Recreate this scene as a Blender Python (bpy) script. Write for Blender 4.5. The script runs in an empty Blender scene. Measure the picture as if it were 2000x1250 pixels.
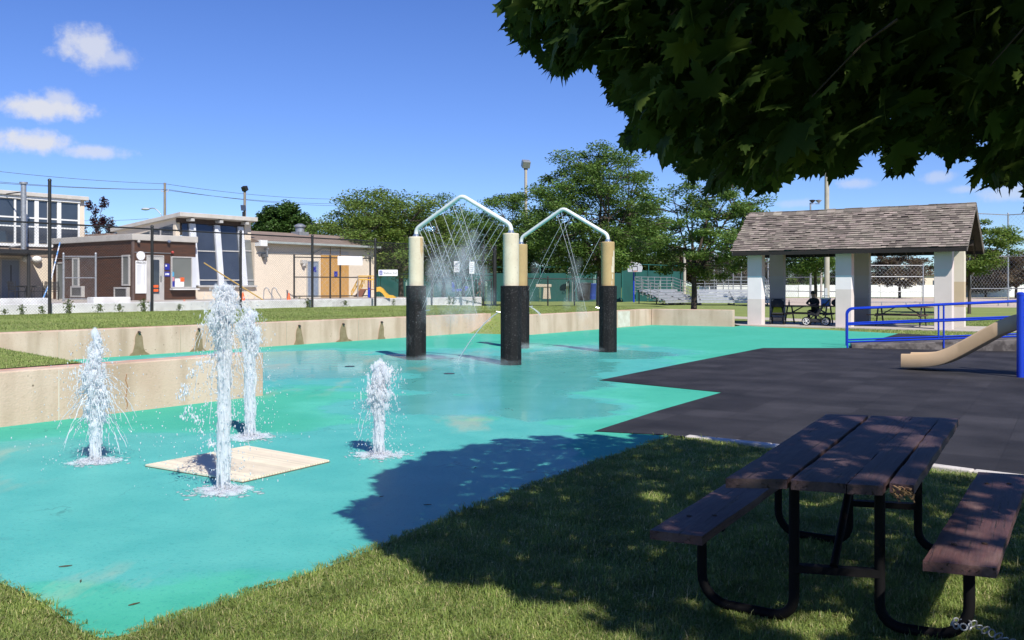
import bpy, bmesh, math, random
import numpy as np
from mathutils import Vector, Matrix, Euler

SC = bpy.context.scene
COL = SC.collection
R = random.Random(11)
NR = np.random.default_rng(5)
# ------------------------------------------------------------------ camera, sky, sun, exposure
F, H, HY = 1800.0, 1.6, 558.0            # focal length in photo pixels, eye height, horizon row
SUN_AZ = Vector((0.41, -0.912)).normalized()
SUN_EL = math.radians(45)
cam = bpy.data.cameras.new("camera"); camo = bpy.data.objects.new("camera", cam); COL.objects.link(camo)
cam.sensor_width = 36; cam.lens = 36 * F / 2000; cam.shift_y = -(625 - HY) / 2000
cam.clip_start = 0.05; cam.clip_end = 6000
camo.location = (0, 0, H); camo.rotation_euler = (math.radians(90), 0, 0)
SC.camera = camo

def gp(px, py, z=0.0):
    Y = F * (H - z) / (py - HY)
    return Vector(((px - 1000) * Y / F, Y, z))
def at(px, py, Y):
    return Vector(((px - 1000) * Y / F, Y, H - (py - HY) * Y / F))

W = bpy.data.worlds.new("World"); SC.world = W; W.use_nodes = True
def build_world():
    nt = W.node_tree; nt.nodes.clear(); N = nt.nodes.new; L = nt.links.new
    out = N('ShaderNodeOutputWorld'); bg = N('ShaderNodeBackground'); sky = N('ShaderNodeTexSky')
    sky.sky_type = 'NISHITA'; sky.sun_disc = False; sky.sun_elevation = SUN_EL
    sky.sun_rotation = math.atan2(SUN_AZ.x, SUN_AZ.y)
    sky.air_density = 0.85; sky.dust_density = 0.0; sky.ozone_density = 2.2; sky.altitude = 150
    hs = N('ShaderNodeHueSaturation'); hs.inputs['Saturation'].default_value = 1.28; hs.inputs['Value'].default_value = 1.22
    hs.inputs['Hue'].default_value = 0.521
    L(sky.outputs[0], hs.inputs['Color']); bg.inputs[1].default_value = 0.092
    # small fair-weather clouds, placed by compass azimuth and elevation
    tc = N('ShaderNodeTexCoord'); sp = N('ShaderNodeSeparateXYZ'); L(tc.outputs['Generated'], sp.inputs[0])
    az = N('ShaderNodeMath'); az.operation = 'ARCTAN2'; L(sp.outputs[0], az.inputs[0]); L(sp.outputs[1], az.inputs[1])
    el = N('ShaderNodeMath'); el.operation = 'ARCSINE'; L(sp.outputs[2], el.inputs[0])
    cv = N('ShaderNodeCombineXYZ'); L(az.outputs[0], cv.inputs[0]); L(el.outputs[0], cv.inputs[1])
    nz = N('ShaderNodeTexNoise'); nz.inputs['Scale'].default_value = 46; nz.inputs['Detail'].default_value = 7
    nz.inputs['Roughness'].default_value = 0.62; L(cv.outputs[0], nz.inputs['Vector'])
    tf = N('ShaderNodeMapRange'); tf.interpolation_type = 'SMOOTHSTEP'; tf.inputs['From Min'].default_value = -.02; tf.inputs['From Max'].default_value = .30; L(el.outputs[0], tf.inputs['Value'])
    tn = N('ShaderNodeMix'); tn.data_type = 'RGBA'; tn.inputs[6].default_value = (.56, .70, .95, 1); tn.inputs[7].default_value = (1.0, 1.0, 1.0, 1); L(tf.outputs[0], tn.inputs[0])
    ml = N('ShaderNodeMix'); ml.data_type = 'RGBA'; ml.blend_type = 'MULTIPLY'; ml.inputs[0].default_value = 1; L(hs.outputs[0], ml.inputs[6]); L(tn.outputs[2], ml.inputs[7]); L(ml.outputs[2], bg.inputs[0])
    prev = None
    #            az     el     rx     ry    weight
    for (a, e, rx, ry, wt) in [(-.430, .231, .040, .023, .80), (-.412, .224, .034, .015, .6), (-.470, .171, .054, .016, .95), (-.458, .176, .026, .016, .7),
                               (-.482, .138, .052, .014, .95), (-.425, .132, .044, .009, .7),
                               (.357, .104, .022, .007, .45), (.434, .107, .020, .008, .45), (.50, .089, .05, .011, .5), (.46, .094, .02, .006, .4), (.30, .085, .03, .006, .3)]:
        m = N('ShaderNodeMapping'); m.vector_type = 'TEXTURE'
        m.inputs['Location'].default_value = (a, e, 0); m.inputs['Scale'].default_value = (rx, ry, 1)
        L(cv.outputs[0], m.inputs['Vector'])
        ln = N('ShaderNodeVectorMath'); ln.operation = 'LENGTH'; L(m.outputs[0], ln.inputs[0])
        s = N('ShaderNodeMath'); s.operation = 'SUBTRACT'; s.inputs[0].default_value = 1.0; L(ln.outputs['Value'], s.inputs[1])
        w = N('ShaderNodeMath'); w.operation = 'MULTIPLY'; w.inputs[1].default_value = 1.0; L(s.outputs[0], w.inputs[0])
        ns = N('ShaderNodeMath'); ns.operation = 'MULTIPLY_ADD'; ns.inputs[1].default_value = 1.5; ns.inputs[2].default_value = -.76; L(nz.outputs[0], ns.inputs[0])
        ad = N('ShaderNodeMath'); ad.operation = 'ADD'; L(w.outputs[0], ad.inputs[0]); L(ns.outputs[0], ad.inputs[1])
        mr = N('ShaderNodeMapRange'); mr.interpolation_type = 'SMOOTHSTEP'
        mr.inputs['From Min'].default_value = 0.0; mr.inputs['From Max'].default_value = 0.74; mr.inputs['To Max'].default_value = wt
        L(ad.outputs[0], mr.inputs['Value'])
        if prev is None: prev = mr.outputs[0]
        else:
            mx = N('ShaderNodeMath'); mx.operation = 'MAXIMUM'; L(prev, mx.inputs[0]); L(mr.outputs[0], mx.inputs[1]); prev = mx.outputs[0]
    cb = N('ShaderNodeBackground'); cb.inputs[0].default_value = (.78, .80, .88, 1); cb.inputs[1].default_value = .74
    mix = N('ShaderNodeMixShader'); L(prev, mix.inputs[0]); L(bg.outputs[0], mix.inputs[1]); L(cb.outputs[0], mix.inputs[2])
    L(mix.outputs[0], out.inputs[0])
build_world()
sl = bpy.data.lights.new("sun", 'SUN'); sl.energy = 5.0; sl.angle = math.radians(0.53); sl.color = (1, .955, .88)
so = bpy.data.objects.new("sun", sl); COL.objects.link(so)
SDIR = Vector((SUN_AZ.x * math.cos(SUN_EL), SUN_AZ.y * math.cos(SUN_EL), math.sin(SUN_EL)))
so.rotation_euler = SDIR.to_track_quat('Z', 'Y').to_euler(); so.location = (6, -14, 16)
SC.view_settings.view_transform = 'Standard'; SC.view_settings.look = 'None'
SC.view_settings.exposure = 0.38; SC.view_settings.gamma = 1.0
SC.cycles.max_bounces = 8; SC.cycles.transparent_max_bounces = 40; SC.cycles.caustics_reflective = False; SC.cycles.caustics_refractive = False

# ------------------------------------------------------------------ helpers: things, labels, meshes
ORG = {}
def tag(o, label=None, cat=None, group=None, kind=None):
    if label: o["label"] = label
    if cat: o["category"] = cat
    if group: o["group"] = group
    if kind: o["kind"] = kind
    return o
def thing(name, label, cat, loc=(0, 0, 0), rotz=0.0, group=None):
    o = bpy.data.objects.new(name, None); o.empty_display_size = 0.2; COL.objects.link(o)
    o.location = loc; o.rotation_euler = (0, 0, rotz); ORG[o.name] = Vector(loc)
    return tag(o, label, cat, group)
def kids(o):
    return [c for c in bpy.data.objects if c.parent == o]
def dup(root, loc, rotz, label, group=None):
    """a copy of a thing with copies of its parts and sub-parts"""
    r = root.copy(); COL.objects.link(r); r.location = loc; r.rotation_euler = (0, 0, rotz); r["label"] = label
    if group: r["group"] = group
    for ch in kids(root):
        c = ch.copy(); COL.objects.link(c); c.parent = r
        for g in kids(ch):
            d = g.copy(); COL.objects.link(d); d.parent = c
    return r
def finish(o, me, parent, origin, smooth):
    COL.objects.link(o)
    if parent is not None:
        o.parent = parent; ORG[o.name] = origin
    else:
        o.location = origin; ORG[o.name] = origin
    if smooth:
        me.polygons.foreach_set('use_smooth', [True] * len(me.polygons))
        me.set_sharp_from_angle(angle=math.radians(smooth if smooth > 1 else 40))
    return o
def npmesh(name, V, Fc, mat, parent=None, smooth=False, origin=None):
    """mesh from numpy arrays; Fc (M,k) or a list of such arrays"""
    V = np.asarray(V, dtype=np.float64)
    Fl = Fc if isinstance(Fc, list) else [Fc]
    if origin is None:
        origin = ORG[parent.name] if parent is not None else Vector((float((V[:, 0].min() + V[:, 0].max()) / 2), float((V[:, 1].min() + V[:, 1].max()) / 2), float(V[:, 2].min())))
    V = V - np.array(origin)
    me = bpy.data.meshes.new(name); me.vertices.add(len(V)); me.vertices.foreach_set('co', V.astype(np.float32).ravel())
    nl = sum(f.size for f in Fl); npol = sum(len(f) for f in Fl)
    me.loops.add(nl); me.polygons.add(npol)
    me.loops.foreach_set('vertex_index', np.concatenate([f.ravel() for f in Fl]).astype(np.int32))
    cnt = np.concatenate([np.full(len(f), f.shape[1]) for f in Fl]); st = np.concatenate([[0], np.cumsum(cnt)[:-1]])
    me.polygons.foreach_set('loop_start', st.astype(np.int32))
    me.update(calc_edges=True); me.validate()
    for m in (mat if isinstance(mat, (list, tuple)) else [mat]): me.materials.append(m)
    o = bpy.data.objects.new(name, me)
    return finish(o, me, parent, origin, smooth)

class MB:
    def __init__(s): s.v = []; s.f = []; s.m = []
    def add(s, vs, fs, mi=0):
        n = len(s.v); s.v.extend([Vector(q) for q in vs]); s.f.extend([[n + i for i in q] for q in fs]); s.m.extend([mi] * len(fs)); return s
    def obox(s, p, a, b, c, mi=0):
        p, a, b, c = Vector(p), Vector(a), Vector(b), Vector(c)
        if a.cross(b).dot(c) < 0: a, b = b, a
        vs = [p, p + a, p + a + b, p + b, p + c, p + a + c, p + a + b + c, p + b + c]
        return s.add(vs, [(3, 2, 1, 0), (4, 5, 6, 7), (0, 1, 5, 4), (1, 2, 6, 5), (2, 3, 7, 6), (3, 0, 4, 7)], mi)
    def box(s, c, size, rot=None, mi=0):
        c = Vector(c); x, y, z = size
        M = rot if rot is not None else Matrix.Identity(3)
        a, b, d = M @ Vector((x, 0, 0)), M @ Vector((0, y, 0)), M @ Vector((0, 0, z))
        return s.obox(c - (a + b + d) / 2, a, b, d, mi)
    def beam(s, p, q, w, h, up=(0, 0, 1), mi=0):
        """bar of width w (sideways) and height h from p to q, centred"""
        p, q = Vector(p), Vector(q); d = q - p; u = Vector(up)
        sd = d.cross(u)
        if sd.length < 1e-6: sd = d.cross(Vector((1, 0, 0)))
        sd.normalize(); u = sd.cross(d).normalized()
        return s.obox(p - sd * w / 2 - u * h / 2, d, sd * w, u * h, mi)
    def tube(s, pts, r, n=8, mi=0, caps=True):
        pts = [Vector(q) for q in pts]; k = len(pts)
        rs = r if isinstance(r, (list, tuple)) else [r] * k
        base = len(s.v); ref = None
        for i, q in enumerate(pts):
            t = (pts[min(i + 1, k - 1)] - pts[max(i - 1, 0)])
            if t.length < 1e-9: t = Vector((0, 0, 1))
            t.normalize()
            if ref is None: ref = Vector((0, 0, 1)) if abs(t.z) < .9 else Vector((1, 0, 0))
            x = (ref - t * ref.dot(t))
            if x.length < 1e-6: x = t.orthogonal()
            x.normalize(); y = t.cross(x); ref = x
            for j in range(n):
                a = 2 * math.pi * j / n; s.v.append(q + (x * math.cos(a) + y * math.sin(a)) * rs[i])
        for i in range(k - 1):
            for j in range(n):
                a, b = base + i * n + j, base + i * n + (j + 1) % n
                s.f.append([a, b, b + n, a + n]); s.m.append(mi)
        if caps:
            s.f.append([base + j for j in range(n)][::-1]); s.f.append([base + (k - 1) * n + j for j in range(n)]); s.m += [mi, mi]
        return s
    def prism(s, poly, z0, z1, mi=0):
        n = len(poly); vs = [(q[0], q[1], z0) for q in poly] + [(q[0], q[1], z1) for q in poly]
        return s.add(vs, [list(range(n))[::-1], [n + i for i in range(n)]] + [(i, (i + 1) % n, n + (i + 1) % n, n + i) for i in range(n)], mi)
    def extrude(s, poly3, d, mi=0):
        n = len(poly3); d = Vector(d); vs = [Vector(q) for q in poly3]; vs += [q + d for q in vs]
        return s.add(vs, [list(range(n))[::-1], [n + i for i in range(n)]] + [(i, (i + 1) % n, n + (i + 1) % n, n + i) for i in range(n)], mi)
    def lathe(s, prof, c, n=16, mi=0):
        c = Vector(c); b = len(s.v); k = len(prof)
        for (r, z) in prof:
            for j in range(n):
                a = 2 * math.pi * j / n; s.v.append(c + Vector((r * math.cos(a), r * math.sin(a), z)))
        for i in range(k - 1):
            for j in range(n):
                a, d = b + i * n + j, b + i * n + (j + 1) % n
                s.f.append([a, d, d + n, a + n]); s.m.append(mi)
        s.f.append([b + j for j in range(n)][::-1]); s.f.append([b + (k - 1) * n + j for j in range(n)]); s.m += [mi, mi]
        return s
    def ball(s, c, r, n=10, k=7, mi=0):
        if not hasattr(r, '__len__'): r = (r, r, r)
        prof = [(max(1e-4, math.sin(math.pi * i / k)), -math.cos(math.pi * i / k)) for i in range(k + 1)]
        b = len(s.v); s.lathe(prof, (0, 0, 0), n, mi)
        for i in range(b, len(s.v)): q = s.v[i]; s.v[i] = Vector((q.x * r[0], q.y * r[1], q.z * r[2])) + Vector(c)
        return s
    def torus(s, c, R0, r, ax=(0, 0, 1), n=20, k=8, mi=0, sx=1.0):
        ax = Vector(ax).normalized(); x = ax.orthogonal().normalized(); y = ax.cross(x); b = len(s.v); c = Vector(c)
        for i in range(n):
            a = 2 * math.pi * i / n; d = x * math.cos(a) * sx + y * math.sin(a)
            for j in range(k):
                t = 2 * math.pi * j / k; s.v.append(c + d * R0 + (d.normalized() * math.cos(t) + ax * math.sin(t)) * r)
        for i in range(n):
            for j in range(k):
                s.f.append([b + i * k + j, b + ((i + 1) % n) * k + j, b + ((i + 1) % n) * k + (j + 1) % k, b + i * k + (j + 1) % k]); s.m.append(mi)
        return s
    def build(s, name, mat, parent=None, smooth=False, label=None, cat=None, group=None, kind=None, bevel=0, origin=None, seg=2):
        if origin is None:
            if parent is not None: origin = ORG[parent.name]
            else:
                xs = [q.x for q in s.v]; ys = [q.y for q in s.v]; zs = [q.z for q in s.v]
                origin = Vector(((min(xs) + max(xs)) / 2, (min(ys) + max(ys)) / 2, min(zs)))
        origin = Vector(origin)
        me = bpy.data.meshes.new(name); me.from_pydata([(q - origin)[:] for q in s.v], [], s.f)
        for m in (mat if isinstance(mat, (list, tuple)) else [mat]): me.materials.append(m)
        me.polygons.foreach_set('material_index', s.m); me.update()
        o = bpy.data.objects.new(name, me)
        finish(o, me, parent, origin, smooth)
        if bevel:
            b = o.modifiers.new('bevel', 'BEVEL'); b.width = bevel; b.segments = seg; b.limit_method = 'ANGLE'; b.angle_limit = math.radians(35)
        return tag(o, label, cat, group, kind)

def rotz(a): return Matrix.Rotation(a, 3, 'Z')
def inpoly(P, poly):
    P = np.asarray(P); x, y = P[:, 0], P[:, 1]; r = np.zeros(len(P), bool); n = len(poly)
    for i in range(n):
        x0, y0 = poly[i][0], poly[i][1]; x1, y1 = poly[(i + 1) % n][0], poly[(i + 1) % n][1]
        c = ((y0 > y) != (y1 > y)) & (x < (x1 - x0) * (y - y0) / ((y1 - y0) + 1e-12) + x0); r ^= c
    return r

# ------------------------------------------------------------------ materials
def newmat(name):
    m = bpy.data.materials.new(name); m.use_nodes = True; nt = m.node_tree; b = nt.nodes['Principled BSDF']
    return m, nt, b, nt.nodes.new, nt.links.new
def c4(c): return (c[0], c[1], c[2], 1)
def MAT(name, c1, c2=None, scale=4, rough=.7, metal=0, bump=0, bscale=None, stretch=(1, 1, 1), lo=.35, hi=.65, c3=None, s3=40, a3=.5, lo3=.55, hi3=.7, island=0, spec=.5, detail=5, rough2=None):
    """principled material: two-tone noise in object space, optional fine third tone (specks), per-piece variation and bump"""
    m, nt, b, N, L = newmat(name)
    b.inputs['Roughness'].default_value = rough; b.inputs['Metallic'].default_value = metal; b.inputs['Specular IOR Level'].default_value = spec
    tc = N('ShaderNodeTexCoord'); mp = N('ShaderNodeMapping'); mp.inputs['Scale'].default_value = stretch; L(tc.outputs['Object'], mp.inputs['Vector'])
    def nz(s, d=detail):
        n = N('ShaderNodeTexNoise'); n.inputs['Scale'].default_value = s; n.inputs['Detail'].default_value = d; n.inputs['Roughness'].default_value = .6
        L(mp.outputs[0], n.inputs['Vector']); return n
    def mr(src, a, bb, lo_=0., hi_=1.):
        r = N('ShaderNodeMapRange'); r.inputs['From Min'].default_value = a; r.inputs['From Max'].default_value = bb
        r.inputs['To Min'].default_value = lo_; r.inputs['To Max'].default_value = hi_; L(src, r.inputs['Value']); return r.outputs[0]
    col = None
    n1 = nz(scale)
    mx = N('ShaderNodeMix'); mx.data_type = 'RGBA'; mx.inputs[6].default_value = c4(c1); mx.inputs[7].default_value = c4(c2 or [x * .8 for x in c1])
    L(mr(n1.outputs[0], lo, hi), mx.inputs[0]); col = mx.outputs[2]
    if c3:
        n3 = nz(s3, 3); m3 = N('ShaderNodeMix'); m3.data_type = 'RGBA'; L(col, m3.inputs[6]); m3.inputs[7].default_value = c4(c3)
        L(mr(n3.outputs[0], lo3, hi3, 0, a3), m3.inputs[0]); col = m3.outputs[2]
    if island:
        g = N('ShaderNodeNewGeometry'); hv = N('ShaderNodeHueSaturation')
        L(mr(g.outputs['Random Per Island'], 0, 1, 1 - island, 1 + island), hv.inputs['Value'])
        h2 = N('ShaderNodeMath'); h2.operation = 'MULTIPLY_ADD'; h2.inputs[1].default_value = 7.13; h2.inputs[2].default_value = 0; L(g.outputs['Random Per Island'], h2.inputs[0])
        fr = N('ShaderNodeMath'); fr.operation = 'FRACT'; L(h2.outputs[0], fr.inputs[0])
        L(mr(fr.outputs[0], 0, 1, .5 - island * .05, .5 + island * .05), hv.inputs['Hue']); L(col, hv.inputs['Color']); col = hv.outputs[0]
    L(col, b.inputs['Base Color'])
    if rough2 is not None: L(mr(n1.outputs[0], lo, hi, rough, rough2), b.inputs['Roughness'])
    if bump:
        nb = nz(bscale or scale * 4, 6); bp = N('ShaderNodeBump'); bp.inputs['Strength'].default_value = min(1, bump); bp.inputs['Distance'].default_value = .02 * max(1, bump)
        L(nb.outputs[0], bp.inputs['Height']); L(bp.outputs[0], b.inputs['Normal'])
    return m
def leafmat(name, ca, cb, cc=None, trans=.3, rough=.5, noise=1.2, spec=.3, back=None):
    """leaf: per-leaf random tone between ca, cb (and a few cc), translucent"""
    m, nt, b, N, L = newmat(name); out = nt.nodes['Material Output']
    g = N('ShaderNodeNewGeometry'); rp = N('ShaderNodeValToRGB'); e = rp.color_ramp.elements
    e[0].color = c4(ca); e[1].color = c4(cb); e[1].position = .8 if cc else 1.0
    if cc: k = rp.color_ramp.elements.new(1.0); k.color = c4(cc)
    L(g.outputs['Random Per Island'], rp.inputs[0])
    tc = N('ShaderNodeTexCoord'); n = N('ShaderNodeTexNoise'); n.inputs['Scale'].default_value = noise; L(tc.outputs['Object'], n.inputs['Vector'])
    r = N('ShaderNodeMapRange'); r.inputs['From Min'].default_value = .3; r.inputs['From Max'].default_value = .7; r.inputs['To Min'].default_value = .75; r.inputs['To Max'].default_value = 1.25; L(n.outputs[0], r.inputs['Value'])
    hv = N('ShaderNodeHueSaturation'); L(r.outputs[0], hv.inputs['Value']); L(rp.outputs[0], hv.inputs['Color'])
    L(hv.outputs[0], b.inputs['Base Color']); b.inputs['Roughness'].default_value = rough; b.inputs['Specular IOR Level'].default_value = spec
    tr = N('ShaderNodeBsdfTranslucent'); h2 = N('ShaderNodeHueSaturation'); h2.inputs['Hue'].default_value = .48; h2.inputs['Value'].default_value = 1.5; L(hv.outputs[0], h2.inputs['Color']); L(h2.outputs[0], tr.inputs[0])
    mx = N('ShaderNodeMixShader'); mx.inputs[0].default_value = trans; L(b.outputs[0], mx.inputs[1]); L(tr.outputs[0], mx.inputs[2]); L(mx.outputs[0], out.inputs[0])
    return m
def glassmat(name, tint, rough=.05, refl=.5):
    """window pane seen from outside by day: dark room behind, mirror of the sky in front"""
    m, nt, b, N, L = newmat(name)
    b.inputs['Base Color'].default_value = c4(tint); b.inputs['Roughness'].default_value = rough; b.inputs['IOR'].default_value = 1.5
    b.inputs['Coat Weight'].default_value = refl; b.inputs['Coat Roughness'].default_value = .02
    tc = N('ShaderNodeTexCoord'); n = N('ShaderNodeTexNoise'); n.inputs['Scale'].default_value = .7; L(tc.outputs['Object'], n.inputs['Vector'])
    mx = N('ShaderNodeMix'); mx.data_type = 'RGBA'; mx.inputs[6].default_value = c4([x * .5 for x in tint]); mx.inputs[7].default_value = c4([x * 1.6 for x in tint]); L(n.outputs[0], mx.inputs[0]); L(mx.outputs[2], b.inputs['Base Color'])
    return m

CONC = MAT('pale_concrete', (.42, .35, .26), (.50, .43, .33), 1.3, .85, bump=.35, bscale=60, c3=(.22, .17, .12), s3=14, a3=.6, lo3=.62, hi3=.72)
def wallmat(name='retaining_concrete'):
    """board-cast concrete: buff with pits, vertical streaks of damp, formwork joints"""
    m, nt, b, N, L = newmat(name); b.inputs['Roughness'].default_value = .88
    tc = N('ShaderNodeTexCoord')
    def noise(s, st=(1, 1, 1), d=5):
        mp = N('ShaderNodeMapping'); mp.inputs['Scale'].default_value = st; L(tc.outputs['Object'], mp.inputs[0])
        n = N('ShaderNodeTexNoise'); n.inputs['Scale'].default_value = s; n.inputs['Detail'].default_value = d; L(mp.outputs[0], n.inputs['Vector']); return n.outputs[0]
    def rng(src, a, bb, lo=0., hi=1.):
        r = N('ShaderNodeMapRange'); r.inputs['From Min'].default_value = a; r.inputs['From Max'].default_value = bb; r.inputs['To Min'].default_value = lo; r.inputs['To Max'].default_value = hi; L(src, r.inputs[0]); return r.outputs[0]
    def mix(fac, a, bcol):
        x = N('ShaderNodeMix'); x.data_type = 'RGBA'; L(fac, x.inputs[0])
        if isinstance(a, tuple): x.inputs[6].default_value = c4(a)
        else: L(a, x.inputs[6])
        x.inputs[7].default_value = c4(bcol); return x.outputs[2]
    col = mix(rng(noise(1.1), .35, .65), (.50, .36, .265), (.58, .445, .345))
    col = mix(rng(noise(2.2, (1, 1, .12)), .45, .72, 0, .75), col, (.30, .21, .135))
    col = mix(rng(noise(7, (1, 1, .1)), .58, .75, 0, .4), col, (.56, .43, .31))
    vor = N('ShaderNodeTexVoronoi'); vor.inputs['Scale'].default_value = 8.5; L(tc.outputs['Object'], vor.inputs['Vector'])
    pit = rng(vor.outputs['Distance'], .06, .15, .9, 0)
    gate = rng(noise(3), .5, .6)
    pm = N('ShaderNodeMath'); pm.operation = 'MULTIPLY'; L(pit, pm.inputs[0]); L(gate, pm.inputs[1])
    col = mix(pm.outputs[0], col, (.12, .09, .06))
    L(col, b.inputs['Base Color'])
    col = mix(rng(noise(22, d=4), .58, .75, 0, .4), col, (.33, .24, .16)); L(col, b.inputs['Base Color'])
    bp = N('ShaderNodeBump'); bp.inputs['Strength'].default_value = .5; bp.inputs['Distance'].default_value = .01
    L(noise(45), bp.inputs['Height']); L(bp.outputs[0], b.inputs['Normal'])
    return m
RETW = wallmat()
COPING = MAT('worn_red_edge', (.52, .27, .21), (.55, .42, .33), 5, .85, bump=.2, lo=.45, hi=.6)
PATHC = MAT('path_concrete', (.40, .35, .30), (.47, .42, .36), 1, .9, bump=.2, bscale=40)
BLACKM = MAT('black_coated_steel', (.012, .012, .013), (.02, .02, .02), 6, .5)
GALV = MAT('galvanised_steel', (.42, .43, .44), (.30, .31, .32), 9, .45, metal=.6)
WHITEP = MAT('white_paint', (.78, .78, .76), (.68, .68, .66), 2, .6)
GREYP = MAT('grey_paint', (.42, .44, .47), (.36, .38, .41), 2, .55)
CREAM = MAT('cream_stucco', (.70, .60, .48), (.64, .55, .44), .8, .9, bump=.25, bscale=50)
ROOFF = MAT('fascia_metal', (.52, .49, .44), (.44, .41, .37), 2, .6)
DARKGL = glassmat('dark_glass', (.035, .045, .065))
PALEGL = glassmat('dusty_glass', (.16, .17, .16), .15)
WOODP = MAT('weathered_pole_wood', (.26, .22, .18), (.19, .16, .13), 3, .9, stretch=(4, 4, .5))
CONCPOLE = MAT('concrete_pole', (.44, .40, .33), (.37, .34, .29), 2, .85)
BARK = MAT('tree_bark', (.085, .065, .048), (.045, .035, .027), 6, .95, bump=.8, bscale=25, stretch=(1, 1, .3))
PLY = MAT('plywood', (.52, .29, .08), (.44, .23, .06), 2, .7, stretch=(3, 3, .6))
ORANGE = MAT('orange_plastic', (.85, .13, .02), (.75, .11, .02), 3, .5)
BLUEP = MAT('blue_gloss_paint', (.008, .045, .50), (.01, .04, .42), 3, .25)
YELLP = MAT('yellow_plastic', (.72, .42, .05), (.66, .37, .04), 3, .4)
SIGNW = MAT('sign_white', (.80, .80, .80), (.74, .74, .75), 1, .5)
SIGNB = MAT('sign_blue', (.01, .02, .30), (.01, .02, .26), 2, .5)
INK = MAT('sign_ink', (.03, .03, .035), (.02, .02, .02), 2, .6)
# ------------------------------------------------------------------ ground, pad, rubber, paths
def grassmat(name, ca, cb, cc, k=1.0):
    return MAT(name, ca, cb, .35 * k, .95, bump=1.2, bscale=30 * k, c3=cc, s3=9 * k, a3=.55, lo3=.5, hi3=.68, spec=.15)
LAWN = grassmat('lawn', (.175, .23, .065), (.22, .27, .080), (.32, .29, .13))
SOIL = MAT('lawn_soil', (.15, .17, .05), (.21, .19, .075), 3, 1, bump=1, bscale=60, spec=.1)
def vpoly(pts, z, name, mat, kind='structure', sub=0):
    bm = bmesh.new(); vs = [bm.verts.new((q[0], q[1], 0)) for q in pts]
    es = [bm.edges.new((vs[i], vs[(i + 1) % len(vs)])) for i in range(len(vs))]
    bmesh.ops.triangle_fill(bm, use_beauty=True, use_dissolve=False, edges=es)
    for f in bm.faces:
        if f.normal.z < 0: f.normal_flip()
    me = bpy.data.meshes.new(name); bm.to_mesh(me); bm.free(); me.materials.append(mat)
    o = bpy.data.objects.new(name, me); o.location = (0, 0, z); COL.objects.link(o); o["kind"] = kind; return o
g0 = MB(); g0.add([(-2500, -300, 0), (2500, -300, 0), (2500, 4500, 0), (-2500, 4500, 0)], [(0, 1, 2, 3)])
gr = g0.build('ground', LAWN, kind='structure', origin=(0, 0, 0)); gr.location.z = -.02

DW = Vector((.5885, .8087, 0)); NWv = Vector((-.8087, .5885, 0))       # along / behind the long wall
LW0, LW1 = Vector((-18.5, 7.55, 0)), Vector((-.73, 32.0, 0))
def xy(v): return (v.x, v.y)
edge_near = [gp(*q) for q in [(1310, 851), (1255, 870), (1190, 893), (1100, 926), (1000, 962), (900, 1001), (800, 1041), (740, 1069), (690, 1090), (600, 1121), (480, 1161), (380, 1195), (300, 1222), (245, 1240), (200, 1247), (160, 1233), (90, 1180), (30, 1150), (0, 1138)]]
PAD = [xy(q) for q in edge_near] + [(-4.2, 5.9), (-7.5, 6.6), (-11, 7.2), (-18.4, 7.5), (-1.65, 31.0), (.583, 30.0), (5.67, 37.5), (8.63, 36.0), (9.2, 36.95)] + \
      [xy(gp(1755, 651.5)), xy(gp(1655, 680)), xy(gp(1490, 680)), xy(gp(1330, 711)), xy(gp(1170, 743)), xy(gp(1410, 767)), xy(gp(1285, 803)), xy(gp(1160, 843))]
MATP = [xy(gp(1310, 851)), xy(gp(1160, 843)), xy(gp(1285, 803)), xy(gp(1410, 767)), xy(gp(1170, 743)), xy(gp(1330, 711)), xy(gp(1490, 680)), xy(gp(1655, 680)), xy(gp(1755, 651.5)), xy(gp(1892, 658)), (19.5, 26.5), (19.5, 4.5), (8.0, 4.55), xy(gp(1905, 921)), xy(gp(1510, 870)), xy(gp(1400, 859))]

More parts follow.
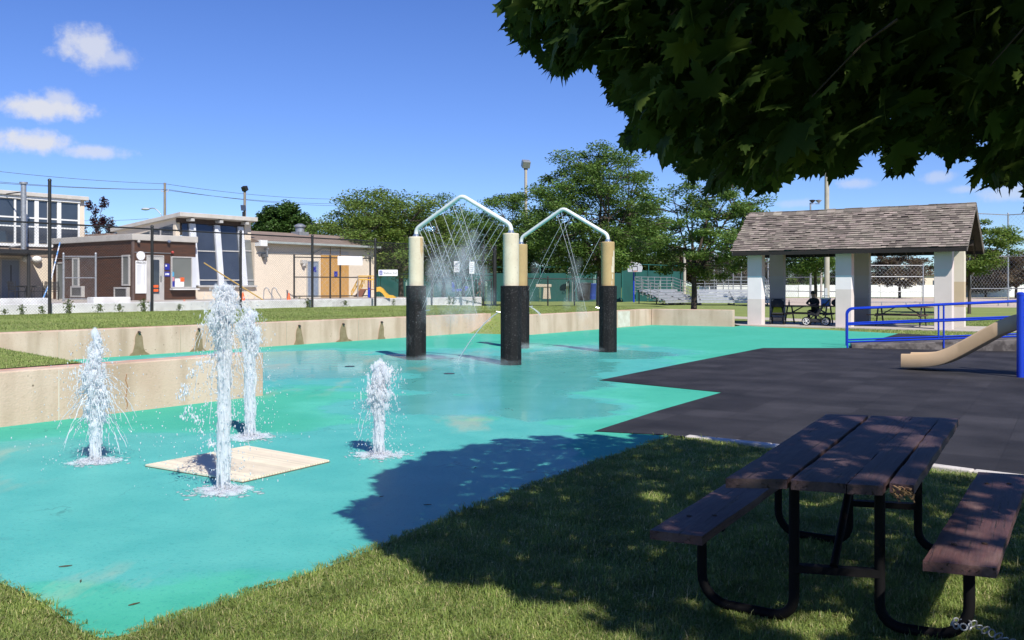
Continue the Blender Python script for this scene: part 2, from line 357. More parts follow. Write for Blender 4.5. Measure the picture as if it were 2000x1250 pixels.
def padmat():
    """painted rubber-concrete: green-teal, worn to tan in streaks, with a wet film whose outline follows the drains"""
    m, nt, b, N, L = newmat('pad_paint'); tc = N('ShaderNodeTexCoord')
    def noise(s, st=(1, 1, 1), d=5, ro=.6, rot=0):
        mp = N('ShaderNodeMapping'); mp.inputs['Scale'].default_value = st; mp.inputs['Rotation'].default_value = (0, 0, rot); L(tc.outputs['Object'], mp.inputs[0])
        n = N('ShaderNodeTexNoise'); n.inputs['Scale'].default_value = s; n.inputs['Detail'].default_value = d; n.inputs['Roughness'].default_value = ro; L(mp.outputs[0], n.inputs['Vector']); return n.outputs[0]
    def rng(src, a, bb, lo=0., hi=1., sm=False):
        r = N('ShaderNodeMapRange'); r.inputs['From Min'].default_value = a; r.inputs['From Max'].default_value = bb; r.inputs['To Min'].default_value = lo; r.inputs['To Max'].default_value = hi
        if sm: r.interpolation_type = 'SMOOTHSTEP'
        L(src, r.inputs[0]); return r.outputs[0]
    def math2(op, a, bb):
        x = N('ShaderNodeMath'); x.operation = op
        for i, v in enumerate((a, bb)):
            if isinstance(v, (int, float)): x.inputs[i].default_value = v
            else: L(v, x.inputs[i])
        return x.outputs[0]
    def mix(fac, a, bb):
        x = N('ShaderNodeMix'); x.data_type = 'RGBA'; L(fac, x.inputs[0])
        for i, v in ((6, a), (7, bb)):
            if isinstance(v, tuple): x.inputs[i].default_value = c4(v)
            else: L(v, x.inputs[i])
        return x.outputs[2]
    def blobs(lst):
        prev = None
        for (cx, cy, rx, ry, rot) in lst:
            mp = N('ShaderNodeMapping'); mp.vector_type = 'TEXTURE'; mp.inputs['Location'].default_value = (cx, cy, 0); mp.inputs['Rotation'].default_value = (0, 0, rot); mp.inputs['Scale'].default_value = (rx, ry, 1)
            L(tc.outputs['Object'], mp.inputs[0]); ln = N('ShaderNodeVectorMath'); ln.operation = 'LENGTH'; L(mp.outputs[0], ln.inputs[0])
            d = math2('SUBTRACT', 1.0, ln.outputs['Value']); prev = d if prev is None else math2('MAXIMUM', prev, d)
        return prev
    n_big = noise(.45, d=3); n_mid = noise(1.6); n_fine = noise(34, d=3)
    wetd = blobs([(-2.2, 7.4, 3.4, 2.4, .5), (-1.6, 6.2, 2.3, 1.3, .2), (-.6, 7.3, 1.8, .9, .6), (-4.5, 8.0, 2.6, 1.6, .9), (-1.0, 9.6, 1.9, 1.5, .5), (-.2, 19.2, 4.0, 4.6, .3), (-.6, 15.6, 2.6, 2.6, 0), (.25, 12.4, 1.35, 1.7, .1), (-1.0, 12.2, 1.6, 1.5, 0), (-4, 18.0, 3.0, 4.0, -.2), (-6.3, 20.0, 2.0, 4.0, -.6), (2.4, 22.5, 2.2, 2.4, 0)])
    wet = rng(math2('ADD', wetd, rng(n_mid, .25, .75, -.22, .22)), -.02, .16, sm=True)
    pud = rng(math2('ADD', blobs([(.35, 12.2, 1.05, 1.35, .2), (-1.0, 12.5, 1.1, 1.2, 0), (-.1, 15.4, 1.9, 2.2, 0), (-.3, 18.6, 2.6, 2.6, 0), (2.0, 21.5, 2.0, 1.6, 0), (-3.4, 18.5, 2.2, 3.0, -.3), (-5.2, 20.6, 1.6, 2.6, -.5)]), rng(n_mid, .25, .75, -.2, .2)), 0, .1, sm=True)
    green = mix(rng(n_big, .35, .65), (.065, .40, .285), (.085, .46, .335))
    green = mix(rng(noise(2.6, d=6), .48, .7, 0, .5), green, (.035, .32, .25))
    teal = mix(rng(n_mid, .35, .65), (.070, .375, .345), (.105, .445, .40))
    col = mix(math2('MULTIPLY', wet, .8), green, teal)
    rim = rng(math2('ADD', wetd, rng(n_big, .3, .7, -.15, .15)), -.25, -.02, 1, 0); col = mix(math2('MULTIPLY', rim, .45), col, (.035, .34, .215))
    # worn streaks running with the drainage fall
    worn = math2('MULTIPLY', rng(noise(.9, (1, .28, 1), 6, .65, .75), .55, .66), rng(math2('ADD', blobs([(-3.5, 17.5, 3.8, 5.5, -.5), (1.6, 23.5, 3.6, 2.6, .5), (-.8, 10.7, 1.2, .8, 0), (.5, 8.2, 1.0, .5, .4), (-4.6, 8.0, 2.2, 1.2, .8), (-2.2, 5.0, 1.0, .4, .2)]), 0), 0, .35))
    col = mix(math2('MULTIPLY', worn, .42), col, (.50, .42, .28))
    col = mix(rng(noise(16, (1, 1, 1), 4), .62, .74, 0, .45), col, (.025, .24, .20))
    col = mix(rng(n_fine, .56, .70, 0, .5), col, (.02, .22, .22))
    vo = N('ShaderNodeTexVoronoi'); vo.feature = 'DISTANCE_TO_EDGE'; vo.inputs['Scale'].default_value = .55; wv = N('ShaderNodeVectorMath'); wv.operation = 'ADD'; L(tc.outputs['Object'], wv.inputs[0])
    nc = N('ShaderNodeTexNoise'); nc.inputs['Scale'].default_value = 2.4; nc.inputs['Detail'].default_value = 6; L(tc.outputs['Object'], nc.inputs['Vector']); L(nc.outputs['Color'], wv.inputs[1]); L(wv.outputs[0], vo.inputs['Vector'])
    crk = math2('MULTIPLY', rng(vo.outputs['Distance'], .002, .007, 1, 0), rng(noise(.8), .5, .6))
    col = mix(math2('MULTIPLY', crk, .55), col, (.02, .12, .11))
    col = mix(rng(noise(120, d=2), .62, .72, 0, .28), col, (.30, .58, .50))
    L(col, b.inputs['Base Color'])
    ro = math2('ADD', math2('MULTIPLY', wet, -.36), .82); ro = math2('ADD', ro, math2('MULTIPLY', pud, -.21)); L(math2('MAXIMUM', ro, .14), b.inputs['Roughness'])
    b.inputs['Specular IOR Level'].default_value = .22
    L(math2('MULTIPLY', pud, .22), b.inputs['Coat Weight']); b.inputs['Coat Roughness'].default_value = .03; b.inputs['Coat IOR'].default_value = 1.33
    bp = N('ShaderNodeBump'); bp.inputs['Distance'].default_value = .006
    L(rng(pud, 0, 1, .55, .03), bp.inputs['Strength']); L(noise(70, d=4), bp.inputs['Height']); L(bp.outputs[0], b.inputs['Normal'])
    b2 = N('ShaderNodeBump'); b2.inputs['Distance'].default_value = .004; b2.inputs['Strength'].default_value = .22; L(noise(7, (1, .5, 1), 3), b2.inputs['Height']); L(b2.outputs[0], b.inputs['Coat Normal'])
    return m
pad = vpoly(PAD, 0.0, 'splash_pad_floor', padmat())
def rubmat():
    m, nt, b, N, L = newmat('rubber_tiles'); b.inputs['Roughness'].default_value = .8; b.inputs['Specular IOR Level'].default_value = .35
    tc = N('ShaderNodeTexCoord'); mp = N('ShaderNodeMapping'); mp.inputs['Rotation'].default_value = (0, 0, .55); L(tc.outputs['Object'], mp.inputs[0])
    br = N('ShaderNodeTexBrick'); br.offset = 0; br.inputs['Scale'].default_value = 1; br.inputs['Brick Width'].default_value = .6; br.inputs['Row Height'].default_value = .6; br.inputs['Mortar Size'].default_value = .004
    br.inputs['Color1'].default_value = (.0135, .0125, .0135, 1); br.inputs['Color2'].default_value = (.024, .0225, .024, 1); br.inputs['Mortar'].default_value = (.009, .008, .009, 1); L(mp.outputs[0], br.inputs['Vector'])
    n = N('ShaderNodeTexNoise'); n.inputs['Scale'].default_value = 1.1; n.inputs['Detail'].default_value = 6; L(mp.outputs[0], n.inputs['Vector'])
    r = N('ShaderNodeMapRange'); r.inputs['From Min'].default_value = .3; r.inputs['From Max'].default_value = .7; r.inputs['To Min'].default_value = .6; r.inputs['To Max'].default_value = 1.9; L(n.outputs[0], r.inputs[0])
    hv = N('ShaderNodeHueSaturation'); L(br.outputs[0], hv.inputs['Color']); L(r.outputs[0], hv.inputs['Value'])
    f = N('ShaderNodeTexNoise'); f.inputs['Scale'].default_value = 220; L(mp.outputs[0], f.inputs['Vector'])
    r2 = N('ShaderNodeMapRange'); r2.inputs['From Min'].default_value = .62; r2.inputs['From Max'].default_value = .7; r2.inputs['To Max'].default_value = .5; L(f.outputs[0], r2.inputs[0])
    mx = N('ShaderNodeMix'); mx.data_type = 'RGBA'; L(r2.outputs[0], mx.inputs[0]); L(hv.outputs[0], mx.inputs[6]); mx.inputs[7].default_value = (.06, .055, .06, 1); L(mx.outputs[2], b.inputs['Base Color'])
    bp = N('ShaderNodeBump'); bp.inputs['Strength'].default_value = .5; bp.inputs['Distance'].default_value = .006; L(f.outputs[0], bp.inputs['Height']); L(bp.outputs[0], b.inputs['Normal'])
    return m
vpoly(MATP, 0.006, 'rubber_play_surface', rubmat())
kb = MB(); kl = [gp(*q) for q in [(1345, 853.5), (1400, 859), (1510, 870.5), (1700, 894), (1905, 921.5)]] + [Vector((8.0, 4.6, 0)), Vector((19.5, 4.4, 0))]
for i in range(len(kl) - 1):
    p, q = kl[i], kl[i + 1]; d = (q - p).normalized(); n = Vector((-d.y, d.x, 0))
    kb.obox(p + n * -.10 + Vector((0, 0, -.15)), q - p - d * .006, n * .11, (0, 0, .175))
kb.build('rubber_edge_kerb', MAT('white_concrete', (.62, .58, .54), (.50, .46, .42), 4, .9, bump=.3, bscale=40), kind='structure', bevel=.012)
# concrete slab and path by the shelter, ball-diamond dirt
PO = Vector((9.55, 37.4, 0)); PA = Vector((.82, -.572, 0)).normalized(); PB = Vector((.572, .82, 0)).normalized()
def pv(a, b, z=0): return PO + PA * a + PB * b + Vector((0, 0, z))
sb = MB(); sb.prism([xy(pv(-.9, -.55)), xy(pv(8.7, -.55)), xy(pv(8.7, 3.5)), xy(pv(-.9, 3.5))], -.15, .03)
sb.build('shelter_slab_floor', PATHC, kind='structure', bevel=.01)
vpoly([xy(gp(1425, 621.5)), xy(gp(1590, 628.5)), xy(gp(1740, 636.5)), xy(gp(1900, 646)), (21, 30.5), (21, 32.8), xy(gp(1900, 639)), xy(gp(1740, 631)), xy(gp(1590, 623)), xy(gp(1425, 617))], -.012, 'concrete_path', PATHC)
DIRT = MAT('infield_dirt', (.52, .42, .33), (.46, .37, .29), .4, 1, bump=.3)
vpoly([(21, 78), (27, 71), (36, 68), (60, 69), (95, 100), (95, 128), (50, 126), (34, 122), (26, 104)], -.010, 'infield_dirt', DIRT)

# ------------------------------------------------------------------ raised lawn behind the retaining walls
def sstep(a, b, x):
    t = np.clip((x - a) / (b - a), 0, 1); return t * t * (3 - 2 * t)
def terrain_h(x, y):
    h = np.full_like(x, .62)
    h = h + .03 * sstep(2, 9, (x - LW0.x) * NWv.x + (y - LW0.y) * NWv.y) * (x < -2)
    t = ((x + 1.65) * .447 + (y - 31.1) * .894) / 1.9
    nl = (x - LW0.x) * NWv.x + (y - LW0.y) * NWv.y
    nr = (x - .583) * -.825 + (y - 30.0) * .565
    hb = -.03 + .65 * np.clip(t, 0, 1)
    bank = (nl < .25) & (nr > .0) & (y < 36) & (x > -3.2)
    h = np.where(bank & (t < 1), hb, h)
    h = h * (1 - sstep(6.3, 9.6, x - np.maximum(0, y - 37) * .1) * sstep(-1, 0.2, y - 36))
    h = h * (1 - .82 * sstep(40, 72, y) * sstep(-14, 2, x - (y - 40) * -.2))
    return h - .022 * sstep(8, 10, x)
def terrain():
    xs = np.concatenate([np.arange(-70, -22, 2.0), np.arange(-22, 14, .3), np.arange(14, 50, 2.0)])
    ys = np.concatenate([np.arange(7, 46, .3), np.arange(46, 80, 1.0), np.arange(80, 170, 4.0)])
    X, Y = np.meshgrid(xs, ys); Z = terrain_h(X, Y) + .012 * np.sin(X * 1.7 + np.cos(Y * .9)) * np.sin(Y * 1.3)
    V = np.stack([X.ravel(), Y.ravel(), Z.ravel()], 1); nx = len(xs)
    region = [(-18.72, 7.9), (-1.95, 30.85), (-2.2, 30.2), (-.6, 29.5), (.40, 29.3), (.42, 30.2), (5.5, 37.75), (8.55, 36.2), (9.3, 36.9), (10.2, 41), (14, 60), (45, 168), (-69, 168), (-69, 7.9)]
    ok = inpoly(V[:, :2], region)
    i, j = np.meshgrid(np.arange(len(ys) - 1), np.arange(nx - 1), indexing='ij'); a = (i * nx + j).ravel()
    q = np.stack([a, a + 1, a + nx + 1, a + nx], 1); q = q[ok[q].all(1)]
    used = np.unique(q); mp = np.full(len(V), -1); mp[used] = np.arange(len(used))
    o = npmesh('raised_lawn', V[used], mp[q], LAWN, smooth=True); o["kind"] = 'structure'; return V[used]
terrain()

# ------------------------------------------------------------------ retaining walls
def wallrun(name, label, pts, back, z1, mats=RETW, extra=None):
    """pts: front line; back: thickness vectors per segment"""
    t = thing(name, label, 'retaining wall', (pts[0].x, pts[0].y, 0))
    for i in range(len(pts) - 1):
        p, q = pts[i], pts[i + 1]; b = back[i]
        m = MB(); off = Vector((0, 0, -.1))
        q2 = q - (q - p).normalized() * (.002 if i < len(pts) - 2 else 0)
        m.obox(p + off, q2 - p, b, (0, 0, z1 + .1)); m.build('wall_panel', mats, t, bevel=.015)
        e = MB(); e.obox(p + b * .68 + Vector((0, 0, z1 - .01)), q2 - p, b * .325, (0, 0, .014)); e.build('painted_edge', COPING, t)
    return t
TH = .30
lw = wallrun('retaining_wall', 'long low buff concrete retaining wall with five dark wet spout stains', [LW0, LW1], [NWv * TH], .635)
STAIN = MAT('wet_algae', (.19, .135, .065), (.29, .22, .13), 7, .45, lo=.3, hi=.7)
def lwpx(px):      # point on the long wall's front foot under photo column px
    k = (px - 1000) / F; s = (k * LW0.y - LW0.x) / (DW.x - k * DW.y); return LW0 + DW * s
FW = -NWv
for i, (px, ht, wb) in enumerate([(271, .52, .50), (388, .53, .5), (584, .50, .34), (670, .49, .62), (745, .50, .38)]):
    c = lwpx(px); st = MB(); pts = []; sk_ = [.02, -.015, .01, .05, -.02][i]
    prof = [(.05, ht), (.11, ht - .04), (.16, ht * .80), (.20, ht * .55), (.235, ht * .32), (.28, ht * .15), (.28 + (wb - .28) * .45, .045), (wb, -.01)]
    for (w, z) in prof[::-1]: pts.append(c - DW * (w * (.5 + .05 * math.sin(z * 17 + i)) + sk_ * z) + FW * .004 + Vector((0, 0, z)))
    for (w, z) in prof: pts.append(c + DW * (w * (.5 + .05 * math.cos(z * 15 + i * 2)) + sk_ * (1 - z / ht)) + FW * .004 + Vector((0, 0, z)))
    st.extrude(pts, FW * .006); st.build('wet_stain', STAIN, lw)
    nz = MB(); p = c + Vector((0, 0, ht + .012)); nz.tube([p - FW * .01, p + FW * .035, p + FW * .05 + Vector((0, 0, -.02))], .028, 10); nz.build('spout', MAT('spout_metal', (.05, .05, .05), (.1, .09, .08), 9, .4, metal=.6), lw, smooth=True)
for px in (115, 353, 560, 700, 880):
    c = lwpx(px); j = MB(); j.obox(c + FW * .002 - DW * .012, DW * .02, FW * .004, (0, 0, .62)); j.build('wall_joint', CONC, lw)
P0 = Vector((-3.62, 13.42, 0)); DF = Vector((.584, .812, 0)); NF = Vector((-.812, .584, 0))
fw = wallrun('retaining_wall', 'short buff concrete planter wall with pitted face behind the fountains', [P0 - DF * 11.5, P0], [NF * .30], .625)
for px in (115,):
    k = (px - 1000) / F; s = (k * P0.y - P0.x) / (DF.x - k * DF.y); c = P0 + DF * s
    j = MB(); j.obox(c - NF * .002 - DF * .012, DF * .016, -NF * .004, (0, 0, .60)); j.build('wall_joint', MAT('joint_filler', (.60, .52, .43), (.54, .47, .38), 3, .9), fw)
k = (247 - 1000) / F; c = P0 + DF * ((k * P0.y - P0.x) / (DF.x - k * DF.y)); j = MB()
cr = [c - NF * .004 + DF * (.014 * math.sin(i * 2.1)) + Vector((0, 0, .03 + i * .075)) for i in range(7)]
j.tube(cr, .005, 5); j.build('rusty_crack', MAT('rust_streak', (.35, .16, .06), (.25, .13, .06), 20, .9), fw)
rw = wallrun('retaining_wall', 'bent buff concrete retaining wall ending before the shaded picnic shelter', [Vector((.583, 30.0, 0)), Vector((5.67, 37.5, 0)), Vector((8.63, 36.0, 0))], [Vector((-.825, .565, 0)) * .3, Vector((.452, .892, 0)) * .3], .65)
pm = MB(); a = Vector((.583, 30, 0)); d = Vector((.561, .828, 0)); pm.obox(a + d * 6.15 + Vector((.825, -.565, 0)) * .003 + Vector((0, 0, .02)), d * 1.0, Vector((.825, -.565, 0)) * .004, (0, 0, .6)); pm.build('paint_patch', MAT('cream_patch', (.62, .58, .50), (.50, .45, .36), 5, .8), rw)
# grassy mound held by the planter wall
MT = [P0 - DF * 11.5 + NF * .3, P0 - DF * .0 + NF * .3]
md = MB(); A = gp(155, 708, .6); Bm = gp(0, 680, .6); e = (Bm - A).normalized(); out = Vector((.727, .687, 0)); C0 = P0 - DF * 11.5 + NF * .32
up = Vector((0, 0, .6)); far = A + e * 9
vs = [C0 + up, A + Vector((.02, 0, 0)), A + e * 2, A + e * 4, A + e * 6, far, C0 + NF * 9 + up]
low = [(v + out * 1.1) * 1 for v in vs[1:6]]
for q in low: q.z = -.03
tipb = A + DF * 1.6 + Vector((0, 0, -.6)); tipb.z = -.03
md.add(vs, [list(range(7))[::-1]]); md.add([vs[1], vs[2], low[1], low[0]], [(0, 1, 2, 3)][::1]); md.add([vs[2], vs[3], low[2], low[1]], [(0, 1, 2, 3)]); md.add([vs[3], vs[4], low[3], low[2]], [(0, 1, 2, 3)]); md.add([vs[4], vs[5], low[4], low[3]], [(0, 1, 2, 3)]); md.add([vs[1], low[0], tipb], [(0, 1, 2)])
MOUND_POLY = [xy(v) for v in vs]
mo = md.build('grass_mound', LAWN, kind='structure')
# ------------------------------------------------------------------ drain grate and small floor fittings
def bil(c, u, v):
    p = c[0].lerp(c[1], u); q = c[3].lerp(c[2], u); return p.lerp(q, v)
GC = [Vector((-3.244, 8.145, 0)), Vector((-2.183, 7.47, 0)), Vector((-1.646, 8.348, 0)), Vector((-2.618, 9.113, 0))]
gt = thing('drain_grate', 'square cream slatted drain grate in the wet pad by tallest fountain', 'drain grate', (GC[0] + GC[2]) / 2)
GCM = MAT('cream_grate', (.80, .71, .54), (.72, .63, .47), 3, .65, island=.1)
s = MB(); ns = 34
for i in range(ns):
    v0, v1 = (i + .02) / ns, (i + .78) / ns
    a, b2, c3_, d3 = bil(GC, .006, v0), bil(GC, .994, v0), bil(GC, .994, v1), bil(GC, .006, v1)
    s.extrude([a + Vector((0, 0, .008)), b2 + Vector((0, 0, .008)), c3_ + Vector((0, 0, .008)), d3 + Vector((0, 0, .008))], (0, 0, .014))
s.build('slats', GCM, gt)
fr = MB(); fr.extrude([g + Vector((0, 0, .003)) for g in GC], (0, 0, .004)); fr.build('grate_tray', MAT('grate_dark', (.20, .165, .12), (.14, .115, .085), 5, .8), gt)
for (px, py, lb) in [(683, 716, 'dark round floor drain left of the fountain columns'), (877, 730, 'dark round floor drain in front of the arch columns')]:
    q = gp(px, py); d = MB(); d.lathe([(.10, .001), (.10, .008), (.085, .010), (.02, .010)], q, 18); d.build('floor_drain', MAT('drain_metal', (.03, .035, .04), (.05, .05, .06), 20, .5), smooth=True, label=lb, cat='drain')
# ------------------------------------------------------------------ spray arches (columns with sleeves, white pipe)
SLEEVE = MAT('black_rubber_sleeve', (.0045, .004, .0045), (.008, .0075, .008), 3, .7, bump=.4, bscale=120, c3=(.13, .12, .12), s3=42, a3=.5, lo3=.60, hi3=.65, spec=.25)
COLCREAM = MAT('cream_column', (.62, .56, .42), (.54, .47, .34), 2.5, .85, bump=.3, bscale=50, c3=(.28, .22, .14), s3=18, a3=.5, lo3=.62, hi3=.72)
COLTAN = MAT('tan_column', (.44, .31, .14), (.37, .26, .12), 2.5, .85, bump=.3, bscale=50)
PIPE = MAT('pale_green_pipe', (.70, .73, .71), (.60, .66, .64), 5, .35, bump=.05)
STEEL = MAT('bright_steel', (.62, .62, .60), (.5, .5, .48), 8, .3, metal=.9)
def arch(label, cols, apexz, tan):
    base = (cols[0] + cols[1]) / 2
    t = thing('spray_arch', label, 'spray arch', (base.x, base.y, 0))
    tops = []
    for i, c in enumerate(cols):
        m = MB(); m.lathe([(.162, 1.55), (.162, 2.64), (.15, 2.66), (.05, 2.661)], c, 28); cl = m.build('column', COLTAN if tan else COLCREAM, t, smooth=30)
        s = MB(); n = 10; rot = .31
        poly = [(c.x + .222 * math.cos(rot + 2 * math.pi * k / n), c.y + .222 * math.sin(rot + 2 * math.pi * k / n)) for k in range(n)]
        s.prism(poly, -.02, 1.60); s.build('sleeve', SLEEVE, cl, bevel=.012)
        f = MB(); f.lathe([(.09, 2.655), (.09, 2.675), (.06, 2.68), (.055, 2.72)], c, 16); f.build('pipe_flange', STEEL, t, smooth=True)
        nz = MB(); p = c + Vector((.20 if i == 0 else -.20, -.05, 1.06)); d = Vector(((.06 if i == 0 else -.06), 0, .01)); nz.tube([p, p + d, p + d * 1.6], .013, 8); nz.build('side_nozzle', STEEL, cl, smooth=True)
        tops.append(Vector((c.x, c.y, 2.70)))
    ap = (tops[0] + tops[1]) / 2; ap.z = apexz
    def bend(p, q, r_, n=7):
        return [p, q]
    pts = [tops[0]]
    e0 = tops[0] + Vector((0, 0, .13)); e1 = tops[1] + Vector((0, 0, .13)); corners = [(tops[0], e0, ap), (e0, ap, e1), (ap, e1, tops[1])]
    for (p, q, r_) in corners:
        a = (p - q).normalized() * .11; b = (r_ - q).normalized() * .11
        for k in range(6):
            u = k / 5; pts.append((q + a) * (1 - u) ** 2 + q * 2 * u * (1 - u) + (q + b) * u ** 2)
    pts.append(tops[1])
    m = MB(); m.tube(pts, .046, 14); m.build('spray_pipe', PIPE, t, smooth=60)
    return t, tops, ap
CA, CB, CC, CD = Vector((-2.08, 20.0, 0)), Vector((-.02, 18.7, 0)), Vector((.235, 23.65, 0)), Vector((2.32, 22.3, 0))
arch1 = arch('nearer spray arch, two cream columns in black sleeves under a bent pipe', [CA, CB], 3.49, False)
arch2 = arch('farther spray arch, two tan columns in black sleeves under a bent pipe', [CC, CD], 3.53, True)
pt = MB()
for (a0, a1, z0, z1) in [(-1.0, -.42, 2.05, 2.30), (-.80, -.42, 2.28, 2.44), (-1.12, -.55, 1.92, 2.08), (-1.02, -.80, 1.76, 1.88), (-1.1, -1.0, 1.62, 1.72)]:
    k = 8; vs = []; fs = []
    for i in range(k + 1):
        a = a0 + (a1 - a0) * i / k
        for z in (z0 + .015 * math.sin(i * 2.3), z1 + .02 * math.cos(i * 1.9)):
            vs.append((CD.x + .1645 * math.cos(a), CD.y + .1645 * math.sin(a), z))
    for i in range(k): fs.append((2 * i, 2 * i + 2, 2 * i + 3, 2 * i + 1))
    pt.add(vs, fs)
pt.build('bare_patch', COLCREAM, [o for o in kids(arch2[0]) if o.name.startswith('column')][1])
rs = MB(); vs = []; fs = []
for i in range(7):
    a = -.9 + .6 * i / 6
    for z in (2.28 + .08 * math.sin(i * 1.7), 2.64): vs.append((CA.x + .1645 * math.cos(a), CA.y + .1645 * math.sin(a), z))
for i in range(6): fs.append((2 * i, 2 * i + 2, 2 * i + 3, 2 * i + 1))
rs.add(vs, fs); rs.build('rust_stain', MAT('rust_wash', (.42, .28, .13), (.52, .40, .24), 8, .9), [o for o in kids(arch1[0]) if o.name.startswith('column')][0])

# ------------------------------------------------------------------ foreground picnic table
def plankmat(name, c1, c2, dirv, worn=None):
    """painted plank: grain along dirv, dark checks, worn bare streaks"""
    m, nt, b, N, L = newmat(name); ang = math.atan2(dirv.y, dirv.x)
    tc = N('ShaderNodeTexCoord'); m0 = N('ShaderNodeMapping'); m0.inputs['Rotation'].default_value = (0, 0, -ang); L(tc.outputs['Object'], m0.inputs[0])
    def noise(s, st, d=6):
        mp = N('ShaderNodeMapping'); mp.inputs['Scale'].default_value = st; L(m0.outputs[0], mp.inputs[0])
        n = N('ShaderNodeTexNoise'); n.inputs['Scale'].default_value = s; n.inputs['Detail'].default_value = d; n.inputs['Roughness'].default_value = .65; L(mp.outputs[0], n.inputs['Vector']); return n.outputs[0]
    def rng(src, a, bb, lo=0., hi=1.):
        r = N('ShaderNodeMapRange'); r.inputs['From Min'].default_value = a; r.inputs['From Max'].default_value = bb; r.inputs['To Min'].default_value = lo; r.inputs['To Max'].default_value = hi; L(src, r.inputs[0]); return r.outputs[0]
    def mix(fac, a, bb):
        x = N('ShaderNodeMix'); x.data_type = 'RGBA'; L(fac, x.inputs[0])
        for i, v in ((6, a), (7, bb)):
            if isinstance(v, tuple): x.inputs[i].default_value = c4(v)
            else: L(v, x.inputs[i])
        return x.outputs[2]
    g = noise(9, (.5, 7, 7)); col = mix(rng(g, .35, .65), c1, c2)
    if worn: col = mix(rng(noise(3, (.6, 2, 2)), .48, .68, 0, .8), col, worn)
    crack = rng(noise(6, (.22, 9, 9), 8), .60, .66); col = mix(crack, col, (.025, .015, .012))
    L(col, b.inputs['Base Color']); b.inputs['Roughness'].default_value = .62; b.inputs['Specular IOR Level'].default_value = .5
    bp = N('ShaderNodeBump'); bp.inputs['Strength'].default_value = .7; bp.inputs['Distance'].default_value = .006; L(g, bp.inputs['Height']); bp.invert = False
    b2 = N('ShaderNodeBump'); b2.inputs['Strength'].default_value = .8; b2.inputs['Distance'].default_value = .006; b2.invert = True; L(crack, b2.inputs['Height']); L(bp.outputs[0], b2.inputs['Normal']); L(b2.outputs[0], b.inputs['Normal'])
    return m
TD = Vector((1.16, 2.02, 0)).normalized()
TOPM = plankmat('worn_maroon_boards', (.068, .036, .038), (.040, .024, .028), TD, (.125, .08, .072))
BENM = plankmat('maroon_bench_boards', (.105, .046, .041), (.070, .035, .034), TD, (.17, .105, .09))
FRAMEM = MAT('black_rusty_pipe', (.005, .0045, .005), (.007, .0065, .0065), 6, .7, spec=.12, c3=(.06, .025, .012), s3=9, a3=.6, lo3=.62, hi3=.7)
tb = thing('picnic_table', 'big maroon plank picnic table with black pipe frame on shaded grass', 'picnic table', (1.9, 5.0, 0))
NL, NRt, FL, FRt = Vector((.945, 4.07, .75)), Vector((1.695, 3.90, .75)), Vector((2.085, 6.11, .75)), Vector((2.868, 5.91, .75))
def board(name, c, mat, parent, th=.042, nseg=18, jag=0, seed=0, sag=0):
    """plank with slightly wandering edges; c = near-left, near-right, far-right, far-left on the top face"""
    rr = random.Random(seed); vs = []; fs = []; nx = 6
    dl = (c[3] - c[0]).normalized()
    for i in range(nseg + 1):
        u = i / nseg
        for k in range(nx + 1):
            v = k / nx; p = c[0].lerp(c[3], u).lerp(c[1].lerp(c[2], u), v)
            if k in (0, nx): p = p + (c[1] - c[0]).normalized() * rr.uniform(-.003, .003)
            if i in (0, nseg): p = p + dl * rr.uniform(-jag, jag)
            p.z += sag * math.sin(math.pi * u) * -1 + (.004 if k not in (0, nx) and i not in (0, nseg) else -.001) * (1 + .3 * math.sin(k * 2.1 + seed))
            vs.append(p)
    n = len(vs); vs += [q - Vector((0, 0, th)) for q in vs]; w = nx + 1
    for i in range(nseg):
        for k in range(nx):
            a = i * w + k; fs.append((a, a + 1, a + w + 1, a + w)); fs.append((n + a, n + a + w, n + a + w + 1, n + a + 1))
    for i in range(nseg):
        for k in (0, nx):
            a = i * w + k; fs.append((a, a + w, n + a + w, n + a) if k == 0 else (a, n + a, n + a + w, a + w))
    for k in range(nx):
        a = k; fs.append((a, n + a, n + a + 1, a + 1)); a = nseg * w + k; fs.append((a, a + 1, n + a + 1, n + a))
    m = MB(); m.add(vs, fs); return m.build(name, mat, parent, smooth=35)
def tq(u, v):          # u across, v along
    return NL.lerp(NRt, u).lerp(FL.lerp(FRt, u), v)
board('top_board', [tq(0, .0), tq(.322, .018), tq(.322, 1.0), tq(0, 1.0)], TOPM, tb, jag=.003, seed=1)
board('top_board', [tq(.345, .012), tq(.655, .0), tq(.655, 1.005), tq(.345, .995)], TOPM, tb, jag=.004, seed=2, sag=.006)
bd3 = board('top_board', [tq(.663, -.004), tq(.842, .0), tq(.858, 1.0), tq(.661, 1.0)], TOPM, tb, jag=.006, seed=3)
board('top_board', [tq(.872, .03), tq(1.0, .012), tq(1.0, 1.0), tq(.860, 1.0)], TOPM, tb, jag=.008, seed=4)
BOLTM = MAT('rusty_bolt', (.05, .035, .03), (.09, .05, .03), 20, .6)
sp = MB(); q = tq(.97, .0) + Vector((0, 0, -.02))          # broken, splintered corner
for i in range(26):
    o = Vector((R.uniform(-.05, .03), R.uniform(-.01, .05), R.uniform(-.03, .015))); sp.beam(q + o, q + o + Vector((R.uniform(-.01, .01), -R.uniform(.02, .055), R.uniform(-.012, .008))), R.uniform(.004, .012), R.uniform(.003, .009))
sp.build('splintered_corner', MAT('bare_rotten_wood', (.36, .22, .10), (.24, .14, .07), 30, .9, island=.3), tb)
LB = [Vector((.650, 4.34, .45)), Vector((.872, 4.23, .45)), Vector((2.05, 6.22, .45)), Vector((1.82, 6.35, .45))]
RBn = [Vector((1.72, 3.855, .45)), Vector((1.975, 3.755, .45)), Vector((3.14, 5.60, .45)), Vector((2.885, 5.70, .45))]
board('seat_board', LB, BENM, tb, seed=7); rb_ = board('seat_board', RBn, BENM, tb, seed=8)
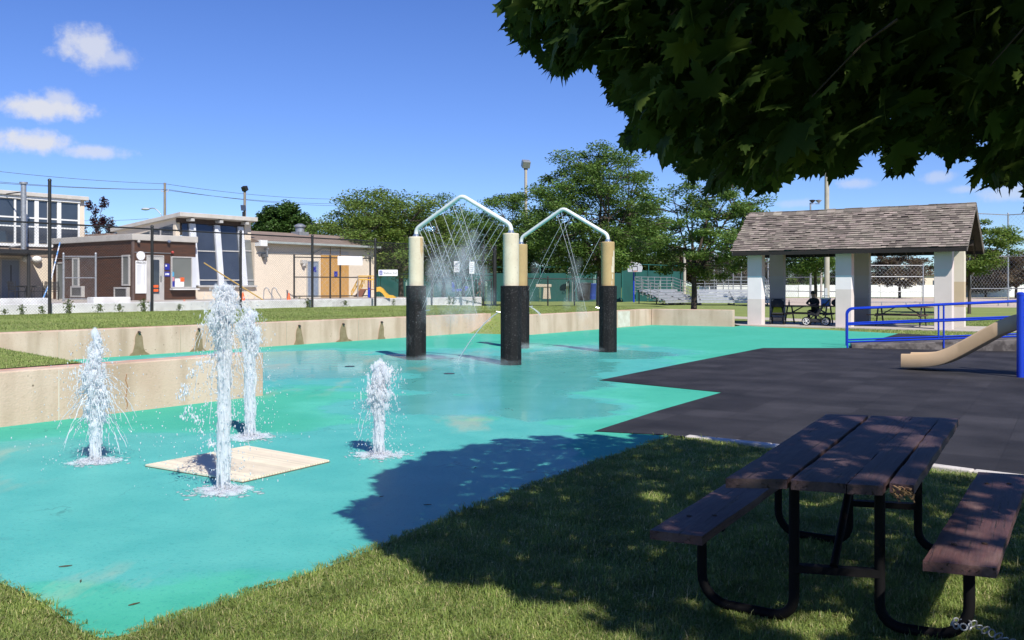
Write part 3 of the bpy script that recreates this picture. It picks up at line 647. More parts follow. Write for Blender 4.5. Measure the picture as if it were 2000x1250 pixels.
for (u, v) in [(.3, .14), (.72, .17), (.3, .82), (.7, .84)]:
    for bb in (LB, RBn):
        q = bb[0].lerp(bb[1], u).lerp(bb[3].lerp(bb[2], u), v); bo = MB(); bo.lathe([(.013, .0045), (.013, .008), (.004, .0105)], q, 10); bo.build('bolt_head', BOLTM, tb)
for v in (.16, .80):
    cl = LB[0].lerp(LB[1], .5).lerp(LB[3].lerp(LB[2], .5), v); cr_ = RBn[0].lerp(RBn[1], .5).lerp(RBn[3].lerp(RBn[2], .5), v)
    tl = tq(.27, v); tr = tq(.76, v)
    for (bn, tp) in ((cl, tl), (cr_, tr)):
        foot = Vector((tp.x, tp.y, .03)); b0 = Vector((bn.x, bn.y, .405)); d = (foot - Vector((bn.x, bn.y, .03)))
        L_ = d.length; d.normalize(); pts = [b0, Vector((bn.x, bn.y, .17))]
        for k in range(1, 8):
            a = k / 7 * math.pi / 2; pts.append(Vector((bn.x, bn.y, .17)) + d * (.14 * (1 - math.cos(a))) + Vector((0, 0, -.14 * math.sin(a))))
        pts.append(foot - d * .10)
        for k in range(1, 6):
            a = k / 5 * math.pi / 2; pts.append(foot - d * .10 + d * (.10 * math.sin(a)) + Vector((0, 0, .10 * (1 - math.cos(a)))))
        pts.append(Vector((tp.x, tp.y, .705)))
        m = MB(); m.tube(pts, .0245, 12); m.build('pipe_leg', FRAMEM, tb, smooth=60)
        s2 = MB(); s2.beam(bn + Vector((-.1, .05, -.052)), bn + Vector((.1, -.05, -.052)), .04, .018); s2.build('seat_bracket', FRAMEM, tb)
    m = MB(); m.beam(tq(.06, v) + Vector((0, 0, -.062)), tq(.94, v) + Vector((0, 0, -.062)), .05, .03); m.build('top_bearer', FRAMEM, tb)
    m = MB(); m.beam(Vector((tl.x, tl.y, .27)), Vector((tr.x, tr.y, .27)), .05, .035); m.build('leg_crossbar', FRAMEM, tb)
ma, mb_ = tq(.5, .16), tq(.5, .80); mid = (ma + mb_) / 2
for e_ in (ma, mb_):
    m = MB(); s_ = mid.lerp(e_, .25); m.tube([Vector((e_.x, e_.y, .29)), Vector((s_.x, s_.y, .69))], .019, 8); m.build('diagonal_brace', FRAMEM, tb, smooth=60)
# chain round the near right leg
ch = MB(); q0 = Vector((RBn[0].x * .5 + RBn[1].x * .5 + .17, RBn[0].y + .22, .10))
for i in range(9):
    p = q0 + Vector((.02 + i * .022, -.012 * i, -.009 * i + .004)); p.z = max(p.z, .012)
    ch.torus(p, .0135, .0034, (0, math.sin(i * 1.57) , 1 + math.cos(i * 1.57)) if i % 2 else (0, 1, .25), 14, 6, sx=1.45)
for i in range(7):
    a = i / 7 * 2 * math.pi; ch.torus(q0 + Vector((.036 * math.cos(a) - .03, .036 * math.sin(a), .004)), .014, .004, (math.cos(a), math.sin(a), .6 if i % 2 else 0), 12, 6)
ch.build('security_chain', GALV, smooth=True, label='short bright steel chain at the foot of the picnic table leg', cat='chain')

# ------------------------------------------------------------------ shelter
def colmat(name, zw0, zw1, top, mid_, low):
    m, nt, b, N, L = newmat(name); b.inputs['Roughness'].default_value = .8
    tc = N('ShaderNodeTexCoord'); sp = N('ShaderNodeSeparateXYZ'); L(tc.outputs['Object'], sp.inputs[0])
    n = N('ShaderNodeTexNoise'); n.inputs['Scale'].default_value = 2; n.inputs['Detail'].default_value = 5; L(tc.outputs['Object'], n.inputs['Vector'])
    rp = N('ShaderNodeValToRGB'); rp.color_ramp.interpolation = 'CONSTANT'; e = rp.color_ramp.elements; e[0].color = c4(low); e[1].position = zw0 / 3.4; e[1].color = c4(mid_)
    k = rp.color_ramp.elements.new(zw1 / 3.4); k.color = c4(top)
    d = N('ShaderNodeMath'); d.operation = 'DIVIDE'; d.inputs[1].default_value = 3.4; L(sp.outputs[2], d.inputs[0]); L(d.outputs[0], rp.inputs[0])
    hv = N('ShaderNodeHueSaturation'); r = N('ShaderNodeMapRange'); r.inputs['To Min'].default_value = .88; r.inputs['To Max'].default_value = 1.1; L(n.outputs[0], r.inputs[0]); L(r.outputs[0], hv.inputs['Value']); L(rp.outputs[0], hv.inputs['Color']); L(hv.outputs[0], b.inputs['Base Color'])
    return m
WHT, BEI, SHADE_TOP = (.80, .74, .74), (.66, .58, .54), (.78, .545, .53)  # last: pinkish tone painted in for the eave shade, offsetting teal bounce
sh = thing('picnic_shelter', 'open picnic shelter with grey shingle gable roof on thick white pillars', 'shelter', pv(3.9, 1.4))
SH_MATS = [colmat('pillar_paint_shade_a', 1.06, 1.98, SHADE_TOP, WHT, BEI), colmat('pillar_paint_shade_b', 1.45, 1.98, SHADE_TOP, WHT, BEI), colmat('pillar_paint_shade_c', .30, 2.2, (.70, .56, .53), BEI, BEI)]  # white and beige paint below, eave-shade tint in the top band
DKC = colmat('pillar_paint_shaded', 1.1, 2.0, (.46, .36, .31), (.44, .37, .35), (.40, .34, .31)); SIDEP = colmat('pillar_paint_patch', .78, 1.75, (.66, .60, .50), (.52, .42, .28), (.64, .58, .50))  # first: back row's shade put into colour, a darker copy of the paint
for i, a in enumerate((0, 3.5, 7.0)):
    for j, b in enumerate((0, 2.6)):
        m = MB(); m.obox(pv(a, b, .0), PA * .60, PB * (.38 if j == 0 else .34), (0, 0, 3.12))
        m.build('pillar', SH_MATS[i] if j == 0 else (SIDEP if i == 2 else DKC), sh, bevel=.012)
RZ, EZ, OV, RB_ = 4.62, 2.98, .44, 1.47        # ridge height, eave height, overhang, ridge line
a0, a1 = -.45, 8.14; b_lo, b_hi = -OV, 2 * RB_ + OV
BEAMW = MAT('dark_timber', (.05, .035, .028), (.035, .025, .02), 4, .8, stretch=(1, 1, 1))
for b in (.19, 2.77):
    m = MB(); zc = 3.12 + .11; m.beam(pv(a0 + .25, b, zc), pv(a1 - .25, b, zc), .16, .20); m.build('roof_beam', BEAMW, sh)
def slope(b): return EZ + (RZ - EZ) * (1 - abs(b - RB_) / (RB_ + OV))
rf = MB(); th = .05
for sgn in (0, 1):
    be = b_lo if sgn == 0 else b_hi
    q = [pv(a0, be, EZ - .06), pv(a1, be, EZ - .06), pv(a1, RB_, RZ - .06), pv(a0, RB_, RZ - .06)]
    rf.extrude(q, (0, 0, .035))
roofo = rf.build('roof_deck', BEAMW, sh)
SHING = MAT('cedar_shingle', (.27, .225, .19), (.18, .15, .125), 2.2, .9, bump=.5, bscale=30, island=.42, stretch=(1, 1, 1))
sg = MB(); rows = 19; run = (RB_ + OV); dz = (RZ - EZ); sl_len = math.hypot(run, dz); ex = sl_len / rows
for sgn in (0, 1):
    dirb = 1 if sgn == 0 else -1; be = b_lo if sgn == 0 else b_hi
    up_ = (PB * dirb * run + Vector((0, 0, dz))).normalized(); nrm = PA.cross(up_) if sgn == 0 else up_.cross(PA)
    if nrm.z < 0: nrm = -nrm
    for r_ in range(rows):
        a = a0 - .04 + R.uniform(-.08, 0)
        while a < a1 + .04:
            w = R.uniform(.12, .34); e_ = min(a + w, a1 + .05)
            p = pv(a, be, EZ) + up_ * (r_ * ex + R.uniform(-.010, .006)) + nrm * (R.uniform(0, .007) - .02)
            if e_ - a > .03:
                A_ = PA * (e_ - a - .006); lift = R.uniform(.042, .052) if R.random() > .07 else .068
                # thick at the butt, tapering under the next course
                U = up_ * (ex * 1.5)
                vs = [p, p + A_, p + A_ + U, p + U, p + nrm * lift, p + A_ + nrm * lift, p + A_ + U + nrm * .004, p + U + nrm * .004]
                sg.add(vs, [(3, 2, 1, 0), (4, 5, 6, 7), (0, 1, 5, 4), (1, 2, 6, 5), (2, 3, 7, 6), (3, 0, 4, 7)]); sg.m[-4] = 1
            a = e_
sg.build('shingles', [SHING, MAT('dark_shingle_butt', (.035, .026, .022), (.06, .045, .04), 6, .95)], roofo)  # butt faces darker than the tops, marking each course
rc = MB(); a = a0
while a < a1:
    w = R.uniform(.3, .42); e_ = min(a + w, a1 + .03)
    for d in (-1, 1):
        p = pv(a, RB_, RZ + R.uniform(.02, .045)); q = PB * (d * .17) + Vector((0, 0, -.15))
        rc.extrude([p, p + PA * (e_ - a), p + PA * (e_ - a) + q, p + q], Vector((0, 0, .02)))
    a = e_ - .02
rc.build('ridge_cap', SHING, roofo)
FASC = MAT('grey_fascia_board', (.20, .17, .15), (.14, .12, .105), 3, .85)
for a in (a0 - .03, a1):
    for d in (0, 1):
        be = b_lo if d == 0 else b_hi; m = MB()
        m.extrude([pv(a, be, EZ - .16), pv(a, be, EZ + .0), pv(a, RB_, RZ - .0), pv(a, RB_, RZ - .17)], PA * .03); m.build('barge_board', FASC, sh)
    m = MB(); aa = a + (.38 if a < 0 else -.38); m.extrude([pv(aa, .1, 3.34), pv(aa, 2 * RB_ - .1, 3.34), pv(aa, RB_, RZ - .25)], PA * .05); m.build('gable_panel', BEAMW, sh)
for b in (b_lo, b_hi):
    m = MB(); m.obox(pv(a0, b - .015, EZ - .17), PA * (a1 - a0), PB * .03, (0, 0, .13)); m.build('eave_board', MAT('black_timber', (.012, .009, .008), (.018, .013, .011), 5, .8), sh)
for k in range(14):
    aa = a0 + .3 + k * (a1 - a0 - .6) / 13
    for d in (0, 1):
        be = b_lo + .03 if d == 0 else b_hi - .03; m = MB()
        m.beam(pv(aa, be, EZ - .11), pv(aa, RB_, RZ - .14), .05, .09, up=(0, 0, 1)); m.build('rafter', BEAMW, sh)

# ------------------------------------------------------------------ picnic tables inside the shelter (steel A-frame tables)
TBW = MAT('brown_table_wood', (.12, .075, .055), (.085, .055, .04), 4, .7); TBF = MAT('dark_table_frame', (.05, .05, .055), (.03, .03, .035), 5, .5)
def aframe(label, c, ang, L_=2.2):
    t = thing('picnic_table', label, 'picnic table', (0, 0, 0), 0)
    for i in range(3): m = MB(); m.box((0, (i - 1) * .245, .74), (L_, .235, .04)); m.build('top_board', TBW, t, bevel=.005)
    for s_ in (-1, 1): m = MB(); m.box((0, s_ * .68, .44), (L_, .25, .04)); m.build('seat_board', TBW, t, bevel=.005)
    for e_ in (-1, 1):
        x = e_ * L_ * .36; m = MB(); m.beam((x, -.74, .405), (x, .74, .405), .05, .05); m.build('seat_bearer', TBF, t)
        for s_ in (-1, 1):
            m = MB(); m.beam((x, s_ * .26, .715), (x, s_ * .60, .0), .05, .05); m.build('leg', TBF, t)
            m = MB(); m.beam((x, s_ * .1, .405), (x * .3, s_ * .05, .715), .03, .03); m.build('brace', TBF, t)
    t.location = c; t.rotation_euler = (0, 0, ang); return t
PANG = math.atan2(PA.y, PA.x)
ta = aframe('dark picnic table inside the shelter crowded with bags and strollers', pv(1.95, 1.75, .03), PANG)
tb2 = dup(ta, pv(5.45, 2.0, .03), PANG, 'empty brown picnic table inside the shelter behind the blue ramp railing')

# ------------------------------------------------------------------ blue ramp railing, ramp, slide tower
rl = thing('ramp_railing', 'blue tubular handrails with three rails along the low play ramp', 'railing', gp(1655, 680))
RD = Vector((2.0, -.66, 0)); RDn = RD.normalized(); RU = Vector((0, 0, .055)); BK = Vector((.35, 1.05, 0)).normalized() * 1.05
def rp_(s_, z, back=0): return gp(1655, 680) + RDn * s_ + BK * back + Vector((0, 0, z + .055 * s_ * (1 if s_ > 0 else 0)))
Lr = 4.75
for bk in (0, 1):
    for (z, nm) in ((1.0, 'top_rail'), (.60, 'middle_rail'), (.155, 'bottom_rail')):
        m = MB()
        if z == 1.0:
            pts = [rp_(0, -.02, bk), rp_(.0, .85, bk)] + [rp_(.15 - .15 * math.cos(k / 6 * math.pi / 2), .85 + .15 * math.sin(k / 6 * math.pi / 2), bk) for k in range(1, 7)] + [rp_(Lr, 1.0, bk)]
        else: pts = [rp_(.02, z, bk), rp_(Lr, z, bk)]
        m.tube(pts, .024 if bk == 0 else .022, 10); m.build(nm, BLUEP, rl, smooth=60)
    for s_ in (2.25, 4.7):
        m = MB(); m.tube([rp_(s_, -.06 * s_ / 2, bk), rp_(s_, 1.0, bk)], .023, 10); m.build('post', BLUEP, rl, smooth=60)
rmp = MB()
w0 = [rp_(.1, .02, 0), rp_(.1, .02, 1), rp_(4.9, .02, 1), rp_(4.9, .02, 0)]
vs = [v + Vector((0, 0, .06)) for v in w0] + [Vector((v.x, v.y, -.05)) for v in w0]
rmp.add(vs, [(3, 2, 1, 0), (4, 5, 6, 7), (0, 1, 5, 4), (1, 2, 6, 5), (2, 3, 7, 6), (3, 0, 4, 7)])
rmp.build('play_ramp', MAT('ramp_concrete', (.20, .175, .16), (.13, .115, .105), 2, .9, bump=.4, bscale=30, c3=(.05, .042, .04), s3=3, a3=.85, lo3=.45, hi3=.58), bevel=.02, label='low worn concrete play ramp between the blue handrails', cat='ramp')
TAN = MAT('tan_plastic', (.66, .47, .28), (.60, .42, .24), 2, .45, bump=.05)
pl = thing('play_tower', 'blue post and deck of a play tower holding up the tan slide', 'play structure', (9.6, 15.9, 0))
tx = Vector((9.04, 16.25, 0)); sd = Vector((-.74, .67, 0)).normalized(); sn = Vector((sd.y, -sd.x, 0))   # slide runs along sd; sn to its right
for (q, hh) in ((tx + sn * -.28, 1.43), (tx + sn * .50, 1.43), (tx - sd * 1.25 + sn * .5, 1.43), (tx - sd * 1.25 - sn * .28, 1.43)):
    m = MB(); m.tube([q + Vector((0, 0, -.05)), q + Vector((0, 0, hh))], .062, 14); m.lathe([(.066, hh), (.066, hh + .04), (.03, hh + .06)], q, 14); m.build('post', BLUEP, pl, smooth=50)
m = MB(); c = tx - sd * .62 + sn * .11; m.box(c + Vector((0, 0, .96)), (.74, 1.2, .06), rotz(math.atan2(sd.y, sd.x) - math.pi / 2)); m.build('deck', MAT('brown_deck', (.09, .05, .04), (.07, .04, .03), 8, .7), pl)
for s_ in (-.28, .50):
    m = MB(); p0 = tx + sn * s_
    for zz in (1.06, 1.36): m.tube([p0 + Vector((0, 0, zz)), p0 - sd * 1.25 + Vector((0, 0, zz))], .02, 8)
    for k in range(1, 8): q = p0 - sd * (1.25 * k / 8); m.tube([q + Vector((0, 0, 1.06)), q + Vector((0, 0, 1.36))], .012, 6)
    m.build('guard_panel', BLUEP, pl, smooth=60)
slp = []
for k in range(31):
    u = k / 30
    d = -.15 + 2.22 * u
    if u < .16: z = 1.0 - .6 * u * u * 2.2
    elif u < .68: z = 1.0 - .034 - (u - .16) * 1.42
    else: z = .228 - .06 * math.sin((u - .68) / .32 * math.pi / 2)
    slp.append((d, z))
# smooth
for _ in range(14):
    zs = [q[1] for q in slp]; slp = [slp[0]] + [(slp[i][0], (zs[i - 1] + 2 * zs[i] + zs[i + 1]) / 4) for i in range(1, 30)] + [slp[30]]
prof = [(a_, b_ * 1.1) for a_, b_ in [(-.27, -.12), (-.285, -.10), (-.285, .10), (-.265, .125), (-.235, .11), (-.215, .03), (-.15, 0), (0, -.005), (.15, 0), (.215, .03), (.235, .11), (.265, .125), (.285, .10), (.285, -.10), (.27, -.12)]]
m = MB(); vs = []; n = len(prof)
for (d, z) in slp:
    for (w, h_) in prof: vs.append(tx + sd * d + sn * (w + .11) + Vector((0, 0, max(.02, z + h_))))
fs = []
for i in range(30):
    for k in range(n - 1): fs.append((i * n + k, i * n + k + 1, (i + 1) * n + k + 1, (i + 1) * n + k))
    fs.append((i * n + n - 1, i * n, (i + 1) * n, (i + 1) * n + n - 1))
fs.append(list(range(n))[::-1]); fs.append([30 * n + k for k in range(n)])
m.add(vs, fs); m.build('slide', TAN, smooth=40, label='tan plastic slide curving down onto the black rubber surface', cat='slide')
# ------------------------------------------------------------------ pool building (frame: u along the fronts, v backwards)
K0 = Vector((-18.1, 44.0, 0)); BU = Vector((.6, .8, 0)); BV = Vector((-.8, .6, 0)); ZG = .9
def bp(u, v, z=0): return K0 + BU * u + BV * v + Vector((0, 0, z))
def ux(px, v):
    t = (px - 1000) / F; return -(K0.x + v * BV.x - t * (K0.y + v * BV.y)) / (BU.x - t * BU.y)
def vx(px, u):
    t = (px - 1000) / F; return -(K0.x + u * BU.x - t * (K0.y + u * BU.y)) / (BV.x - t * BV.y)
def zy(py, u, v): return H - (py - HY) * bp(u, v).y / F
def bb(m, u0, u1, v0, v1, z0, z1, mi=0): return m.obox(bp(u0, v0, z0), BU * (u1 - u0), BV * (v1 - v0), (0, 0, z1 - z0), mi)
def bbox_(name, mat, parent, u0, u1, v0, v1, z0, z1, bevel=0, **k):
    m = MB(); bb(m, u0, u1, v0, v1, z0, z1); return m.build(name, mat, parent, bevel=bevel, **k)
BRN = MAT('brown_cedar_siding', (.105, .036, .013), (.036, .014, .008), 3, .75, bump=.4, bscale=20, stretch=(.5, .5, 9), lo=.3, hi=.65, c3=(.025, .015, .012), s3=5, a3=.7, lo3=.55, hi3=.65)
TRIM = MAT('dull_grey_trim', (.47, .45, .42), (.38, .37, .36), 3, .6)
DOORG = MAT('blue_grey_door', (.20, .25, .33), (.17, .21, .29), 3, .55)
# --- brown kiosk
ks = thing('pool_kiosk', 'brown cedar clad pool kiosk with white price board and grey framed door', 'kiosk', bp(1.7, 3.7, ZG))
kt = 4.02; KW = 3.43; KD = 7.6
bbox_('wall', BRN, ks, 0, KW, 0, KD, ZG - .3, kt - .02)
m = MB(); bb(m, -.10, KW + .06, -.12, KD + .05, kt - .24, kt + .06); m.build('roof_fascia', ROOFF, ks, bevel=.02)
m = MB(); bb(m, -.05, .05, -.05, .05, ZG - .2, kt - .25); m.build('corner_post', MAT('corner_board', (.13, .09, .08), (.09, .06, .05), 4, .7), ks)
def pane(name, mat, parent, px0, px1, py0, py1, v, fr=None, frw=.07, depth=.05, sill=False, hasmull=0):
    """framed panel on the plane v, given by its outline in the photograph"""
    u0, u1 = ux(px0, v), ux(px1, v); z1, z0 = zy(py0, u0, v), zy(py1, u0, v)
    m = MB(); bb(m, u0, u1, v - depth, v - .002, z0, z1); o = m.build(name, mat, parent)
    if fr:
        f = MB(); d = depth + .03
        bb(f, u0 - frw, u0 - .001, v - d, v - .003, z0 - frw, z1 + frw); bb(f, u1 + .001, u1 + frw, v - d, v - .003, z0 - frw, z1 + frw)
        bb(f, u0, u1, v - d, v - .003, z1 + .001, z1 + frw); bb(f, u0, u1, v - d, v - .003, z0 - frw, z0 - .001); f.build('frame', fr, o)
    return o, u0, u1, z0, z1
o, u0, u1, z0, z1 = pane('price_board', SIGNW, ks, 264, 285, 509, 573, 0)
tx_ = MB()
for r_ in range(16):
    zz = z1 - .22 - r_ * (z1 - z0 - .5) / 17; ww = (u1 - u0) * R.uniform(.45, .78); bb(tx_, u0 + .06, u0 + .06 + ww * .6, -.054, -.0505, zz - .018, zz); bb(tx_, u1 - .16, u1 - .07, -.054, -.0505, zz - .018, zz)
tx_.build('price_lines', MAT('pale_ink', (.36, .38, .40), (.3, .32, .33), 3, .7), o)
def text(name, body, size, pos, ux_, mat, parent, ext=.004, align='CENTER', normal=None):
    cu = bpy.data.curves.new('txt', 'FONT'); cu.body = body; cu.size = size; cu.extrude = ext; cu.align_x = align; cu.align_y = 'CENTER'
    to = bpy.data.objects.new('txt', cu); COL.objects.link(to); bpy.context.view_layer.update()
    me = bpy.data.meshes.new_from_object(to.evaluated_get(bpy.context.evaluated_depsgraph_get())); COL.objects.unlink(to); bpy.data.objects.remove(to)
    x = Vector(ux_).normalized(); z = Vector((0, 0, 1)); n = x.cross(z)
    M = Matrix((x, z, n)).transposed()
    Q = Vector(pos) - ORG[parent.name]
    for v in me.vertices: v.co = M @ v.co + Q
    me.materials.clear(); me.materials.append(mat); me.update()
    o = bpy.data.objects.new(name, me); o.parent = parent; COL.objects.link(o); ORG[o.name] = ORG[parent.name]; return o
text('board_heading', 'PRICES', .16, bp((u0 + u1) / 2, -.054, z1 - .11), BU, INK, o)
m = MB(); uc = ux(274, 0); zc = zy(499.5, uc, 0); m.tube([bp(uc, -.002, zc), bp(uc, -.07, zc)], .215, 24); m.build('round_sign', SIGNW, ks)
o, u0, u1, z0, z1 = pane('door', TRIM, ks, 287, 317, 500, 585, 0, TRIM, .05)
m = MB(); bb(m, u0 + .16, u1 - .2, -.065, -.052, z0 + .28, z1 - .17); m.build('door_glass', DARKGL, o)
m = MB(); bb(m, u1 - .15, u1 - .10, -.11, -.055, z0 + .9, z0 + 1.15); m.build('handle', STEEL, o)
m = MB()
for zz in (z0 + .38, z0 + .58): bb(m, u0 + .26, u1 - .26, -.072, -.066, zz, zz + .12)
m.build('red_sticker', ORANGE, o)
o, u0, u1, z0, z1 = pane('window', PALEGL, ks, 335, 372, 503, 560, 0, TRIM, .06)
win_k = o
m = MB(); bb(m, ux(373.5, 0), ux(381, 0), -.09, -.003, z0 - .05, z1 + .05); m.build('shutter_panel', MAT('pale_grey_panel', (.60, .62, .66), (.52, .54, .58), 2, .6), o)
m = MB(); bb(m, u0 - .1, KW + .03, -.30, -.003, z0 - .16, z0 - .09); m.build('counter_sill', WHITEP, ks, bevel=.01)
for (a, b_, c, d, mat, nm) in [(333, 338.5, 531, 540, MAT('cyan_poster', (.05, .35, .60), (.04, .28, .5), 2, .6), 'poster'), (333, 339, 541, 549, MAT('pink_poster', (.60, .25, .30), (.5, .2, .26), 2, .6), 'poster'), (333.5, 339.5, 549.5, 560, SIGNB, 'poster'), (340.5, 351, 544, 560, SIGNW, 'notice'), (350, 358.5, 542, 550, ORANGE, 'orange_notice'), (351.5, 358, 550.5, 560, SIGNW, 'notice')]:
    uu0, uu1 = ux(a, 0), ux(b_, 0); m = MB(); bb(m, uu0, uu1, -.066, -.052, zy(d, uu0, 0), zy(c, uu0, 0)); m.build(nm, mat, win_k)
for (a, b_, c, d, nm) in [(321.5, 331, 515, 527, 'blue_sign'), (321, 331.5, 530.5, 540, 'blue_sign')]:
    o, u0, u1, z0, z1 = pane(nm, SIGNB, ks, a, b_, c, d, 0, depth=.02); m = MB()
    if c < 520: bb(m, u0 + .03, u0 + .11, -.024, -.0205, z1 - .14, z1 - .05)
    else:
        for k in range(3): bb(m, u0 + .04 + k * .075, u0 + .095 + k * .075, -.024, -.0205, z0 + .07, z1 - .07)
    m.build('sign_mark', SIGNW, o)
def alarm(name, px, py, r, mat, ln=.1, mat2=None):
    uc = ux(px, 0); zc = zy(py, uc, 0); m = MB(); m.ball(bp(uc, -ln, zc), r, 12, 8); m.tube([bp(uc, -.002, zc), bp(uc, -ln, zc)], r * .4, 8); m.build(name, mat, ks, smooth=True)
alarm('flood_lamp', 268, 472, .075, TRIM, .14); alarm('flood_lamp', 327, 472, .085, MAT('lamp_blue', (.10, .13, .2), (.08, .1, .16), 3, .3), .14); alarm('siren', 334.5, 493, .07, MAT('siren_red', (.45, .05, .04), (.4, .04, .03), 3, .4), .12)
m = MB(); zc = zy(492.5, 0, 0); m.tube([bp(.02, -.03, zc), bp(ux(333, 0), -.03, zc)], .018, 6); m.build('conduit', GALV, ks)
# side face (u = 0) of the kiosk
def sidepane(name, mat, parent, px0, px1, z0, z1, u=0.0, depth=.05, fr=None):
    v1, v0 = vx(px0, u), vx(px1, u); m = MB(); bb(m, u - depth, u - .002, v0, v1, z0, z1); o = m.build(name, mat, parent)
    if fr:
        f = MB(); w = .08; d = depth + .03
        bb(f, u - d, u - .003, v0 - w, v0 - .001, z0 - w, z1 + w); bb(f, u - d, u - .003, v1 + .001, v1 + w, z0 - w, z1 + w); bb(f, u - d, u - .003, v0, v1, z1 + .001, z1 + w); bb(f, u - d, u - .003, v0, v1, z0 - w, z0 - .001); f.build('frame', fr, o)
    return o
sidepane('window', PALEGL, ks, 145, 154, 1.62, 2.95, fr=TRIM); sidepane('window', PALEGL, ks, 242, 253, 1.68, 3.0, fr=TRIM)
sidepane('wall_heater', MAT('dark_grille', (.05, .05, .05), (.10, .09, .09), 30, .6), ks, 145, 164, 1.10, 1.50, depth=.14, fr=TRIM); sidepane('wall_heater', MAT('dark_grille_b', (.05, .05, .05), (.08, .08, .08), 30, .6), ks, 230, 252, .96, 1.45, depth=.14, fr=TRIM)
sidepane('door', PALEGL, ks, 114, 125, .92, 2.75, fr=TRIM)
m = MB(); zc = zy(500, 0, 0); m.tube([bp(-.03, .1, zc), bp(-.03, KD - .1, zc)], .018, 6); m.build('conduit', GALV, ks)

# --- tall glazed pool lobby
VF = .30; UL, UR = ux(353, VF), ux(497, VF); ZT = 5.08; ZB = 1.60
lb = thing('glazed_lobby', 'tall cream pool lobby with leaning dark glass front and sloping roof', 'building', bp((UL + UR) / 2, 3, ZG))
def lean(z): return VF + .42 - (ZT - z) / (ZT - ZB) * .42
bbox_('base_wall', CREAM, lb, UL, UR, VF + .02, 6.2, ZG - .3, ZB - .08)
m = MB(); bb(m, ux(384, VF), UR + .05, VF - .18, VF + .3, ZB - .08, ZB + .02); m.build('window_sill', TRIM, lb, bevel=.01)
m = MB(); m.extrude([bp(UL, VF + .45, ZB - .1), bp(UL, 6.2, ZB - .1), bp(UL, 6.2, 4.55), bp(UL, VF + .45, ZT + .02)], BU * .25); m.build('side_wall', CREAM, lb)
m = MB(); m.extrude([bp(UR - .42, VF + .3, ZG), bp(UR - .42, 6.2, ZG), bp(UR - .42, 6.2, 4.55), bp(UR - .42, VF + .3, ZT + .02)], BU * .42); m.build('side_wall', CREAM, lb)
m = MB(); q = [bp(UL - .18, VF - .22, ZT + .0), bp(UL - .18, 6.6, 4.52), bp(UL - .18, 6.6, 4.72), bp(UL - .18, VF - .22, ZT + .22)]; m.extrude(q, BU * (UR - UL + .24)); m.build('roof', ROOFF, lb, bevel=.02)
m = MB(); bb(m, UL + .02, UR - .43, VF + .3, VF + .42, ZT - .28, ZT - .005); m.build('soffit_band', MAT('brown_soffit', (.07, .045, .035), (.05, .03, .025), 4, .8), lb)
# clerestory window in the side wall
m = MB(); vA, vB = vx(338, UL), vx(270, UL); m.extrude([bp(UL - .03, vA, 4.05), bp(UL - .03, vA, 4.72), bp(UL - .03, vB, 4.30), bp(UL - .03, vB, 4.05)], BU * .025); w_ = m.build('clerestory_window', DARKGL, lb)
m = MB()
for k in (.33, .62): vv = vA + (vB - vA) * k; bb(m, UL - .06, UL - .031, vv - .04, vv + .04, 4.05, 4.5)
m.build('mullion', TRIM, w_)
GT, GB = ZT - .30, ZB + .02
def facade(m, u0, u1, z0, z1, d0, d1, dub=0.0):
    """slab following the leaning glass: between depths d0..d1 in front of it; dub shifts the foot along u"""
    vs = []
    for (z, sh_) in ((z0, dub), (z1, 0)):
        for (u, d) in ((u0, d0), (u1, d0), (u1, d1), (u0, d1)): vs.append(bp(u + sh_, lean(z) - d, z))
    m.add(vs, [(3, 2, 1, 0), (4, 5, 6, 7), (0, 1, 5, 4), (1, 2, 6, 5), (2, 3, 7, 6), (3, 0, 4, 7)])
cols_px = [(354, 367), (378.5, 416), (426.5, 462), (472, 487)]
VT = VF + .42
for i, (a, b_) in enumerate(cols_px):
    u0, u1 = ux(a, VT), ux(b_, VT)
    m = MB(); facade(m, u0, u1, GB, GT, -.04, .0); gl = m.build('window_pane', DARKGL if i < 3 else PALEGL, lb)
    if i < 3:
        u2 = ux(cols_px[i + 1][0], VT); m = MB(); facade(m, u1 + .002, u2 - .002, GB, GT, -.02, .12); m.build('mullion', MAT('white_mullion', (.66, .68, .72), (.56, .58, .62), 2, .6), lb)
    for zz in (zy(490, u0, VT), zy(547, u0, VT)): m = MB(); facade(m, u0 + .01, u1 - .01, zz - .03, zz + .03, .002, .05); m.build('transom', TRIM, gl)
for a in (364, 420, 470.5): m = MB(); uu = ux(a, VT); bb(m, uu - .1, uu + .1, VF - .15, VF + .29, ZT - .2, ZT - .06); m.build('roof_bracket', TRIM, lb)
m = MB(); uu = ux(440, VT); m.obox(bp(uu + .2, lean(1.7) + .05, 1.68), BU * .5, BV * .02, (0, 0, .02)); 
# --- low cream wing
WU0, WU1 = UR + .002, ux(731, VF); EV = 3.97
wg = thing('changing_room_wing', 'long low cream changing room wing with boarded plywood doorway and brown roof', 'building', bp((WU0 + WU1) / 2, 3, ZG))
bbox_('wall', CREAM, wg, WU0, WU1, VF, 6.5, ZG - .3, EV - .02)
m = MB(); m.extrude([bp(WU0, VF - .35, EV - .02), bp(WU0, VF - .35, EV + .06), bp(WU0, 3.5, 4.80), bp(WU0, 6.9, EV + .06), bp(WU0, 6.9, EV - .02)], BU * (WU1 - WU0 + .15)); m.build('roof', MAT('brown_shingle_roof', (.25, .185, .145), (.19, .14, .11), 3, .95, bump=.4, bscale=30, stretch=(1, 1, 3)), wg)
m = MB(); bb(m, ux(509, VF), WU1 + .15, VF - .47, VF - .355, EV - .06, EV + .06); m.build('gutter', MAT('grey_gutter', (.36, .40, .38), (.28, .31, .3), 3, .5), wg, bevel=.02)
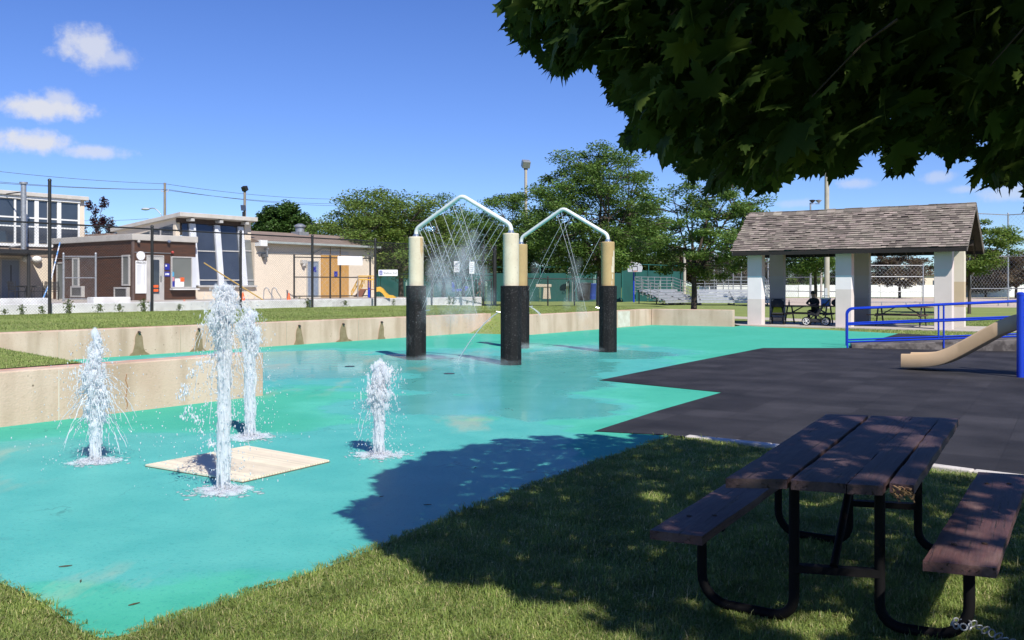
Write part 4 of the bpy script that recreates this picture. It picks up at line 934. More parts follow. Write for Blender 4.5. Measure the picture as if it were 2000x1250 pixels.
m = MB(); bb(m, WU0 + .01, ux(511, VF), VF - .5, VF - .02, EV - .22, EV + .1); m.build('eave_return', WHITEP, wg)
o, *_r = pane('plywood_panel', PLY, wg, 626.5, 680, 498, 581, VF, depth=.06)
for a in (644, 663): m = MB(); uu = ux(a, VF); bb(m, uu - .02, uu + .02, VF - .075, VF - .0605, ZG + .1, ZG + 3.0); m.build('batten', MAT('ply_seam', (.26, .14, .04), (.2, .1, .03), 4, .8), o)
pane('lintel_patch', MAT('pale_patch', (.56, .54, .50), (.5, .48, .45), 3, .8), wg, 627, 680, 491, 497.5, VF, depth=.03)
o, u0, u1, z0, z1 = pane('blue_door', DOORG, wg, 600, 620, 511, 580, VF, TRIM, .06)
m = MB(); bb(m, u0 + .35, u0 + .62, VF - .06, VF - .051, z0 + 1.45, z0 + 1.75); m.build('door_notice', SIGNB, o)
pane('blue_notice', SIGNB, wg, 652.5, 659, 530, 540, VF - .061, depth=.02)
def lampb(px, py, parent, mat=TRIM, s=.16):
    uc = ux(px, VF); zc = zy(py, uc, VF); m = MB(); bb(m, uc - s, uc + s, VF - .22, VF - .003, zc - s * .5, zc + s * .7); m.tube([bp(uc, VF - .13, zc - s * .5), bp(uc, VF - .15, zc - s * 1.4)], s * .6, 10); m.build('wall_lamp', mat, parent)
lampb(590.5, 512, wg); lampb(514.5, 500, wg, MAT('lamp_grey', (.12, .12, .12), (.09, .09, .09), 3, .5), .15)
m = MB(); uc = ux(517, VF); zc = zy(487, uc, VF); m.tube([bp(uc, VF - .02, zc), bp(uc, VF - .3, zc + .04)], .05, 8); m.tube([bp(uc, VF - .2, zc), bp(uc + .02, VF - .2, zc - .38)], .035, 8); m.build('security_camera', GALV, wg)
m = MB(); m.tube([bp(ux(500, VF), VF - .03, zy(494, 7.4, VF)), bp(ux(560, VF), VF - .03, zy(495.5, 10, VF)), bp(ux(608, VF), VF - .03, zy(497, 12, VF)), bp(ux(630, VF), VF - .03, zy(486, 13, VF)), bp(ux(725, VF), VF - .03, zy(488.5, 16, VF))], .02, 6); m.build('wall_cable', GALV, wg)
cv = MB(); c = bp(ux(586, 3.2), 3.2, 4.6); cv.box(c, (.75, .75, .55), rotz(.93)); cv.lathe([(.27, .27), (.27, .55), (.36, .58), (.36, .66), (.12, .78)], c, 18); cv.build('roof_vent', GALV, wg, smooth=40)
# --- two storey hall on the left
V4 = 9.9; U4 = ux(165, V4); HT = 6.42
hl = thing('pool_hall', 'two storey cream pool hall with wide upper window band and silver flue', 'building', bp(U4 - 6, V4 + 4, ZG))
bbox_('wall', CREAM, hl, -14, U4, V4, V4 + 9, ZG - .3, HT)
m = MB(); bb(m, -14.1, U4 + .12, V4 - .28, V4 + 9.1, HT + .002, HT + .22); m.build('roof_fascia', ROOFF, hl, bevel=.02)
zt4, zb4 = zy(392, 0, V4), zy(475, 0, V4); uE = ux(152.5, V4)
bx = [-13.6, -10.6, -7.6, -4.7, ux(28, V4), ux(50, V4), ux(70, V4), ux(93, V4), ux(114, V4), uE]
for i in range(len(bx) - 1):
    m = MB(); bb(m, bx[i] + .05, bx[i + 1] - .05, V4 - .04, V4 - .003, zb4, zt4); o = m.build('window_pane', DARKGL, hl)
    for zz in (zy(426, 0, V4), zy(443, 0, V4)): f = MB(); bb(f, bx[i] + .052, bx[i + 1] - .052, V4 - .07, V4 - .042, zz - .04, zz + .04); f.build('transom', WHITEP, o)
    m = MB(); thick = .11 if i in (5, 7) else .05; bb(m, bx[i + 1] - thick, bx[i + 1] + thick, V4 - .10, V4 - .005, zb4 - .05, zt4 + .05); m.build('mullion', WHITEP, hl)
m = MB(); bb(m, -14, uE + .05, V4 - .16, V4 - .003, zt4 + .052, zt4 + .27); m.build('window_head', WHITEP, hl); m = MB(); bb(m, -14, uE + .1, V4 - .14, V4 - .003, zb4 - .19, zb4 - .052); m.build('window_sill', WHITEP, hl)
m = MB(); bb(m, -14, uE + .0, V4 - .05, V4 - .003, zb4 - .72, zb4 - .195); m.build('tile_band', MAT('brownish_band', (.30, .22, .17), (.24, .18, .14), 4, .9), hl)
o, u0, u1, z0, z1 = pane('blue_door', DOORG, hl, 2, 36, 508, 589, V4, TRIM, .06); m = MB(); bb(m, u0 + .45, u1 - .38, V4 - .06, V4 - .052, z0 + 1.05, z1 - .25); m.build('door_window', DARKGL, o)
fu = MB(); uf = ux(46, V4 - 1.6); q = bp(uf, V4 - 1.6); fu.tube([q + Vector((0, 0, zy(487, uf, V4 - 1.6))), q + Vector((0, 0, zy(360, uf, V4 - 1.6)))], .135, 16); fu.tube([q + Vector((0, 0, zy(359.5, uf, V4 - 1.6))), q + Vector((0, 0, zy(355.5, uf, V4 - 1.6)))], .20, 16)
fu.tube([q + Vector((0, 0, zy(480, uf, V4 - 1.6))), q + BV * 1.7 + Vector((0, 0, zy(482, uf, V4 - 1.6)))], .05, 8); fu.build('flue_pipe', GALV, hl, smooth=40)
m = MB(); m.tube([bp(uf, V4 - 1.5, zy(378, uf, V4)), bp(ux(6, V4), V4 - .05, zy(384, 0, V4)), ], .03, 6); m.build('flue_stay', BLACKM, hl)
cn = MB(); bb(cn, -14, ux(98, 7.4), 6.6, V4 - .003, 3.22, 3.42); cno = cn.build('canopy', BLACKM, hl)
for a in (56,): m = MB(); uu = ux(a, 6.8); m.tube([bp(uu, 6.8, ZG - .05), bp(uu, 6.8, 3.22)], .085, 10); m.build('canopy_post', BLACKM, hl)
def lamp4(px, py):
    uc = ux(px, V4); zc = zy(py, uc, V4); m = MB(); m.ball(bp(uc, V4 - .12, zc), (.26, .26, .2), 12, 8); m.build('bulkhead_lamp', WHITEP, hl, smooth=True)
lamp4(70, 507); lamp4(51, 506)
# link block behind kiosk
lk = thing('link_building', 'low flat roofed cream link between the pool hall and kiosk', 'building', bp(5, 8.6, ZG))
bbox_('wall', CREAM, lk, U4 + .01, 9.0, 7.62, 12.0, ZG, 4.25); bbox_('roof', MAT('rusty_flat_roof', (.22, .13, .10), (.30, .24, .2), 3, .8), lk, U4 + .01, 9.1, 7.62, 12.1, 4.252, 4.5)
# pool deck, white pool edge wall
FP0, FP1 = Vector((-15.45, 30.8, 0)), Vector((-6.35, 43.25, 0)); FD = (FP1 - FP0).normalized(); FN = Vector((-FD.y, FD.x, 0))
dk = [xy(FP0 - FD * 8 + FN * .9), xy(FP1 + FD * 2.2 + FN * .9), xy(bp(17.5, -3)), xy(bp(17.5, 12)), xy(bp(-14.5, 12)), xy(FP0 - FD * 8 + FN * 16)]
m = MB(); m.prism(dk, .2, .9); m.build('pool_deck', PATHC, kind='structure')
CURBW = MAT('white_curb_paint', (.76, .76, .75), (.58, .57, .56), 1.5, .8, bump=.2, c3=(.40, .39, .37), s3=6, a3=.5, lo3=.58, hi3=.7)
m = MB(); m.obox(FP0 - FD * 9 + FN * .45 + Vector((0, 0, .3)), FD * (9 + 15.4 + 8.6), FN * .4, (0, 0, .69)); m.build('pool_edge_wall', CURBW, label='long low white painted pool edge wall behind the tall black fence', cat='low wall', bevel=.03)
m = MB(); c = FP0 - FD * 1.6 + FN * .9; m.obox(c + Vector((0, 0, .9)), FD * 2.1, FN * .6, (0, 0, .28)); m.build('pool_ledge', CURBW, label='white painted block ledge left of the brown kiosk beside the patio chairs', cat='ledge', bevel=.02)
c = at(228, 588, 36.6); m = MB(); m.obox(c - FD * .95 + Vector((0, 0, -.1)), FD * 1.55, FN * .5, (0, 0, .26)); m.build('pool_ledge', CURBW, label='white painted block ledge just in front of the brown kiosk side wall', cat='ledge', bevel=.02)

# ------------------------------------------------------------------ chain-link fences
WIRE = MAT('fence_wire', (.05, .05, .05), (.09, .09, .09), 8, .4)
WIREG = MAT('galvanised_wire', (.45, .46, .47), (.36, .37, .38), 8, .5, metal=.3)
def chainlink(m, p, q, z0, z1, pitch=.075, r=.0028):
    """two families of diagonal wires clipped to the panel, each a thin three-sided rod"""
    d = q - p; Lh = Vector((d.x, d.y, 0)).length; dh = Vector((d.x, d.y, 0)).normalized(); hh = z1 - z0; n = Vector((-dh.y, dh.x, 0))
    st = pitch * 1.0
    for fam in (1, -1):
        k = -int(hh / st) - 1
        while k * st < Lh + hh:
            x0 = k * st; k += 1
            # line x = x0 + t (fam 1) or x0 + hh - t, for t in 0..hh
            a, b_ = 0.0, hh
            if fam == 1: a = max(a, -x0); b_ = min(b_, Lh - x0)
            else: a = max(a, x0 + hh - Lh); b_ = min(b_, x0 + hh)
            if b_ - a < .03: continue
            xa, xb = (x0 + a, x0 + b_) if fam == 1 else (x0 + hh - a, x0 + hh - b_)
            P = Vector((p.x, p.y, z0)) + dh * xa + Vector((0, 0, a)) + n * (.003 * fam); Q = Vector((p.x, p.y, z0)) + dh * xb + Vector((0, 0, b_)) + n * (.003 * fam)
            sdv = (Q - P).normalized().cross(n)
            vs = [P + n * r, P - n * r * .5 + sdv * r * .87, P - n * r * .5 - sdv * r * .87]; vs += [v + (Q - P) for v in vs]
            m.add(vs, [(0, 1, 4, 3), (1, 2, 5, 4), (2, 0, 3, 5)])
    return m
def fence(name, label, posts, z0s, Hh, rails, pr=.045, mat=BLACKM, wire=WIRE, pitch=.10, wr=.0027, extra=None, rr=.025, mesh=True, cat='fence', zmesh=None):
    t = thing(name, label, cat, (posts[0].x, posts[0].y, z0s[0]))
    for i, p in enumerate(posts):
        hh = (extra or {}).get(i, Hh + .05); m = MB(); m.tube([p + Vector((0, 0, z0s[i] - .1)), p + Vector((0, 0, z0s[i] + hh))], pr, 10); m.lathe([(pr * 1.15, 0), (pr * 1.1, .05), (pr * .4, .08)], p + Vector((0, 0, z0s[i] + hh)), 10); m.build('post', mat, t, smooth=50)
    for i in range(len(posts) - 1):
        p, q = posts[i], posts[i + 1]
        for rz in rails: m = MB(); m.tube([p + Vector((0, 0, z0s[i] + rz)), q + Vector((0, 0, z0s[i + 1] + rz))], rr, 8); m.build('rail', mat, t, smooth=50)
        if mesh: m = MB(); chainlink(m, p, q, z0s[i] + .03, z0s[i] + (zmesh or Hh), pitch, wr); m.build('wire_mesh', wire, t)
    return t
def fpx(px):
    k = (px - 1000) / F; s_ = (k * FP0.y - FP0.x) / (FD.x - k * FD.y); return FP0 + FD * s_
fps = [FP0 - FD * 3.9, fpx(97), fpx(297), fpx(470), fpx(610), fpx(733)]
fence('chainlink_fence', 'tall black chain-link fence along the lawn in front of the pool building', fps, [.65] * 6, 3.05, [3.03], pr=.055, extra={1: 4.45}, rr=.028)
f2 = [fpx(733), Vector((-4.15, 45.4, 0)), Vector((-1.35, 47.5, 0))]
f2 = [fpx(733), at(843, 558, 46.0), at(944, 558, 48.5), at(968, 558, 49.2)]
for q in f2: q.z = 0
fence('chainlink_fence', 'tall black chain-link fence turning away behind the spray arch', f2, [.65] * 4, 3.0, [2.98, 1.5], pr=.05, pitch=.1, rr=.022)
gq = at(967, 470, 48.0); gq.z = 0
fence('entrance_gate', 'black gate post with grey crossbar seen through the nearer spray arch', [at(905, 558, 49.5).xy.to_3d(), at(966, 558, 49.0).xy.to_3d()], [.6, .6], 2.9, [2.35], pr=.09, mat=BLACKM, mesh=False, cat='gate')
lowp = [at(p, 558, y).xy.to_3d() for p, y in ((1030, 50), (1070, 50.5), (1122, 51), (1168, 51.5))]
fence('low_fence', 'low black chain-link fence between the farther arch columns', lowp, [.52, .5, .5, .48], 1.5, [1.48], pr=.04, pitch=.09, rr=.03)
lq = [at(p, 558, y).xy.to_3d() for p, y in ((845, 50), (890, 50.2), (930, 50.4), (960, 50.6))]
fence('low_fence', 'low black chain-link fence behind the nearer spray arch', lq, [.6] * 4, 1.3, [1.28], pr=.035, pitch=.09, rr=.025)
# small enclosure at the kiosk
ep = [at(p, 558, 41.0).xy.to_3d() for p in (124, 187)]
fence('wire_gate', 'grey chain-link gate panel in front of the brown kiosk side wall', ep, [.95, .95], 2.0, [1.95, 1.0, .06], pr=.045, mat=GALV, wire=WIREG, rr=.025, cat='gate', wr=.0018)
eq = [at(p, 558, y).xy.to_3d() for p, y in ((574.5, 50), (645, 51), (664.5, 51.4), (723, 52.5))]
fence('wire_gate', 'black chain-link gate panels in front of the plywood boarded doorway', eq, [.95] * 4, 2.22, [2.2, 1.12, .08], pr=.05, wire=WIREG, rr=.03, cat='gate', pitch=.3, wr=.004)
b0, b1 = at(660, 500, 51.0), at(708, 502, 51.6); m = MB(); d = b1 - b0; m.obox(b0, Vector((d.x, d.y, 0)), Vector((-.01, -.012, 0)), (0, 0, -.50)); m.build('blank_banner', SIGNW, label='blank white banner tied to the black gate rail', cat='banner')
s0, s1 = at(739, 527, 43.1), at(776.5, 527, 43.5); d = s1 - s0; dn = Vector((d.y, -d.x, 0)).normalized(); st = thing('pool_sign', 'white Shallow End sign with a blue figure panel on black fence', 'sign', s0 + d / 2)
m = MB(); m.obox(s0 + Vector((0, 0, -.29)), d, dn * .02, (0, 0, .29)); m.build('sign_plate', SIGNW, st, bevel=.008)
m = MB(); m.obox(s0 + d * .05 + dn * .0205 + Vector((0, 0, -.245)), d * .15, dn * .006, (0, 0, .21)); pb_ = m.build('figure_panel', SIGNB, st)
m = MB(); c = s0 + d * .125 + dn * .028; m.ball(c + Vector((0, 0, -.075)), .022, 8, 6); m.beam(c + Vector((0, 0, -.11)), c + Vector((0, 0, -.225)), .035, .004, up=dn); m.build('figure_mark', SIGNW, pb_)
text('sign_lettering', 'Shallow End', .135, s0 + d * .60 + dn * .0215 + Vector((0, 0, -.15)), d, INK, st)
m = MB(); m.tube([s0 + d * .5 + Vector((0, 0, -.3)), s0 + d * .5 + Vector((0, 0, .1))], .012, 6); m.build('sign_strap', BLACKM, st)

# ------------------------------------------------------------------ poolside things
def cone(label, px, py, Y, s=1.0):
    c = at(px, py, Y); t = thing('traffic_cone', label, 'traffic cone', c); m = MB(); m.lathe([(.13 * s, .03 * s), (.03 * s, .5 * s), (.02 * s, .51 * s)], c, 14); m.build('cone_body', ORANGE, t, smooth=True)
    m = MB(); m.box(c + Vector((0, 0, .015)), (.32 * s, .32 * s, .03)); m.build('cone_base', ORANGE, t)
cone('small orange traffic cone standing below the kiosk counter', 360, 597, 36.5, .5); cone('small orange traffic cone lying lowest by the lawn edge', 362, 609, 35.8, .5); cone('orange traffic cone left of the pool ladder under yellow pole', 474.5, 590, 40.5, .85); cone('orange traffic cone right of the pool ladder beside gate', 564, 590, 43.0, .85)
ldt = thing('pool_ladder', 'curved silver pool ladder handrails near the lobby windows', 'pool ladder', at(527, 587, 44.5))
for px in (514.5, 530, ):
    c = at(px, 588, 44.5); pts = [c + Vector((0, 0, 0))]
    for k in range(9): a = math.pi * k / 8; pts.append(c + Vector((.12 - .12 * math.cos(a), .1, .48 + .16 * math.sin(a))))
    pts.append(c + Vector((.40, .25, .18))); pts.append(c + Vector((.40, .25, -.02))); m = MB(); m.tube(pts, .022, 8); m.build('handrail', GALV, ldt, smooth=60)
m = MB(); c = at(514.5, 587, 44.5); m.beam(c + Vector((0, .05, .03)), c + Vector((.80, .25, .03)), .05, .03); m.build('step_bar', GALV, ldt)
m = MB(); m.tube([at(398, 513, 41.0), at(440, 540, 41.5), at(520, 590, 42.3)], [.025, .03, .03], 8); m.build('pool_pole', MAT('yellow_bamboo', (.50, .33, .08), (.42, .27, .07), 4, .5), label='long yellow pole leaning across the lobby windows', cat='pole')
m = MB(); m.tube([at(117, 474, 38), at(100, 545, 35.5), at(77, 600, 34)], .025, 8); m.build('pool_pole', MAT('blue_white_pole', (.12, .30, .60), (.7, .7, .72), 2.2, .4, lo=.46, hi=.54), label='slanting blue and white pool pole beside the tall fence post', cat='pole')
def patio_chair(label, px, Y, rz):
    t = thing('patio_chair', label, 'chair', (0, 0, 0)); DK = BLACKM
    m = MB(); m.box((0, 0, .42), (.55, .52, .03)); m.build('seat', DK, t); m = MB()
    for k in range(6): m.box((0, .27 + k * .012, .52 + k * .07), (.52, .02, .045))
    m.build('backrest', DK, t)
    for sx in (-1, 1):
        for sy in (-1, 1): m = MB(); m.tube([(sx * .26, sy * .24, 0), (sx * .26, sy * .24, .42 if sy < 0 else .92)], .018, 6); m.build('leg', DK, t)
        m = MB(); m.tube([(sx * .29, -.25, .42), (sx * .29, -.22, .64), (sx * .29, .26, .66)], .018, 6); m.build('armrest', DK, t)
    c = at(px, 590, Y); t.location = (c.x, c.y, ZG); t.rotation_euler = (0, 0, rz)
patio_chair('black patio chair in front of the blue-grey hall door', 33, 44.0, 2.6); patio_chair('black slatted patio chair beside the dark canopy post', 75, 44.4, -.9); patio_chair('black patio chair partly behind the tall fence pole', 103, 46.0, .5)
m = MB(); c = at(52, 590, 44.2); c.z = ZG; m.lathe([(.45, .66), (.46, .69), (.44, .70)], c, 20); m.tube([c, c + Vector((0, 0, .66))], .03, 8); m.lathe([(.25, 0), (.24, .03), (.05, .05)], c, 14); m.build('patio_table', BLACKM, label='round black patio table between the patio chairs', cat='table')
# small yellow and blue toddler slide
ts = thing('toddler_slide', 'small yellow toddler slide with blue posts beside the changing wing', 'slide', at(722, 580, 52)); YS = 52.0
for px in (699, 720.5, 733): m = MB(); m.tube([at(px, 581, YS + (px - 715) * .02), at(px, 539, YS + (px - 715) * .02)], .07 if px > 700 else .03, 8); m.build('post', BLUEP if px > 700 else GALV, ts)
m = MB()
for dx in (0, 12):
    m.tube([at(686 + dx, 571, YS + dx * .02), at(699 + dx * .8, 546, YS + dx * .02)], .035, 6); m.tube([at(686 + dx, 577, YS + dx * .02), at(699 + dx * .8, 556, YS + dx * .02)], .035, 6)
    for k in range(4): f_ = k / 3; m.tube([at(686 + dx + 13 * f_, 571 - 25 * f_, YS + dx * .02), at(686 + dx + 13 * f_, 578 - 24 * f_, YS + dx * .02)], .02, 5)
m.build('stair_rail', YELLP, ts); m = MB(); m.beam(at(700, 546, YS), at(733, 546, YS), .04, .06); m.beam(at(700, 539, YS), at(733, 539, YS), .04, .05)
for k in range(9): m.tube([at(701 + k * 4, 539, YS), at(701 + k * 4, 562, YS)], .02, 5)
m.build('guard_rail', YELLP, ts); m = MB(); m.obox(at(702, 566, YS), Vector((.9, .1, 0)), Vector((0, .6, 0)), (0, 0, .05)); m.build('deck', MAT('brown_plastic', (.28, .11, .04), (.22, .09, .03), 4, .5), ts)
m = MB(); m.extrude([at(690, 580, YS), at(703, 566, YS), at(713, 566, YS), at(706, 580, YS)], (0, .5, 0)); m.build('steps', MAT('brown_plastic_b', (.22, .09, .05), (.18, .07, .04), 4, .5), ts)
pr = [(735, 561), (741, 560), (747, 564), (752, 571), (758, 576), (766, 577), (772, 581)]; m = MB(); p1 = [at(a, b_, YS) for a, b_ in pr]; p2 = [at(a, min(584, b_ + 9), YS) for a, b_ in pr]
m.extrude(p1 + p2[::-1], (0, .55, 0)); m.build('chute', YELLP, ts)
# ------------------------------------------------------------------ weeds along the fence foot
WEED = leafmat('weed_leaf', (.05, .09, .02), (.10, .14, .04), (.16, .15, .06), .25, noise=3)
def weed_mesh(h_, n, seed):
    rng = np.random.default_rng(seed); V = []; Fq = []
    for i in range(n):
        a = rng.uniform(0, 6.283); r_ = min(.2, abs(rng.normal(0, .10))); z = rng.uniform(.02, 1) ** .8 * h_ * (1 - min(.7, r_)); c = np.array([r_ * np.cos(a) * (1.6), r_ * np.sin(a), z]); u = rng.normal(0, 1, 3); u /= np.linalg.norm(u); w = np.cross(u, rng.normal(0, 1, 3)); w /= np.linalg.norm(w); s_ = rng.uniform(.025, .055)
        b_ = len(V); V += [c - u * s_ * 1.5, c + w * s_ * .6, c + u * s_ * 1.5, c - w * s_ * .6]; Fq.append([b_, b_ + 1, b_ + 2, b_ + 3])
    return npmesh('weed_tuft', V, np.array(Fq), WEED, origin=Vector((0, 0, 0)))
wd = [weed_mesh(.60, 130, 1), weed_mesh(.42, 90, 2), weed_mesh(.75, 150, 3)]
first = [True] * 3
for i, (px, k) in enumerate([(3, 1), (40, 0), (80, 1), (133, 0), (188, 1), (228, 1), (276, 0), (345, 1), (602, 0), (676, 1), (765, 2), (812, 0), (872, 2), (882, 0), (910, 1), (928, 2), (585, 2)]):
    q = fpx(px) if px <= 733 else at(px, 558, 43.25 + (px - 733) * .024).xy.to_3d(); q = q - FN * R.uniform(-.1, .25); q.z = .64
    if px == 585: q = at(585, 592, 49); 
    if first[k]: o = wd[k]; first[k] = False
    else: o = wd[k].copy(); COL.objects.link(o)
    o.location = q; o.rotation_euler = (0, 0, R.uniform(0, 6)); s_ = R.uniform(.45, .85); o.scale = (s_, s_, s_)
    tag(o, 'scrubby green weed clump at the foot of the black chain-link fence', 'weed', 'weeds along the fence foot')
# ------------------------------------------------------------------ poles, wires, courts, bleachers, bins, people
def pole(name, label, px, ytop, ybase, Y, r, mat, cat='pole', r1=None):
    b = at(px, ybase, Y); tpt = at(px, ytop, Y); t = thing(name, label, cat, b); m = MB(); m.tube([b + Vector((0, 0, -.5)), tpt], [r, r1 or r * .75], 12); m.build('shaft', mat, t, smooth=60); return t, b, tpt
def flood(parent, p, s, az=0.0, mat=GALV):
    m = MB(); M_ = rotz(az) @ Matrix.Rotation(.5, 3, 'X'); m.box(p + Vector((0, 0, s * .75)), (s, s * .8, s * .9), M_); m.build('lamp_head', mat, parent, bevel=s * .05); m = MB(); m.box(p + Vector((0, 0, s * .1)), (s * .5, s * .1, s * .25)); m.build('lamp_bracket', BLACKM, parent)
t, b, q = pole('light_pole', 'pale concrete light pole with box lamp rising above the locust trees', 1027, 332, 585, 72, .15, CONCPOLE, 'light pole'); flood(t, q, .62, .3)
t, b, q = pole('light_pole', 'thick pale concrete pole behind the shelter roof', 1615, 250, 597, 66, .20, CONCPOLE, 'light pole', .15)
m = MB(); c = at(1613, 575, 65.8); m.box(c, (.2, .1, .9)); m.build('meter_box', GREYP, t)
t, b, q = pole('utility_pole', 'wooden utility pole with insulators above the lobby roof', 322, 357, 560, 92, .16, WOODP, 'utility pole')
m = MB(); c = at(322, 374, 92); m.beam(c + Vector((-.35, 0, 0)), c + Vector((.35, 0, 0)), .08, .08)
for s_ in (-.32, .32): m.tube([c + Vector((s_, 0, 0)), c + Vector((s_, 0, .22))], .05, 8)
m.build('crossarm', GREYP, t); UP1 = [q + Vector((0, 0, -.1)), c + Vector((-.32, 0, .2)), c + Vector((.32, 0, .2))]
t, b, q = pole('utility_pole', 'wooden pole with floodlight and solar panel behind the lobby roof', 478, 376, 560, 80, .15, WOODP, 'utility pole'); flood(t, q, .45, -.4, BLACKM)
m = MB(); c = at(475, 406, 79.6); m.box(c, (.42, .05, .55), rotz(.5) @ Matrix.Rotation(-.5, 3, 'X')); m.build('solar_panel', DARKGL, t); m = MB(); m.box(at(476, 418, 79.7), (.2, .2, .4)); m.build('control_box', BLACKM, t)
def streetlamp(label, p0, p1, Yl):
    a, b = at(*p0, Yl), at(*p1, Yl); t = thing('street_lamp', label, 'street lamp', Vector((b.x, b.y, 0))); m = MB(); pts = [a + (b - a) * k / 6 + Vector((0, 0, .35 * math.sin(math.pi * k / 6))) for k in range(7)]; pts.append(Vector((b.x + .3, b.y, 0)))
    m.tube(pts, .05, 8); m.build('lamp_arm', GALV, t, smooth=60); m = MB(); m.ball(a + Vector((-.3, 0, -.02)), (.45, .2, .14), 12, 6); m.build('lamp_head', GREYP, t, smooth=True)
streetlamp('grey cobra head street lamp left of the wooden utility pole', (290, 408), (316, 421), 92); streetlamp('grey cobra head street lamp above the changing wing roof', (626, 437), (650, 446), 95)
t, b, q = pole('light_pole', 'short floodlight pole with two lamps just above the shelter ridge', 1583, 396, 592, 88, .11, GALV, 'light pole'); 
m = MB(); m.beam(q + Vector((-.1, 0, -.1)), q + Vector((.9, 0, -.1)), .07, .07); m.build('lamp_bar', GALV, t)
for dx in (.15, .75): m = MB(); c = q + Vector((dx, -.1, .06)); m.lathe([(.05, -.1), (.28, .12), (.29, .18), (.1, .22)], c, 12); m.build('lamp_head', GALV if dx > .5 else BLACKM, t, smooth=True)
for i, (px, yt, yb, Yp, lb) in enumerate([(1233, 430, 580, 92, 'slim pale concrete pole left of the angled bleachers'), (1337, 470, 585, 95, 'pale concrete pole behind the airy locust trunk'), (1085, 440, 575, 100, 'slim pale concrete pole among the dark trees between the arches'), (853, 440, 575, 98, 'slim pale pole behind the nearer spray arch water'), (1604, 480, 590, 105, 'pale lamp pole beside tree trunk inside the shelter opening')]):
    pole('court_pole', lb, px, yt, yb, Yp, .17 if i == 1 else .13, CONCPOLE)
def wire(name, label, pts, r=.016, cat='power line'):
    m = MB(); out = []
    for a, b in zip(pts[:-1], pts[1:]):
        n = 14; sag = (b - a).length * .012
        for k in range(n): u = k / n; out.append(a.lerp(b, u) - Vector((0, 0, sag * 4 * u * (1 - u))))
    out.append(pts[-1]); m.tube(out, r, 5); m.build(name, MAT('cable', (.10, .10, .11), (.07, .07, .08), 4, .6) if 'cable' not in bpy.data.materials else bpy.data.materials['cable'], smooth=True, label=label, cat=cat)
wire('power_line', 'topmost thin power line crossing the sky over the pool hall', [at(-60, 328, 80), UP1[0], at(660, 389, 118)], .022)
wire('power_line', 'middle thin power line ending at the utility pole crossarm', [at(-60, 350, 80), UP1[1], at(660, 398, 118)], .022)
wire('power_line', 'lowest thin power line beside the wooden utility pole crossarm', [at(-60, 353, 80), UP1[2], at(660, 402, 118)], .022)
wire('power_line', 'short low power line behind the plum tree and hall', [at(160, 431, 95), at(290, 427, 95)], .02)
wire('power_line', 'thick power line at right edge beside the shelter gable', [at(1925, 470, 90), at(2060, 463, 90)], .03); wire('power_line', 'thin upper power line at right edge above the ball fence', [at(1940, 448, 110), at(2060, 455, 110)], .02)
# --- tennis court fence with green windscreen
SCREEN = MAT('green_windscreen', (.006, .078, .068), (.005, .060, .053), .6, .8, bump=.2)
def screen(label, p, q, z0, hh, n):
    t = thing('court_fence', label, 'court fence', p); d = (q - p) / n; nn = Vector((-d.y, d.x, 0)).normalized()
    for i in range(n + 1): m = MB(); m.tube([p + d * i + Vector((0, 0, z0)), p + d * i + Vector((0, 0, z0 + hh + .7))], .045, 8); m.build('post', MAT('green_post', (.015, .12, .10), (.015, .10, .09), 3, .5) if 'green_post' not in bpy.data.materials else bpy.data.materials['green_post'], t)
    for i in range(n): m = MB(); m.obox(p + d * (i + .03) + nn * .06 + Vector((0, 0, z0 + .08)), d * .94, nn * .012, (0, 0, hh)); m.build('windscreen', SCREEN, t)
    m = MB(); m.tube([p + Vector((0, 0, z0 + hh + .65)), q + Vector((0, 0, z0 + hh + .65))], .03, 6); m.build('rail', bpy.data.materials['green_post'], t)
screen('long green windscreen tennis fence behind the spray arches', at(690, 558, 88).xy.to_3d(), at(1215, 558, 86).xy.to_3d(), .0, 2.7, 10)
screen('green windscreen court fence behind the angled bleachers', at(1216, 558, 86).xy.to_3d(), at(1335, 558, 96).xy.to_3d(), .0, 3.0, 5)
def hoop(label, px, py, Y, s):
    c = at(px, py, Y); t = thing('basketball_hoop', label, 'basketball hoop', Vector((c.x, c.y, 0))); m = MB(); pts = [(-.75, -.45), (.75, -.45), (.85, 0)] + [(.85 * math.cos(a), .62 * math.sin(a)) for a in [k * math.pi / 10 for k in range(1, 10)]] + [(-.85, 0)]
    m.extrude([c + Vector((a * s, 0, b * s)) for a, b in pts], (0, .05, 0)); bd = m.build('backboard', GREYP, t); m = MB()
    for a in (-.28, .28): m.box(c + Vector((a * s, -.012, -.1 * s)), (.05, .02, .5 * s))
    for b in (-.34, .14): m.box(c + Vector((0, -.014, b * s)), (.6 * s, .02, .05))
    m.build('target_marking', INK, bd); m = MB(); m.torus(c + Vector((0, -.35 * s, -.38 * s)), .23 * s, .02, (0, 0, 1), 16, 6); m.build('rim', ORANGE, t)
    m = MB(); m.tube([Vector((c.x, c.y + .8, 0)), Vector((c.x, c.y + .8, c.z - .3)), c + Vector((0, .08, 0))], .07, 8); m.build('post', BLUEP if s > .7 else GALV, t, smooth=60)
hoop('large white fan basketball backboard behind the angled bleachers', 1240, 523, 83, .82); hoop('small far white basketball backboard between the arch columns', 1119, 528, 85, .55)
